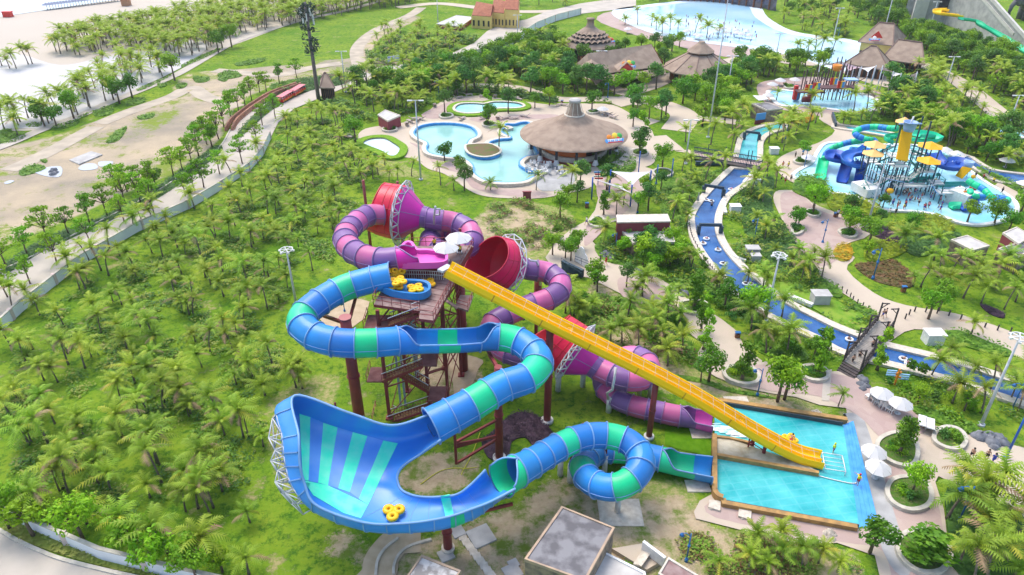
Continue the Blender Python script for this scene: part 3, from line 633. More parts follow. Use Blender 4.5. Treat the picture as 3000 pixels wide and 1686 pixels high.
# ------------------------------------------------------------ pink and violet slide
ps = thing('water_slide', 'pink and violet striped tube slide with three big red funnels', 'water slide', at('V', 1100, 760, 0))
P1 = path_of('V 1048 640 17.7 1.36;V 1010 650 17.4 1.36;V 955 655 17.1 1.36;V 900 640 16.8 1.36;V 868 605 16.4 1.36;V 885 570 16.0 1.36;V 925 543 15.6 1.36;V 962 540 15.3 1.36')
tube_slide(ps, P1, '(>M V P V P V P V P V P', fl=m_pf)
# start tray
def tray(root, zn, s, z, hh, m, nm='start_tray'):
    P = crom(pts(zn, s, z), 5, True); mb = MB(); mb.prism(P, z-.25, z, 0, bottom=True)
    out = offset_poly(P, .3)
    mb.grid([[(p[0],p[1],zz) for p in q] for q, zz in ((P, z), (P, z+hh), (out, z+hh+.05), (out, z-.25))], closed=True, smooth=False)
    return mb.build(nm, m, root)
tray(ps, 'E', '1110,700 1150,690 1200,750 1300,755 1420,775 1445,810 1420,845 1250,855 1130,855 1085,850 1080,770', 17.0, .45, P_['O'])
def funnel(root, c0, c1, r0, r1, e0=1.10, e1=.42):
    """c0: narrow end, c1: big mouth centre; the mouth is cut slanting so that the lower half reaches further"""
    c0, c1 = Vector(c0), Vector(c1); ax = (c1-c0); L = ax.length; t = ax.normalized(); sd = t.cross(Vector((0,0,1))).normalized(); up = sd.cross(t)
    N = 36
    def rad(s):     # s in 0..1.35
        ks = ((0, r0), (.12, r0*1.04), (.50, r1*.97), (.58, r1*1.02), (.95, r1*.98), (1.6, r1*.70))
        for (a, ra), (b, rb_) in zip(ks, ks[1:]):
            if s <= b: return ra+(rb_-ra)*(s-a)/(b-a)
        return ks[-1][1]
    def ext(a):     # how far along the axis the shell reaches at angle a (0 = bottom)
        return e0+e1*(.5+.5*math.cos(a))**1.5
    bands = [('V', 0, .12, 1), ('M', .12, .54, 5), ('R', .54, None, 10)]
    for c, s0, s1, st in bands:
        for inner in (0,):
            mb = MB(); ro, ri = [], []
            for k in range(st+1):
                o_, i_ = [], []
                for j in range(N):
                    a = 2*math.pi*j/N; e = s1 if s1 else ext(a); s_ = s0+(e-s0)*k/st; rr = rad(s_)
                    dirv = sd*math.sin(a)-up*math.cos(a); o_.append(c0+t*L*s_+dirv*rr); i_.append(c0+t*L*s_+dirv*(rr-.1))
                ro.append(o_); ri.append(i_)
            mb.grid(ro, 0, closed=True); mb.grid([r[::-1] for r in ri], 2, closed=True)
            if not s1: mb.grid([ro[-1], ri[-1]], 0, closed=True, smooth=False); mb.tube([p for p in ro[-1]], .12, 5, 1, closed=True)
            for j in range(0, N, 6):    # seams
                mb.tube([r[j] for r in ro], .05, 4, 1)
            if not s1:
                for k in (3, 6): mb.tube(ro[k], .05, 4, 1, closed=True)
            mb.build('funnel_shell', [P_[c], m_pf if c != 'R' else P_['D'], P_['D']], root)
    tb = MB(); n = 14; ra, rb2 = r1*1.05, r1*1.22
    A_ = [c0+t*L*.60+(sd*math.sin(2*math.pi*j/n)-up*math.cos(2*math.pi*j/n))*ra for j in range(n)]
    B_ = [c0+t*L*.46+(sd*math.sin(2*math.pi*(j+.5)/n)-up*math.cos(2*math.pi*(j+.5)/n))*(r1*.93) for j in range(n)]
    C_ = [c0+t*L*.53+(sd*math.sin(2*math.pi*(j+.5)/n)-up*math.cos(2*math.pi*(j+.5)/n))*rb2 for j in range(n)]
    for j in range(n):
        for p, q in ((A_[j], A_[(j+1)%n]), (B_[j], B_[(j+1)%n]), (C_[j], C_[(j+1)%n]), (A_[j], C_[j]), (A_[(j+1)%n], C_[j]), (B_[j], C_[j]), (A_[j], B_[j]), (A_[(j+1)%n], B_[j])): tb.cyl(p, q, .07, n=5, cap=False)
    tb.build('ring_truss', m_galv, root)
    return c0, t
c1a, c1b = at('E', 1300, 455, 14.0), at('E', 1010, 400, 14.5)
funnel(ps, c1a, c1a+(c1b-c1a).normalized()*6.6, 1.42, 3.65, .98, .38)
P2 = path_of('E 1290 458 14.0 1.4;E 1400 475 13.8 1.4;E 1520 495 13.5 1.4;E 1630 550 13.2 1.4;E 1670 630 12.8 1.4;E 1620 715 12.2 1.4;E 1480 745 11.8 1.4;E 1340 710 11.5 1.4;E 1320 640 11.2 1.4;E 1400 590 10.9 1.4;E 1520 620 10.7 1.4;E 1620 700 10.5 1.4;E 1690 780 10.3 1.4')
tube_slide(ps, P2, 'V P V P V P V P V P V P V P', fl=m_pf)
c2a, c2b = at('E', 2100, 880, 9.4), at('E', 1820, 820, 11.9)
funnel(ps, c2a, c2a+(c2b-c2a).normalized()*5.6, 1.42, 3.3, .90, .55)
P3 = path_of('E 2090 878 9.4 1.38;E 2180 895 9.2 1.38;E 2290 910 9.0 1.38;E 2390 975 8.7 1.38;E 2405 1060 8.4 1.38;E 2320 1130 8.1 1.38;E 2180 1180 7.8 1.38;E 2040 1230 7.5 1.38;E 1920 1290 7.2 1.38;V 1240 815 6.9 1.38;V 1235 845 6.6 1.38;V 1262 876 6.3 1.38;V 1310 896 6.0 1.38;V 1362 903 5.8 1.38')
tube_slide(ps, P3, 'V P V P V P V P V P V P V P', fl=m_pf)
c3a, c3b = at('F', 910, 985, 4.6), at('F', 700, 830, 6.2)
funnel(ps, c3a, c3a+(c3b-c3a).normalized()*6.2, 1.36, 3.2, 1.0, .38)
P4 = path_of('F 905 980 4.6 1.32;F 990 1020 4.5 1.32;F 1100 1060 4.4 1.32;F 1220 1060 4.3 1.32;F 1295 990 4.1 1.32;F 1250 915 3.8 1.32;F 1140 890 3.4 1.32;F 1010 950 2.8 1.32;F 950 1040 1.90 1.22;F 960 1130 1.60 1.22;F 1060 1215 1.45 1.22;F 1190 1265 1.40 1.22;F 1340 1300 1.35 1.22;F 1500 1335 1.30 1.22;F 1640 1350 1.30 1.22;F 1775 1372 1.30 1.40')
tube_slide(ps, P4, 'P V P V P V P V P V P V P V P (<V (O', fl=m_pf)
for b_, h_ in ((('F',605,1145),3.0),(('F',790,1112),3.0),(('F',985,1305),2.2),(('F',1215,1180),2.4),(('F',1298,1195),2.6)):
    p_ = at(*b_); post(ps, p_, h_, .34, m_post, 'white_footing_column', collar=False, foot=False)
for s_, r_ in (('F 985 1210 2.2;F 975 1165 3.6;F 1015 1140 5.2;F 1030 1060 7.0;F 1040 970 8.0',.14),('F 470 350 6.0;F 470 230 9.5;F 440 170 11.2;F 395 165 11.4;F 385 150 11.5',.14),('E 1350 560 12.0;E 1350 440 16.0;E 1360 360 18.3',.13),('E 1350 430 16.2;E 1395 428 16.2;E 1398 380 17.8;E 1355 380 17.9',.11)):
    MB().tube([at(q.split()[0], *map(float, q.split()[1:])) for q in s_.split(';')], r_, 8).build('steel_bracket', m_galv, ps)
for b_, h_ in ((('V',1347,905),8.0),(('E',1330,960),10.2),(('E',2230,1260),7.0),(('E',1100,760),10.5),(('E',1180,800),12.5),(('E',830,800),13.5),(('E',1090,700),11.6),(('E',1980,1200),8.8),(('E',1700,960),8.6)):
    post(ps, at(*b_), h_, .24, collar=False)
pm = at('E', 2215, 1290); post(ps, pm, 7.3, .55, foot=False)

# ------------------------------------------------------------ yellow slide
ys = thing('water_slide', 'long straight yellow open slide running down into the pool', 'water slide', at('V', 1632, 1102, 0))
A2, B2 = at('V', 1632, 1102), at('V', 1376, 1061); dv = (A2-B2).normalized(); nv_ = Vector((-dv.y, dv.x, 0))
def on_line(u, v):
    q = at('V', u, v, 0); o_ = Vector((0,0,CAM_H)); d_ = q-o_; t = (B2.x*nv_.x+B2.y*nv_.y)/(d_.x*nv_.x+d_.y*nv_.y); return o_+d_*t
YC = [on_line(*q) for q in ((1125,682),(1160,700),(1250,746),(1380,813),(1500,873),(1640,943),(1760,1008),(1900,1092),(2000,1143),(2062,1175))]
YC[-1].z = max(YC[-1].z, .55); YP = resample(crom(YC, 8), 96)
prof = [(x*.58, z*.70) for x, z in [(-1.75,.95),(-1.7,1.02),(-1.55,.95),(-1.42,.18),(-1.2,0),(-.12,0),(-.07,.5),(0,.56),(.07,.5),(.12,0),(1.2,0),(1.42,.18),(1.55,.95),(1.7,1.02),(1.75,.95),(2.02,.25),(1.9,-.2),(1.4,-.42),(-1.4,-.42),(-1.9,-.2),(-2.02,.25),(-1.75,.95)]]
CH = 12
for k in range(0, 96, CH):
    mb = MB(); rws = []
    for i in range(k, k+CH+1):
        t = (YP[min(i+1,96)]-YP[max(i-1,0)]).normalized(); sd = t.cross(Vector((0,0,1))).normalized(); up = sd.cross(t)
        rws.append([YP[i]+sd*x+up*z for x, z in prof])
    mb.grid(rws, smooth=False)
    n_ = len(prof)-1
    if k == 84: mb.add(rws[-1][:n_], [tuple(range(4,11))])
    o = mb.build('slide_section', P_['Y'], ys)
    fm = MB(); i = k; t = (YP[i+1]-YP[i]).normalized(); sd = t.cross(Vector((0,0,1))).normalized(); up = sd.cross(t)
    fm.grid([[YP[i]+t*dt+(sd*x*1.03+up*(z*1.03-.02)) for x, z in prof[14:22]] for dt in (-.06,.06)], smooth=False); fm.build('flange', plastic('yellow_flange', (.72,.32,.004)), o)
# pipe rail with cross bars
rl = MB(); topc = []
for i in range(1, 96):
    t = (YP[i+1]-YP[i-1]).normalized(); sd = t.cross(Vector((0,0,1))).normalized(); up = sd.cross(t); topc.append((YP[i], sd, up, t))
rl.tube([p+sd*(-.5)+up*.74 for p, sd, up, t in topc], .02, 5); rl.tube([p+sd*.5+up*.74 for p, sd, up, t in topc], .02, 5)
for i in range(0, 95, 3):
    p, sd, up, t = topc[i]; rl.cyl(p-sd*.95+up*.72, p+sd*.95+up*.72, .014, n=5)
rl.build('pipe_rail', m_galv, ys)
post(ys, A2, on_line(1640,950).z-.3, .34); post(ys, B2, on_line(1380,820).z-.3, .42)
p_ = at('H', 938, 440)
for bx, by in ((1640,500),(1720,560),(1875,585)):
    p_ = at('H', bx, by); zt = min(YP, key=lambda q: abs(q.x-p_.x)).z-.35; post(ys, p_, max(.9, zt), .2, collar=False)
def zline(x): # height of the slide floor at world x
    return min(YP, key=lambda q: abs(q.x-x)).z
fr = MB(); p1, p2 = at('H', 1612, 520), at('H', 1650, 505); z1 = zline(p1.x)-.4
for p in (p1, p2): fr.beam((p.x,p.y,.3), (p.x,p.y,z1), .12)
for zz in (.9, 2.0, z1-.1): fr.beam((p1.x,p1.y,zz), (p2.x,p2.y,zz), .1)
fr.beam((p1.x,p1.y,.9), (p2.x,p2.y,2.0), .08); p3 = at('H', 1715, 545); fr.beam((p2.x,p2.y,.7), (p3.x,p3.y,.7), .08); fr.build('support_frame', m_steelR, ys)
# end rack standing in the water
er = MB(); E0 = YP[-1]; z_ = .75
ex = [E0+dv*.2+nv_*1.2, E0+dv*2.2+nv_*1.2, E0+dv*2.2-nv_*1.2, E0+dv*.2-nv_*1.2]
for p in ex: p.z = z_
for a, b in zip(ex, ex[1:]+ex[:1]): er.cyl(a, b, .05, n=6)
for k in (1,2,3): er.cyl(ex[0].lerp(ex[3], k/4), ex[1].lerp(ex[2], k/4), .03, n=6)
for p in ex[1:3]: er.cyl(p, (p.x,p.y,.1), .05, n=6)
er.build('end_rack', m_white, ys)
# ============================================================ START TOWER
m_land = mat('landing_boards', (.26,.12,.11), .8, (.18,.07,.065), 1.2, 6)
tw = thing('slide_tower', 'oxide red steel tower with zigzag stairs and a boarded deck', 'tower', at('Q', 500, 1000, 0))
ZD = 15.0
c_fl, c_fr, c_bm, c_tr, c_tl, c_ml = at('E', 842, 1180, ZD), at('E', 1232, 1235, ZD), at('E', 1345, 1315, ZD), at('E', 1680, 690, ZD), at('E', 1150, 690, ZD), at('E', 1030, 850, ZD)
c_fr2 = at('E', 1222, 1300, ZD)
deck = MB().prism([c_fl, c_fr, c_fr2, c_bm, c_tr, c_tl, c_ml], ZD-.35, ZD, 0, 1, bottom=True).build('deck', [m_deck, m_steelR], tw)
bd = MB(); # board joints
for k in range(1, 14):
    t = k/14; a = c_fl.lerp(c_tl, t); b = c_bm.lerp(c_tr, t); bd.beam(a+Vector((0,0,.012)), b+Vector((0,0,.012)), .05, .02)
bd.build('board_joint', mat('dark_joint', (.10,.06,.05), .9), deck)
def railing(root, P, h=1.1, m=m_steelR, step=.9, nm='railing', r=.035):
    mb = MB()
    for a, b in zip(P, P[1:]):
        a, b = Vector(a), Vector(b); L = (b-a).length; n = max(1, int(L/step))
        for z in (h, h*.55): mb.beam(a+Vector((0,0,z)), b+Vector((0,0,z)), r*1.6)
        for i in range(n+1): p = a.lerp(b, i/n); mb.beam(p, p+Vector((0,0,h)), r*1.4)
    return mb.build(nm, m, root)
railing(tw, [c_fl, c_fr]); railing(tw, [c_fr2, c_bm, c_tr]); railing(tw, [c_tr, c_tl, c_ml]); railing(tw, [c_ml, c_fl])
mesh = MB()     # red mesh panel on the right side
for k in range(24):
    a = c_bm.lerp(c_tr, k/24); mesh.beam(a, a+Vector((0,0,1.05)), .03)
mesh.build('railing_bars', m_steelR, tw)
rear = [at('E', *q, 15.9) for q in ((1150,700),(1670,680),(1560,860),(1090,900))]
MB().prism(rear, 15.0, 15.85, 0, 1).build('raised_platform', [m_deck, m_steelR], tw)
cn = [at('E', *q, 15.9) for q in ((1085,905),(1105,860),(1440,850),(1470,970),(1340,965))]
railing(tw, [cn[0], cn[1], cn[2]], 1.0, m_white, .35); railing(tw, [at('E',1030,960,15.0), at('E',1300,965,15.0), at('E',1450,975,15.0)], 1.0, m_white, .25)
# stair tower in front
legL = at('Q', 410, 1290); legR = at('Q', 905, 1120)
def zat(zn, x, y, Y):       # height of the picture point at distance Y
    q = at(zn, x, y, 0); t = Y/q.y; return CAM_H*(1-t), q.x*t
YS = legL.y-.6
def land(x0, x1, y, nm='landing', dep=2.6):
    z, xa = zat('Q', x0, y, YS); _, xb = zat('Q', x1, y, YS)
    MB().box(((xa+xb)/2, YS+dep/2, z), (abs(xb-xa), dep, .15)).build(nm, m_land, tw)
    railing(tw, [(xa if xa < 0 and x0 < 500 else xb, YS+dep, z), (xa if x0 < 500 else xb, YS, z)], 1.05); 
    return (xa, xb, z)
def flight(x0, y0, x1, y1, yb=0.0, m=m_stairY):
    z0, a = zat('Q', x0, y0, YS); z1, b = zat('Q', x1, y1, YS); st = MB(); A_ = Vector((a, YS+yb, z0)); B_ = Vector((b, YS+yb, z1)); n = 14
    for dy in (0, 1.1): st.beam(A_+Vector((0,dy,0)), B_+Vector((0,dy,0)), .08, .32, 1)
    for i in range(n): p = A_.lerp(B_, (i+.5)/n); st.box(p+Vector((0,.55,.04)), (.26, 1.0, .05), 0, 0)
    o = st.build('stair_flight', [m, m_steelR], tw)
    rl = MB()
    for dy in (0, 1.1):
        for h in (.55, 1.05): rl.beam(A_+Vector((0,dy,h)), B_+Vector((0,dy,h)), .045)
        for i in range(16): p = A_.lerp(B_, i/15)+Vector((0,dy,0)); rl.beam(p, p+Vector((0,0,1.05)), .04)
    rl.build('handrail', m_steelR, o); gr = MB()
    for dy in (-.03, 1.13): gr.beam(A_+Vector((0,dy,1.12)), B_+Vector((0,dy,1.12)), .06)
    gr.build('grab_rail', m_galv, o)
flight(655, 425, 400, 520); land(190, 400, 535); flight(440, 600, 680, 720, 1.2); land(660, 810, 850)
flight(690, 855, 345, 985); land(215, 345, 985); flight(470, 985, 735, 1135, 1.2); land(735, 890, 1150)
flight(735, 1225, 395, 1340); land(265, 395, 1325); flight(420, 1360, 640, 1470, 1.2)
# small side landing to the right
sl_ = [at('Q', *q, 12.6) for q in ((960,340),(1075,378),(1120,250),(1010,245))]
MB().prism(sl_, 12.4, 12.6, 0, bottom=True).build('landing', m_deck, tw); railing(tw, sl_+sl_[:1], 1.0)
so_ = MB(); a, b = at('Q', 880, 285, 14.9), at('Q', 970, 345, 12.7)
for i in range(8): so_.box(a.lerp(b, (i+.5)/8), (.3,1.1,.05), .5)
so_.beam(a, b, .1, .3); so_.build('stair_flight', [m_deck], tw)
LEGS = [legL, at('Q', 745, 1175), legR, at('Q', 1018, 930), at('Q', 880, 870), at('E', 1600, 1350), at('Q', 560, 1060), at('Q', 1000, 640), at('Q', 640,700)]
for i, p in enumerate(LEGS):
    mb = MB().beam((p.x,p.y,0), (p.x,p.y,ZD-.3), .34); mb.box((p.x,p.y,.1), (.8,.8,.2)); mb.build('leg', m_steelR, tw)
br = MB()
for i, j in ((0,1),(1,2),(2,3),(3,4),(4,1),(0,6),(6,4),(6,8),(8,7),(7,5),(5,3),(4,8)):
    a, b = LEGS[i], LEGS[j]
    for z in (4.5, 9, 13.2): br.beam((a.x,a.y,z), (b.x,b.y,z), .14)
    for z0 in (.3, 4.5, 9): br.beam((a.x,a.y,z0), (b.x,b.y,z0+4.4), .09)
br.build('bracing', m_steelR, tw)
gp = MB()
for x, y in ((505,1160),(545,1160),(640,1000),(655,960)):
    p = at('Q', x, y+20); gp.beam((p.x,p.y,0), (p.x,p.y,11), .22)
gp.build('water_pipe', mat('pipe_blue_grey', (.28,.38,.44), .5), tw)
pp = at('Q', 985, 1010); MB().cyl((pp.x+.6,pp.y+3,0), (pp.x+.6,pp.y+3,13.5), .55, n=16).build('riser_pipe', m_steelR, tw)
# start basin of the blue slide, rafts, umbrellas (the basin is part of the blue slide)
tray(bs, 'E', '890,1000 920,985 1010,1000 1100,1010 1250,1020 1300,1050 1290,1090 1220,1115 1060,1100 960,1070 900,1030', ZD+.5, .5, P_['B'], 'start_basin')
bf = at('E', 1440, 880, 17.2)
cr = MB(); cr.box(bf, (1.5,.8,.25), .9); cr.build('start_gate', m_galv, ys)
# ---- inflatable rafts
def raft(n=4, r=.9, rr=.42):
    mb = MB()
    for k in range(n):
        a = 2*math.pi*(k+.5)/n; c = Vector((math.cos(a)*r, math.sin(a)*r, rr))
        mb.tube([c+Vector((math.cos(b)*.40, math.sin(b)*.40, 0)) for b in [2*math.pi*j/14 for j in range(14)]], .27, 8, 0, closed=True)
    mb.cyl((0,0,.12), (0,0,.60), r*.72, n=14)
    return mb.mesh('raft_body', m_yellow)
def mk_raft(n, label, loc, rz=0, tilt=(0,0), sc=1, grp='yellow rafts on the tower deck'):
    key = 'raft%d'%n
    if key not in RAFT: RAFT[key] = raft(n, .62 if n == 3 else .84)
    o = bpy.data.objects.new('inflatable_raft', RAFT[key]); scene.collection.objects.link(o); tag(o, label, 'raft', grp)
    o.location = loc; o.rotation_euler = (tilt[0], tilt[1], rz); o.scale = (sc*.68, sc*.68, sc*.62); return o
RAFT = {}
zb = ZD+.5
mk_raft(4, 'yellow four seat raft lying alone in the blue start basin', at('E',1195,1060,zb), .3)
mk_raft(4, 'yellow four seat raft at the bottom of the stack in the start basin', at('E',1030,1040,zb), .1)
mk_raft(4, 'yellow four seat raft on top of the stack in the start basin', at('E',1050,1000,zb+.8), .5)
mk_raft(4, 'yellow four seat raft behind the stack by the mouth of the blue tube', at('E',950,990,zb+.2), .9, (.25,.2))
mk_raft(4, 'yellow raft stood on edge at the mouth of the blue tube', at('E',1040,920,zb+.6), .2, (1.35,.3), grp='yellow rafts on the tower deck')
mk_raft(4, 'yellow raft leaning on the upright one beside the blue tube mouth', at('E',1015,890,zb+.9), .9, (1.1,-.3))
mk_raft(4, 'yellow raft lying on the deck boards right of the start basin', at('E',1295,1015,ZD+.02), .3)
q = on_bowl('G', 1165, 1330, 0); mk_raft(3, 'yellow three seat raft riding across the floor of the blue bowl', q+Vector((0,.3,.05)), 1.57, grp='rafts in use', sc=1.25)
for k, (u, v) in enumerate(((1570,905),(1590,915),(1380,807))): pass
def umbrella(label, loc, r=2.2, h=2.7, grp=None, tone=None):
    t = thing('parasol', label, 'parasol', (0,0,0), grp)
    mb = MB(); mb.lathe((0,0,h-.75), [(r,0),(r*.5,.42),(.05,.75)], 8, smooth=False); mb.lathe((0,0,h-.79), [(r,0),(r,.04)], 8, smooth=False); mb.lathe((0,0,h-.85), [(r*.97,.04),(.05,.72)], 8, smooth=False); [mb.beam((r*math.cos(a), r*math.sin(a), h-.74), (0,0,h+.01), .05, .03, 1) for a in [k*math.pi/4 for k in range(8)]]; mb.build('canopy', [tone or m_canvas, m_concrete], t)
    MB().cyl((0,0,0), (0,0,h), .04, n=6).cyl((0,0,0), (0,0,.12), .35, n=12).build('pole', m_galv, t)
    t.location = loc; return t
m_canvas = mat('white_canvas', (.60,.59,.57), .8, rand=.04); m_canvasR = mat('pink_canvas', (.75,.45,.45), .8)
umbrella('white octagonal parasol on the tower deck, nearer the yellow slide top', at('E', 1455, 815, 15.9), 1.5, 2.4, 'parasols on the tower deck')
umbrella('white octagonal parasol at the far corner of the tower deck', at('E', 1560, 745, 15.9), 1.55, 2.6, 'parasols on the tower deck')

# ============================================================ BUILDINGS
def thatch_mat():
    m = mat('wood_shingle_roof', (.37,.285,.215), .9, (.28,.21,.16), .6, 6, bump=.5, bscale=5, spec=.1)
    return m
m_thatch = thatch_mat(); m_ridge = mat('dark_ridge', (.22,.15,.12), .9); m_wood = mat('timber', (.25,.10,.04), .6, (.16,.06,.03), 2); m_yel = mat('yellow_wall', (.72,.55,.18), .8, (.62,.46,.14), .5)
m_glassd = mat('dark_opening', (.03,.03,.035), .3); m_orange = mat('orange_wall', (.62,.17,.05), .7); m_rubble = mat('rubble_wall', (.36,.27,.19), .9, (.16,.13,.11), 1.6, 5, bump=.6)
m_blueS = mat('blue_sign', (.10,.33,.70), .4); m_redS = mat('red_sign', (.65,.04,.03), .4); m_orS = mat('orange_sign', (.75,.25,.03), .4); m_grS = mat('green_sign', (.06,.40,.08), .4); m_whS = mat('white_sign', (.8,.8,.8), .4); m_ylS = mat('yellow_sign', (.8,.6,.05), .4)
# big round bar
c = at('B', 1750, 1010, 5.0); c = at('V', 1443, 337, 4.0); RB = 11.6
bar = thing('bar_pavilion', 'round poolside bar under a broad conical shingle roof with a ringed chimney', 'pavilion', (c.x, c.y, 0))
mbr = MB(); ch = 34
for k in range(ch):   # shingle courses: each lies over the next one down
    f_ = lambda t: (RB*(1-t)+1.7*t, 4.0+4.4*t**1.3)
    r0_, z0_ = f_(k/ch); r1_, z1_ = f_((k+1)/ch); mbr.lathe((c.x,c.y,0), [(r0_,z0_-.03),(r0_,z0_+.12),(r1_,z1_+.0)], 72)
mbr.lathe((c.x,c.y,0), [(RB,3.95),(1.6,8.2)], 48)
mbr.build('roof', m_thatch, bar)
MB().lathe((c.x,c.y,0), [(1.95,8.25),(1.4,9.2),(1.1,10.3),(.98,11.0)], 20).build('roof_cone', m_thatch, bar)
rr = MB()
for k in range(10):
    a = 2*math.pi*k/10; rr.beam((c.x+2.0*math.cos(a), c.y+2.0*math.sin(a), 8.3), (c.x+1.02*math.cos(a), c.y+1.02*math.sin(a), 11.0), .09)
rr.lathe((c.x,c.y,0), [(2.2,8.2),(2.2,8.4),(1.9,8.4)], 24); rr.build('cone_ribs', m_coping, bar)
MB().lathe((c.x,c.y,10.9), [(1.15,0),(1.3,.25),(1.3,.45),(1.15,.6),(.01,.62)], 20).build('chimney_cap', m_concrete, bar)
for k in range(14):
    a = 2*math.pi*(k+.5)/14; x_, y_ = c.x+(RB-2.2)*math.cos(a), c.y+(RB-2.2)*math.sin(a)
    MB().cyl((x_,y_,0), (x_,y_,4.1), .28, n=10, mi=0).lathe((x_,y_,0), [(.75,0),(.45,1.0),(.35,1.3)], 10, 1).build('column', [mat('dark_column', (.05,.05,.06), .6), m_white], bar)
MB().lathe((c.x,c.y,0), [(RB-5,0),(RB-5,4.6)], 32, a0=R(150), a1=R(290)).build('inner_wall', m_orange, bar)
MB().lathe((c.x,c.y,0), [(RB-4.2,0),(RB-4.2,1.15),(RB-4.8,1.2),(RB-4.8,0)], 40, a0=R(200), a1=R(350)).build('bar_counter', m_coping, bar)
MB().lathe((c.x,c.y,0), [(RB-6,1.1),(RB-6,4.8)], 40).build('bar_back', m_glassd, bar)
MB().lathe((c.x,c.y,.11), [(RB-1.6,0),(RB-1.6,.05),(.1,.06)], 40).build('tiled_floor', mat('red_floor', (.22,.06,.045), .6, (.3,.1,.08), .8), bar)
for k in range(6): MB().lathe((c.x,c.y,0), [(RB-.4+k*.6,.75-k*.12),(RB+.2+k*.6,.75-k*.12),(RB+.2+k*.6,.62-k*.12)], 16, a0=R(-50), a1=R(5), smooth=False).build('entrance_step', m_coping, bar)
def fruit_sign(root, p, s=1.0, words='BAR', rz=0, top=None, lean=.9):
    """a boat-like blue board with raised letters and bright shapes over it"""
    off = ORG.get(root.name, (0,0,0)); p = Vector(p); ca = math.cos(rz)
    M_ = Matrix.Rotation(rz, 3, 'Z') @ Matrix.Rotation(lean, 3, 'X')
    bd_ = MB(); P = [Vector((x*s, y*s, 0)) for x, y in ((-2.2,-.5),(2.0,-.5),(2.4,.3),(2.1,.5),(-2.3,.5),(-2.5,.2))]
    f = [p+M_ @ q for q in P]; bk = [q - (M_ @ Vector((0,0,.18*s))) for q in f]; n_ = len(P)
    bd_.add(f+bk, [tuple(range(n_)), tuple(range(2*n_-1, n_-1, -1))]+[(i, n_+i, n_+(i+1)%n_, (i+1)%n_) for i in range(n_)]); bd_.build('sign_board', m_blueS, root)
    for x, y, r_, m_ in (top or ((-1.2,1.0,.7,m_orS),(.3,1.3,.8,m_ylS),(1.4,1.2,.75,m_grS),(1.0,.6,.5,m_redS),(-.3,.7,.5,m_orS))):
        q = p+M_ @ Vector((x*s, y*s, -.02)); MB().lathe(q, [(.01,.12*s),(r_*s*.8,.1*s),(r_*s,0),(r_*s*.8,-.1*s),(.01,-.12*s)], 12, M=M_).build('sign_emblem', m_, root)
    for y0, hh, m_ in ((.28,.26,m_whS),(-.42,.22,m_redS)):
        q = p+M_ @ Vector((0, y0*s, .05*s)); MB().box(q, (3.7*s, hh*s, .08*s), M=M_).build('sign_band', m_, root)
    for k in range(7):
        q = p+M_ @ Vector(((-1.65+k*.52)*s, -.06*s+.05*s*math.sin(k*1.3), .06*s)); MB().box(q, (.3*s, .42*s, .08*s), M=M_).build('sign_band', m_whS if k % 2 else mat('pale_blue_sign', (.35,.60,.85), .4), root)
fruit_sign(bar, at('B', 2065, 1062, 5.6), .85, 'Paradise', .25, lean=.75)
# pavilion helpers
def hip_roof(mb, P, ridge, z0, z1, mi=0, eave=.25):
    """four corners (a,b,c,d) with ridge between the middles of sides a-d and b-c, pulled in by 'ridge'"""
    a, b, c_, d = [Vector((p[0],p[1],z0)) for p in P]; m1 = a.lerp(d, .5); m2 = b.lerp(c_, .5); r1 = m1.lerp(m2, ridge); r2 = m1.lerp(m2, 1-ridge); r1.z = r2.z = z1
    vs = [a, b, c_, d, r1, r2]; mb.add(vs, [(0,1,5,4),(2,3,4,5),(3,0,4),(1,2,5)], mi)
    lo = [v-Vector((0,0,eave)) for v in (a,b,c_,d)]; mb.add([a,b,c_,d]+lo, [(0,4,5,1),(1,5,6,2),(2,6,7,3),(3,7,4,0),(4,7,6,5)], mi)
    return r1, r2
def walls(mb, P, z0, z1, mi=0, ins=.9):
    cx = sum(p[0] for p in P)/len(P); cy = sum(p[1] for p in P)/len(P)
    Q_ = [(cx+(p[0]-cx)*ins, cy+(p[1]-cy)*ins) for p in P]; n_ = len(Q_)
    mb.add([(x,y,z0) for x,y in Q_]+[(x,y,z1) for x,y in Q_], [(i,(i+1)%n_,n_+(i+1)%n_,n_+i) for i in range(n_)], mi); return Q_
def openings(root, Q_, z0, z1, n, m, side=0, nm='opening', fill=.6):
    a, b = Vector((*Q_[side],0)), Vector((*Q_[(side+1)%len(Q_)],0)); t = (b-a)/n; nn_ = Vector((t.y,-t.x,0)).normalized()
    ctr = sum((Vector((*q,0)) for q in Q_), Vector())/len(Q_)
    if nn_.dot((a+b)/2-ctr) < 0: nn_ = -nn_
    for k in range(n):
        c_ = a+t*(k+.5)+nn_*.04; c_.z = (z0+z1)/2; MB().box(c_, (t.length*fill, .1, z1-z0), math.atan2(t.y, t.x)).build(nm, m, root)
# long hall
Hh = [at('R', 1950, 830, 4.0), at('B', 2430, 510, 4.0), at('B', 2300, 418, 4.0), at('B', 1745, 520, 4.0)]
hall = thing('thatched_hall', 'long low restaurant hall with a double pitched shingle roof and round sign', 'building', (Hh[0].x, Hh[0].y, 0))
mb = MB(); hip_roof(mb, Hh, .07, 4.4, 9.0); 
lw = [at('B', 1920, 635, 3.1), at('B', 2450, 560, 3.1), at('B', 2440, 515, 4.15), at('B', 1885, 583, 4.15)]
mb.add(lw+[p-Vector((0,0,.3)) for p in lw], [(0,1,2,3),(4,5,1,0),(7,6,5,4),(5,6,2,1),(7,4,0,3)]); mb.build('roof', m_thatch, hall)
mb = MB(); Qh = walls(mb, [at('B',1910,650,0), at('B',2440,575,0), at('V',1640,142,0), at('V',1450,178,0)], 0, 4.2, ins=.93); mb.build('wall', m_wood, hall)
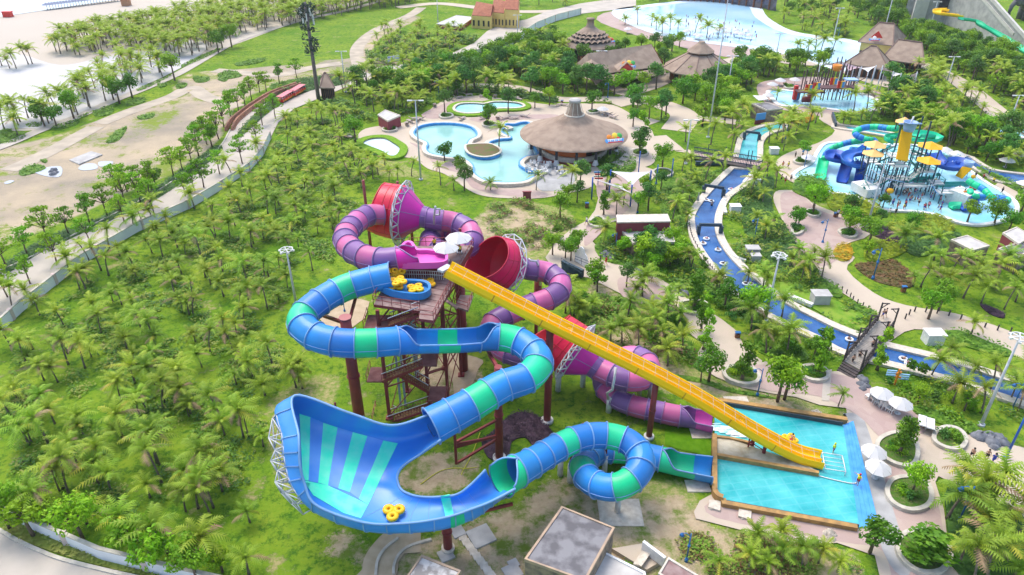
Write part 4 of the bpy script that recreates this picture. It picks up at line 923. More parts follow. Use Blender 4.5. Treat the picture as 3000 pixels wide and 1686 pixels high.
openings(hall, Qh, .2, 3.0, 9, m_glassd); openings(hall, Qh, .2, 3.0, 4, m_glassd, 3)
for u_ in (1890, 2150):
    q = at('B', u_, 500, 6.6); mb = MB(); mb.add([q+Vector(v) for v in ((-2.4,-1.6,-.8),(2.4,-1.6,-.8),(0,-1.2,1.2),(0,3.0,1.2),(-3,2.6,-.6),(3,2.6,-.6))], [(0,2,3,4),(1,5,3,2)]); mb.build('dormer_roof', m_thatch, hall)
    MB().add([q+Vector(v) for v in ((-2.0,-1.4,-.8),(2.0,-1.4,-.8),(0,-1.1,.95))], [(0,1,2)]).build('dormer_gable', m_redS if u_ > 2000 else m_wood, hall)
fruit_sign(hall, at('B', 2165, 505, 6.4), .9, 'Bamboo', 0)
# scalloped round pavilion
c = at('B', 1872, 335, 4.2); sc_ = thing('round_pavilion', 'round pavilion with rows of scalloped eyebrow openings in its shingle roof', 'pavilion', (c.x, c.y, 0))
RS_ = 8.2; mb = MB(); mb.lathe((c.x,c.y,0), [(RS_,4.0),(RS_,4.3)]+[(RS_*(1-t)+1.6*t, 4.3+5.2*t**.85) for t in [i/7 for i in range(8)]], 48); mb.lathe((c.x,c.y,0), [(RS_,4.2),(2,8.2)], 32); mb.build('roof', m_thatch, sc_)
for ringi, (tt, nn_) in enumerate(((.22,12),(.40,11),(.56,9))):
    rr_ = RS_*(1-tt)+1.6*tt; zz = 4.3+5.2*tt**.85
    for k in range(nn_):
        a = R(180+180*(k+.5+.3*ringi)/nn_+0); p = Vector((c.x+rr_*math.cos(a), c.y+rr_*math.sin(a), zz)); tg = Vector((-math.sin(a), math.cos(a), 0)); ot = Vector((math.cos(a), math.sin(a), 0)); wd = 1.0
        arc = [p+tg*wd*x+ot*.35+Vector((0,0,.75*(1-x*x)-.1)) for x in (-1,-.6,-.2,.2,.6,1)]
        back = [q-ot*2.2+Vector((0,0,.55)) for q in arc]
        MB().grid([arc, back]).build('eyebrow_roof', m_thatch, sc_); MB().add([q-ot*.12 for q in arc]+[arc[0]-Vector((0,0,.2))-ot*.1, arc[-1]-Vector((0,0,.2))-ot*.1], [(6,0,1,2,3,4,5,7)]).build('eyebrow_opening', m_glassd, sc_)
MB().lathe((c.x,c.y,0), [(1.7,9.0),(1.2,10.2),(1.0,11.6),(1.4,11.7),(1.3,12.1),(.01,12.2)], 16).build('roof_cone', m_thatch, sc_)
MB().lathe((c.x,c.y,0), [(RS_-1.6,0),(RS_-1.6,4.6)], 36).build('wall', m_wood, sc_)
for k in range(16):
    a = 2*math.pi*k/16; MB().box((c.x+(RS_-1.5)*math.cos(a), c.y+(RS_-1.5)*math.sin(a), 1.9), (.3,1.8,3.0), a).build('opening', m_glassd if k % 4 else m_white, sc_)
fruit_sign(sc_, at('B', 2030, 318, 5.5), .8, 'Garden', .5, ((-1,.8,.8,m_grS),(.2,1.2,.9,m_orS),(1.2,.8,.8,m_redS),(0,2.0,.6,m_orS)))
# polygonal pavilion with yellow walls
c = at('V', 2040+0, 0, 0) ; c = at('C', 130, 470, 4.0); c = at('V', 1757, 172, 3.6); pg = thing('shingle_pavilion', 'two tier eight sided shingle pavilion with yellow walls and a sunrise sign', 'pavilion', (c.x, c.y, 0))
RP = 10.2
mb = MB(); mb.lathe((c.x,c.y,0), [(RP,3.5),(RP,3.8),(3.4,7.8)], 10, smooth=False); mb.lathe((c.x,c.y,0), [(3.9,8.2),(3.9,8.4),(1.2,10.4),(.8,11.0),(.01,11.0)], 10, smooth=False); mb.build('roof', m_thatch, pg)
MB().lathe((c.x,c.y,0), [(3.0,7.4),(3.0,8.6)], 10, smooth=False).build('lantern_wall', m_wood, pg)
mb = MB()
for k in range(10):
    a = 2*math.pi*k/10; mb.beam((c.x+RP*math.cos(a), c.y+RP*math.sin(a), 3.84), (c.x+3.4*math.cos(a), c.y+3.4*math.sin(a), 7.84), .25, .15)
mb.build('roof_ridge', m_ridge, pg)
MB().lathe((c.x,c.y,0), [(RP-2.4,0),(RP-2.4,4.0)], 10, smooth=False).build('wall', m_yel, pg)
for k in range(20):
    a = 2*math.pi*(k+.5)/20; MB().box((c.x+(RP-2.65)*math.cos(a), c.y+(RP-2.65)*math.sin(a), 1.8), (.5,1.6,2.9), a).build('door_opening', m_glassd if k % 2 else m_wood, pg)
fruit_sign(pg, at('C', 140, 485, 5.0), 1.0, 'Sunset', 0, ((0,.5,1.1,m_redS),(0,.5,1.6,m_orS)))
# gabled houses on the right
def gable_house(nm, label, P, zr, zw, wallm, rid=.12, wallz=3.4, groups=None):
    o = thing(nm, label, 'building', (P[0].x, P[0].y, 0)); mb = MB(); r1, r2 = hip_roof(mb, P, rid, wallz, zr); mb.build('roof', m_thatch, o)
    mb = MB(); mb.beam(r1+Vector((0,0,.1)), r2+Vector((0,0,.1)), .35); [mb.beam(Vector((p[0],p[1],wallz+.08)), (r1 if i in (0,3) else r2)+Vector((0,0,.08)), .25, .15) for i, p in enumerate(P)]; mb.build('roof_ridge', m_ridge, o)
    mb = MB(); Q_ = walls(mb, P, 0, wallz+.3, ins=.86); mb.build('wall', wallm, o)
    openings(o, Q_, .2, 2.9, 7, m_glassd); openings(o, Q_, .2, 2.9, 4, m_wood, 1); openings(o, Q_, .2, 2.9, 4, m_wood, 3); return o, r1, r2
gh, r1, r2 = gable_house('shingle_house', 'large hipped shingle house with glass front and a red gable sign', [at('C',1325,305,6), at('C',1590,335,6), at('C',1690,270,6), at('C',1440,250,6)], 10.5, 0, m_yel, .28, 5.6)
MB().add([at('C',*q) for q in ((1420,280,7.2),(1510,290,7.2),(1480,235,9.6))], [(0,1,2)]).build('gable', m_redS, gh)
fruit_sign(gh, at('C',1450,300,7.0), .7, 'Club', -.1, ((0,.9,.8,m_whS),))
gable_house('shingle_house', 'two tier shingle house with dark ridges behind the shade sails', [at('C',1215,475,3.6), at('C',1555,520,3.6), at('C',1560,450,3.6), at('C',1330,425,3.6)], 8.0, 0, m_wood, .42)
gable_house('shingle_house', 'low shingle house with lit yellow windows right of the two tier house', [at('C',1500,435,3.8), at('C',1830,480,3.8), at('C',1820,405,3.8), at('C',1600,370,3.8)], 8.0, 0, m_wood, .18)
gable_house('thatched_hut', 'small pointed shingle hut beside the road under the tall mast', [at('A',2415,680,2.8), at('A',2530,683,2.8), at('A',2500,625,2.8), at('A',2420,618,2.8)], 6.2, 0, m_wood, .42)
# flat service buildings
def flat_house(label, P, z, wallm=m_rubble, roofm=m_concrete, nm='service_building', par=.12, kerbm=m_coping, extra=None):
    o = thing(nm, label, 'building', (P[0].x, P[0].y, 0)); Q_ = [(p.x,p.y) for p in P]
    MB().prism(Q_, 0, z-par-.22, 0).build('wall', wallm, o); 
    inn = offset_poly(Q_, -.2); mb = MB(); n_ = len(Q_)
    mb.grid([[(p[0],p[1],zz) for p in q] for q, zz in ((Q_, z-par-.22), (offset_poly(Q_, .06), z-par-.22), (offset_poly(Q_, .06), z), (inn, z), (inn, z-par))], closed=True, smooth=False); mb.build('parapet', kerbm, o)
    MB().prism(offset_poly(Q_, -.18), z-par-.15, z-par+.01, 0).build('roof', roofm, o); return o
m_roofC = mat('stained_roof', (.24,.235,.24), .9, (.13,.125,.13), .7, 7, bump=.2, lo=.42, hi=.58); m_roofL = mat('pale_roof', (.56,.54,.50), .9, (.44,.42,.39), .8, 6); m_maroon = mat('maroon_wall', (.24,.05,.06), .7)
fb_ = flat_house('large flat roofed concrete building with stone walls in front of the splash pool', [at('N',1385,740,4.2), at('N',1665,345,4.2), at('N',2060,505,4.2), at('N',1840,905,4.2)], 4.2, roofm=m_roofC, kerbm=mat('peach_parapet', (.50,.36,.24), .8, (.36,.27,.20), 1))
flat_house('small flat roof with pale stained slab below the bowl of the blue slide', [at('N',490,880,3.2), at('N',605,712,3.2), at('N',900,830,3.2), at('N',760,1040,3.2)], 3.2, roofm=mat('patchy_roof', (.55,.53,.50), .9, (.28,.26,.24), .9, 6, lo=.45, hi=.55), kerbm=mat('peach_parapet', (.50,.36,.24)))
an = flat_house('low white annex roof joined to the large flat roofed building', [at('N',1868,905,2.4), at('N',1985,688,2.4), at('N',2290,840,2.4), at('N',2330,990,2.4), at('N',1860,1010,2.4)], 2.4, m_white, m_roofL, kerbm=m_white)
lb = thing('loading_bay', 'sunken ramp with white parapet and steps behind the flat building', 'ramp', at('N',2280,700,0))
MB().prism(pts('N','2040,690 2275,650 2440,770 2300,850'), 0, .5).build('ramp_slab', m_pave, lb); MB().beam(at('N',2275,640,1.2), at('N',2440,765,1.2), .3, 1.2).build('ramp_wall', m_white, lb)
for k in range(3): MB().beam(at('N',2290+k*18,680+k*3,.7+k*.1), at('N',2215+k*18,790+k*3,.7+k*.1), .35, .2).build('step', m_coping, lb)
flat_house('brown slab roof cut by the bottom edge right of the ramp', [at('N',2395,850,2.6), at('N',2470,730,2.6), at('N',2700,870,2.6), at('N',2560,960,2.6)], 2.6, m_rubble, m_deck)
flat_house('flat roofed pump house with stone walls in the garden right of the promenade', [at('M',2025,490,3.2), at('M',2205,438,3.2), at('M',1965,328,3.2), at('M',1792,375,3.2)], 3.2, roofm=m_roofL)
flat_house('pale roofed maroon pump house at the right edge', [at('M',2350,300,3.2), at('M',2500,238,3.2), at('M',2660,330,3.2), at('M',2520,420,3.2)], 3.2, m_maroon, m_roofL)
flat_house('grey roofed stone pump house at the right edge below the maroon one', [at('M',2300,470,2.8), at('M',2540,400,2.8), at('M',2700,480,2.8), at('M',2500,560,2.8)], 2.8, m_rubble, m_roofC)
wr = flat_house('flat roofed building with a raised maroon rear block beside the river', [at('J',680,530,3.0), at('J',1165,520,3.0), at('J',1215,670,3.0), at('J',820,680,3.0)], 3.0, m_rubble, m_roofL)
q4 = [at('J',665,425,4.6), at('J',1145,418,4.6), at('J',1170,480,4.6), at('J',668,490,4.6)]; MB().prism([(p.x,p.y) for p in q4], 0, 4.5, 1, 0).build('rear_block', [m_maroon, m_roofL], wr); MB().prism(offset_poly([(p.x,p.y) for p in q4], .15), 4.5, 4.7).build('rear_parapet', m_coping, wr)
tk = flat_house('ticket kiosk with blue window and grey flat roof by the upper river', [at('O',540,635,3.4), at('O',715,615,3.4), at('O',560,555,3.4), at('O',380,562,3.4)], 3.4, m_rubble, m_roofC, nm='kiosk')
MB().box(at('O', 485, 705, 1.9), (3.2,.2,1.6), .35).build('window', m_blueS, tk); MB().prism(pts('O','365,610 430,665 530,650 490,615'), 3.0, 3.15).build('canopy', m_white, tk); MB().box(at('O',480,760,.6)+Vector((0,.2,0)), (3.6,.2,1.2), .35).build('counter', m_maroon, tk)
flat_house('small flat roofed hut at the left end of the lagoon terrace', [at('B',275,865,2.8), at('B',350,912,2.8), at('B',445,870,2.8), at('B',330,828,2.8)], 2.8, m_maroon, m_roofL)
flat_house('white rectangular roof slab with grid joints beyond the field', [at('B',715,180,1.6), at('B',900,200,1.6), at('B',1000,130,1.6), at('B',870,115,1.6)], 1.6, m_maroon, mat('grid_roof', (.62,.62,.66), .8, (.48,.48,.52), .5), par=.1)
# yellow houses
m_tile = mat('terracotta_tiles', (.36,.13,.07), .8, (.26,.09,.05), 1)
yh = [('yellow house with red tiled gable behind the far road, nearest of its row', ((980,120),(1130,130),(1165,75),(1050,40)), 4.5), ('yellow house with stepped red tile roof, middle of its row', ((1130,95),(1230,105),(1260,50),(1165,15)), 5.2), ('tall yellow house with red tiles at the far end of its row', ((1230,75),(1340,80),(1345,10),(1240,0)), 6.5)]
for lb_, q, zz in yh:
    P = [at('B', x, y, zz) for x, y in q]; o = thing('yellow_house', lb_, 'house', (P[0].x,P[0].y,0), 'yellow houses beyond the far road'); Q_ = [(p.x,p.y) for p in P]
    MB().prism(Q_, 0, zz).build('wall', m_yel, o); mb = MB(); hip_roof(mb, [Vector((*q_,0)) for q_ in offset_poly(Q_, -.2)], 0.0, zz+.2, zz+3.2); mb.build('roof', m_tile, o); openings(o, Q_, 1, 3, 4, m_glassd, 0, 'window', .35)
# castle ramp at upper right
m_stone = mat('castle_stone', (.46,.45,.42), .9, (.32,.315,.30), .5, 6, bump=.5)
ct = thing('stone_castle', 'grey stone fort with tall wall and sloping stair ramp at the upper right corner', 'castle', at('C', 1850, 170, 0))
W0, W1 = at('C', 1660, 160, 0), at('C', 1990, 160, 0)
MB().prism([W0, at('C',1990,180,0), at('C',2010,90,0), at('C',1700,70,0)], 0, 17, 0).build('keep_wall', m_stone, ct)
MB().box((at('C',1760,170,0)+Vector((0,-.6,9))), (5,1.0,18)).build('pilaster', mat('pale_stone', (.58,.56,.50), .9, (.50,.48,.43), .6), ct)
MB().box((at('C',1930,176,0)+Vector((0,-.5,9))), (3.5,1.4,10)).build('arched_opening', m_glassd, ct)
ra, rb2_ = at('C', 1990, 190, 0), at('C', 2560, 400, 0); dd = Vector((0,7,0)); mb = MB()
pr = [Vector((ra.x,ra.y,0)), Vector((rb2_.x,rb2_.y,0)), Vector((rb2_.x,rb2_.y,4)), Vector((ra.x,ra.y,20))]; bk_ = [p+dd for p in pr]
mb.add(pr+bk_, [(0,1,2,3),(7,6,5,4),(3,2,6,7),(0,3,7,4)]); mb.build('ramp_wall', m_stone, ct)
for off_ in (Vector((0,-.2,.5)), Vector((0,6.9,.5))): MB().beam(pr[3]+off_, pr[2]+off_, .8, 1.1).build('ramp_parapet', mat('pale_stone', (.48,.45,.40)), ct)
st = MB(); 
for k in range(34): st.box((pr[3]+Vector((0,3.4,0))).lerp(pr[2]+Vector((0,3.4,0)), (k+.5)/34)+Vector((0,0,.25)), ((rb2_.x-ra.x)/34*1.1, 5, .3))
st.build('ramp_steps', mat('pale_stone', (.48,.45,.40)), ct)
gs = thing('water_slide', 'yellow and green open slide curving down past the stone fort', 'water slide', at('C', 2100, 160, 0))
def trough(root, zn, s, wd, m, nm='slide_trough'):
    P = resample(crom([at(zn, *map(float, q.split(','))) for q in s.split()], 6), 40); rws = []
    for i, p in enumerate(P):
        t = (P[min(i+1,40)]-P[max(i-1,0)]).normalized(); sd = t.cross(Vector((0,0,1))).normalized(); rws.append([p+sd*x*wd+Vector((0,0,z)) for x, z in ((-.55,.7),(-.45,.1),(0,0),(.45,.1),(.55,.7),(.6,.7),(.5,-.15),(-.5,-.15),(-.6,.7),(-.55,.7))])
    return MB().grid(rws, smooth=True).build(nm, m, root)
trough(gs, 'C', '2100,130,9 2020,120,9.5 1950,110,10 1915,98,10.2 1930,85,10.4 2000,82,10.6', 2.2, P_['Y']); trough(gs, 'C', '2100,150,9 2200,165,8 2260,200,7 2350,250,5.5 2450,310,4 2576,390,2.6 2700,470,1.5', 2.4, P_['G'])
for x_, y_ in ((2110,215),(2260,265),(2340,300)): p = at('C',x_,y_); MB().beam(p, (p.x,p.y,6.5), .5).build('support_column', m_steelR, gs)
el = thing('elephant_statue', 'large grey elephant statue cut by the right edge near the fort', 'statue', at('C', 2520, 150, 0))
e0 = at('C', 2540, 150, 0)
mb = MB(); M_ = Matrix.Identity(3); mb.lathe((e0.x+3,e0.y,6.2), [(.1,-4),(2.4,-3.2),(3.6,-1),(3.8,1),(3,3),(.1,4)], 16, M=Matrix.Rotation(math.pi/2,3,'Y')); mb.lathe((e0.x-2.2,e0.y,7.4), [(.1,-2.4),(1.7,-1.6),(2.3,0),(1.6,1.7),(.1,2.3)], 14)
mb.tube([(e0.x-3.6,e0.y,7),(e0.x-4.8,e0.y,5),(e0.x-5.0,e0.y,2.6),(e0.x-4.4,e0.y,1)], [1.0,.8,.55,.35], 8)
for dx, dy in ((1,-1.8),(1,1.8),(5.2,-1.8),(5.2,1.8)): mb.cyl((e0.x+dx,e0.y+dy,0), (e0.x+dx,e0.y+dy,5), 1.2, 1.3, n=10)
mb.build('body', mat('elephant_grey', (.10,.10,.11), .8, (.15,.15,.16), .4), el)
# rock backdrop of the wave pool
rk = thing('rock_wall', 'fake rock and plank wall behind the wave pool', 'wall', at('C', 300, 20, 0))
bw = crom([at('V',1700,4,0), at('V',1780,7,0), at('V',1860,16,0), at('V',1955,30,0)], 10); random.seed(3)
mb = MB(); rws = [[Vector((p.x+random.uniform(-.5,.5), p.y+2+random.uniform(-.5,.5), z+random.uniform(-.3,.3))) for p in bw] for z in (0,2,4,6,7.5)]; mb.grid(rws, smooth=False); mb.grid([[q+Vector((0,5,0)) for q in rws[-1]], rws[-1]][::-1], smooth=False); mb.build('rock_face', mat('painted_rock', (.20,.16,.15), .9, (.12,.13,.18), .3, 5, bump=.5), rk)
for k in range(2, len(bw)-1, 2): MB().beam((bw[k].x,bw[k].y+1.2,0), (bw[k].x,bw[k].y+1.2,6.5), .5).build('timber_post', m_wood, rk)
# phone mast disguised as a tree is in the trees file
# ============================================================ PLAY STRUCTURE AND SMALL THINGS
m_pblue = plastic('royal_blue_fibreglass', (.01,.11,.52)); m_dsteel = mat('dark_steel', (.04,.07,.10), .5); m_lb = mat('pale_blue_plastic', (.30,.45,.72), .4); m_peach = mat('peach_canopy', (.80,.48,.16), .6); m_gold = mat('golden_canopy', (.82,.42,.01), .5); m_teal = plastic('teal_panel', (.01,.30,.26))
pl = thing('play_structure', 'blue, green and yellow water play structure with a giant tipping bucket on its tower', 'play structure', at('K', 1200, 900, 0))
def at_h(zn, x, y, z): return at(zn, x, y, z)
def canopy(zn, x, y, z, r, m, zb):
    c_ = at(zn, x, y, z); MB().lathe(c_, [(r,0),(r*.55,.35),(.05,.9)], 6, smooth=False).lathe(c_-Vector((0,0,.08)), [(r,.04),(.05,.8)], 6, smooth=False).build('roof_canopy', m, pl)
    for dx, dy in ((-1,-1),(1,-1),(1,1),(-1,1)): MB().beam((c_.x+dx*r*.5,c_.y+dy*r*.5,zb), (c_.x+dx*r*.5,c_.y+dy*r*.5,z), .16).build('canopy_post', m_dsteel, pl)
T0 = at('K', 1190, 900, 0)       # tower foot
tx, ty = T0.x, T0.y
for dx, dy in ((-1.8,-1.5),(1.8,-1.5),(1.8,1.5),(-1.8,1.5)): MB().beam((tx+dx,ty+dy,0), (tx+dx,ty+dy,13.6), .22).build('tower_post', m_dsteel, pl)
yb_ = MB(); top_ = (at('K', 1245, 290, 13.2), at('K', 1355, 300, 13.2), at('K', 1300, 625, 8.2), at('K', 1185, 600, 8.2)); yb_.add(list(top_)+[p+Vector((0,.3,-.25)) for p in top_], [(0,1,2,3),(7,6,5,4),(0,4,5,1),(1,5,6,2),(2,6,7,3),(3,7,4,0)]); yb_.build('spill_board', mat('orange_yellow_board', (.98,.50,.003), .4), pl)
bk = at('K', 1318, 270, 14.4); MB().lathe(bk, [(.01,-.6),(.85,-.6),(1.0,0),(1.15,.95),(1.2,.95),(1.2,1.06),(1.08,1.06),(.95,.2),(.01,.1)], 20).build('tipping_bucket', m_lb, pl); MB().cyl(bk+Vector((0,0,.2)), bk+Vector((.2,0,2.0)), .16, n=8).build('spout_pipe', m_white, pl); MB().beam(bk+Vector((-2.0,0,.7)), bk+Vector((2.0,0,.7)), .22).build('bucket_axle', m_lb, pl)
for x, y, z, r, m_, zb in ((955,455,8.6,2.2,m_peach,5),(935,545,7.6,2.1,m_peach,4),(1540,465,8.4,2.4,m_gold,5),(1525,622,6.8,2.3,m_gold,4),(1262,210,14.6,1.6,m_peach,13)): canopy('K', x, y, z, r, m_, zb)
def plat(zn, x, y, z, sx, sy, rz=0):
    c_ = at(zn, x, y, z); mb = MB().box(c_, (sx,sy,.25), rz); mb.build('platform', m_white, pl)
    for dx, dy in ((-1,-1),(1,-1),(1,1),(-1,1)): MB().beam((c_.x+dx*sx*.45,c_.y+dy*sy*.45,0), (c_.x+dx*sx*.45,c_.y+dy*sy*.45,z+1), .14).build('platform_post', m_dsteel, pl)
    rl = MB()
    for h in (.5,1.0):
        for (a1,b1),(a2,b2) in (((-1,-1),(1,-1)),((1,-1),(1,1)),((1,1),(-1,1)),((-1,1),(-1,-1))): rl.beam((c_.x+a1*sx*.5,c_.y+b1*sy*.5,z+h), (c_.x+a2*sx*.5,c_.y+b2*sy*.5,z+h), .06)
    rl.build('platform_railing', m_teal, pl)
for q in ((910,620,4.6,2.6,2.4),(900,560,5.0,2.4,2.2),(1200,660,6.0,3.0,2.6),(1480,720,4.2,3.0,2.4),(1400,540,5.4,2.6,2.2),(1190,800,2.6,3.4,2.4),(1330,880,1.9,6.0,1.8),(1750,950,2.2,4.6,2.0),(1600,850,2.4,2.2,2.2),(1180,560,7.6,3.0,2.4)): plat('K', *q)
def stair(zn, x0, y0, z0, x1, y1, z1, w_=1.3):
    a, b = at(zn, x0, y0, z0), at(zn, x1, y1, z1); st = MB(); n_ = 14; d_ = (b-a); az = math.atan2(d_.y, d_.x)
    for i in range(n_): st.box(a.lerp(b, (i+.5)/n_), (.32, w_, .1), az)
    sd = Vector((-math.sin(az), math.cos(az), 0))*w_/2
    for s_ in (-1,1): st.beam(a+sd*s_, b+sd*s_, .1, .3, 1); st.beam(a+sd*s_+Vector((0,0,1)), b+sd*s_+Vector((0,0,1)), .08, .08, 1)
    st.build('stair_flight', [m_white, m_teal], pl)
for q in ((1000,540,5.0,1150,460,7.6),(990,630,4.6,1160,560,6.6),(970,640,4.4,1080,760,2.6),(960,880,1.2,1110,790,2.6),(1300,600,6.0,1400,690,4.2),(1440,720,4.2,1290,830,2.4),(830,880,2.6,920,1020,.2),(1310,500,7,1480,560,5.4),(1500,640,5.6,1500,720,4.2)): stair('K', *q)
MB().box(at('K', 850, 920, 1.4), (3.0,4.4,1.6), .3).build('ramp_block', m_white, pl)
MB().box(at('K', 1880, 1010, 1.5), (3.4,3.8,2.6), .5).build('ramp_block', m_white, pl)
bq = at('K', 1890, 740, 3.6); yb2 = [at('K',*p) for p in ((1880,680,4.6),(1985,700,4.6),(1880,805,2.6),(1810,770,2.6))]; MB().add(yb2+[p-Vector((0,0,.2)) for p in yb2], [(0,1,2,3),(7,6,5,4),(0,4,5,1),(1,5,6,2),(2,6,7,3),(3,7,4,0)]).build('spill_board', mat('orange_yellow_board', (.85,.36,.003)), pl)
MB().lathe(at('K',1940,675,4.6), [(.01,-.3),(.7,-.3),(.95,.9),(.8,.9),(.01,0)], 14).build('tipping_bucket', m_lb, pl)
def small_tube(zn, s, r, pat, root=pl, nm='slide_tube', mats=None):
    C = [at(zn, *map(float, q.split(','))) for q in s.split()]; P = resample(crom(C, 8), len(pat)*4)
    for k, ch_ in enumerate(pat): MB().tube(P[k*4:k*4+5], r, 12).build(nm, (mats or dict(B=P_['B'], G=P_['G'], K=m_pblue, T=m_teal))[ch_], root)
small_tube('K', '1190,280,9.5 1080,275,9 960,262,8.6 840,272,8.2 765,300,7.8 745,335,7.4 790,370,7 880,400,6.6 940,405,6.3 960,440,6', .62, 'GGBBGGBBGGBBGGBB')
small_tube('K', '900,395,6.4 800,410,5.8 690,425,5.2 580,455,4.5 500,490,3.6 450,530,2.8 420,580,1.8 410,610,1.4', .62, 'BGGGBBGGGBBG')
def otr(zn, s, wd, m_, nm='slide_trough', root=pl): return trough(root, zn, s, wd, m_, nm)
otr('K', '410,600,1.5 395,680,.7 375,760,.45 368,820,.35', 1.8, P_['G'])
otr('K', '890,490,5.4 800,540,4.8 700,560,4.4 650,600,4 680,650,3.6 770,680,3.2 830,660,2.8 800,620,2.5', 2.0, m_pblue); otr('K', '640,590,3.4 560,555,3.2 490,560,3 480,600,2.8 560,625,2.5 640,630,2.2 650,680,1.6 620,780,.8 600,850,.4', 1.9, m_pblue)
otr('K', '820,640,3.4 800,720,2.2 785,800,1 770,870,.4', 1.5, m_pblue); small_tube('K', '700,500,3.6 760,505,3.4 830,520,3.4', .6, 'BTT')
otr('K', '1560,540,5.4 1600,610,4.6 1680,680,4 1760,700,3.6 1860,690,3.2 1890,660,3.0 1840,640,3.0 1760,650,2.8', 2.6, m_pblue)
otr('K', '1370,360,8 1450,350,7.6 1550,360,7.2 1600,385,6.8 1560,405,6.4 1450,405,6.2 1380,395,6', 2.2, P_['G']); otr('K', '1190,370,8 1120,375,7.6 1095,405,7 1140,430,6.6', 1.6, P_['G'])
small_tube('K', '1940,830,3.6 2000,870,3.3 2100,920,3 2180,1000,2.4 2260,1040,1.9 2340,1060,1.4 2360,1035,1.2 2300,1020,1.2 2200,1005,1', .6, 'GGBGGBBGGBB'); small_tube('K', '1960,940,3 1980,990,2.6 2060,1010,2.2 2120,1010,1.8', .6, 'GGBB')
otr('K', '1960,1010,2.4 1980,1060,1.6 1960,1110,.9 1860,1130,.5', 1.8, m_pblue); otr('K', '1860,1110,.8 1800,1110,.6 1750,1120,.4', 1.4, P_['G'])
random.seed(11)
for k in range(24):      # water guns, hoops and posts
    x = random.uniform(940, 1940); y = random.uniform(700, 960); p = at('K', x, y, 0); h = random.uniform(1.5, 3.6)
    mb = MB().beam(p, (p.x,p.y,h), .08)
    if k % 3 == 0: mb.lathe((p.x,p.y,h), [(.01,-.4),(.4,-.2),(.4,.2),(.01,.4)], 8)
    mb.build('spray_post', [m_dsteel, m_teal, m_gold, m_lb, m_white][k % 5], pl)
for x, y, m_ in ((2000,910,m_redS),(1115,940,m_gold),(1600,840,m_gold)): MB().lathe(at('K',x,y,2.0), [(.01,-.5),(.5,-.35),(.65,0),(.5,.35),(.01,.5)], 10).build('spray_ball', m_, pl)
MB().box(at('K',1930,975,2.4), (1.6,.3,1.3), .1).build('panel', m_orS, pl)
MB().box(at('K',1400,820,1.6), (6.5,.3,1.2), .05).build('panel', m_teal, pl); MB().box(at('K',1780,870,1.6), (6.5,.3,1.0), .05).build('panel', m_teal, pl)
for k in range(60):      # thin rails, nets and pipes between the platforms
    x = random.uniform(860, 1900); y = random.uniform(560, 900); z = random.uniform(1.2, 5.5)*(1-(abs(x-1200)/1400)); p = at('K', x, y, z); q = p+Vector((random.uniform(-3.5,3.5), random.uniform(-2,2), random.choice((0,0,random.uniform(-1.5,1.5)))))
    MB().beam(p, q, .09).build('rail', [m_white, m_teal, m_lb, m_white, P_['B'], m_dsteel][k % 6], pl)
# ---- rain fort (red and orange wooden play structure farther off)
rf = thing('rain_fort', 'dark timber water play fort with red and orange panels and a striped bucket', 'play structure', at('C', 1080, 740, 0))
m_dw = mat('dark_timber', (.10,.05,.05), .7)
for x in range(880, 1300, 30):
    for y in (700, 760):
        p = at('C', x+random.uniform(-8,8), y, 0); h = 6+4*math.exp(-((x-1150)/90)**2)+random.uniform(-1,.6); MB().beam(p, (p.x,p.y,h), .22).build('timber_post', m_dw, rf)
for x, y, z in ((950,665,5),(1010,650,5.4),(1140,615,7),(1195,640,6)): MB().box(at('C',x,y,z), (1.6,.3,1.7)).build('yellow_panel', m_gold, rf); MB().box(at('C',x-15,y,z), (.7,.34,1.7)).build('red_panel', m_redS, rf); MB().box(at('C',x+16,y,z), (.6,.34,1.5)).build('blue_panel', m_blueS, rf)
MB().lathe(at('C',1165,515,10.5), [(.01,-.6),(.9,-.6),(1.15,.8),(1.0,.8),(.01,-.3)], 12).build('tipping_bucket', m_orS, rf); MB().lathe(at('C',1165,528,9.7), [(1.05,0),(1.1,.4)], 12).build('bucket_band', m_redS, rf)
for x, y, z, a, b in ((960,690,3.4,7,3),(1150,660,4.5,8,3),(1240,660,4,5,3)): MB().box(at('C',x,y,z), (a,b,.25)).build('platform', m_dw, rf)
MB().box(at('C',850,700,2.5), (.9,.9,3.6)).build('red_tower', m_redS, rf); MB().box(at('C',855,725,1.4), (1.2,1.0,2.2)).build('blue_tower', m_blueS, rf)
otr('C', '1000,690,3.6 950,740,2 930,770,.6', 2.2, m_maroon, 'slide_trough', rf)
for k in range(14):
    p = at('C', random.uniform(900,1280), random.uniform(690,770), 0); q = p+Vector((random.uniform(-4,4),0,0)); MB().beam((p.x,p.y,random.uniform(1,3)), (q.x,q.y,random.uniform(4,6)), .14).build('brace', m_dw, rf)
MB().box(at('C',1270,600,6.4), (3,2.4,.3)).build('platform', m_lb, rf)
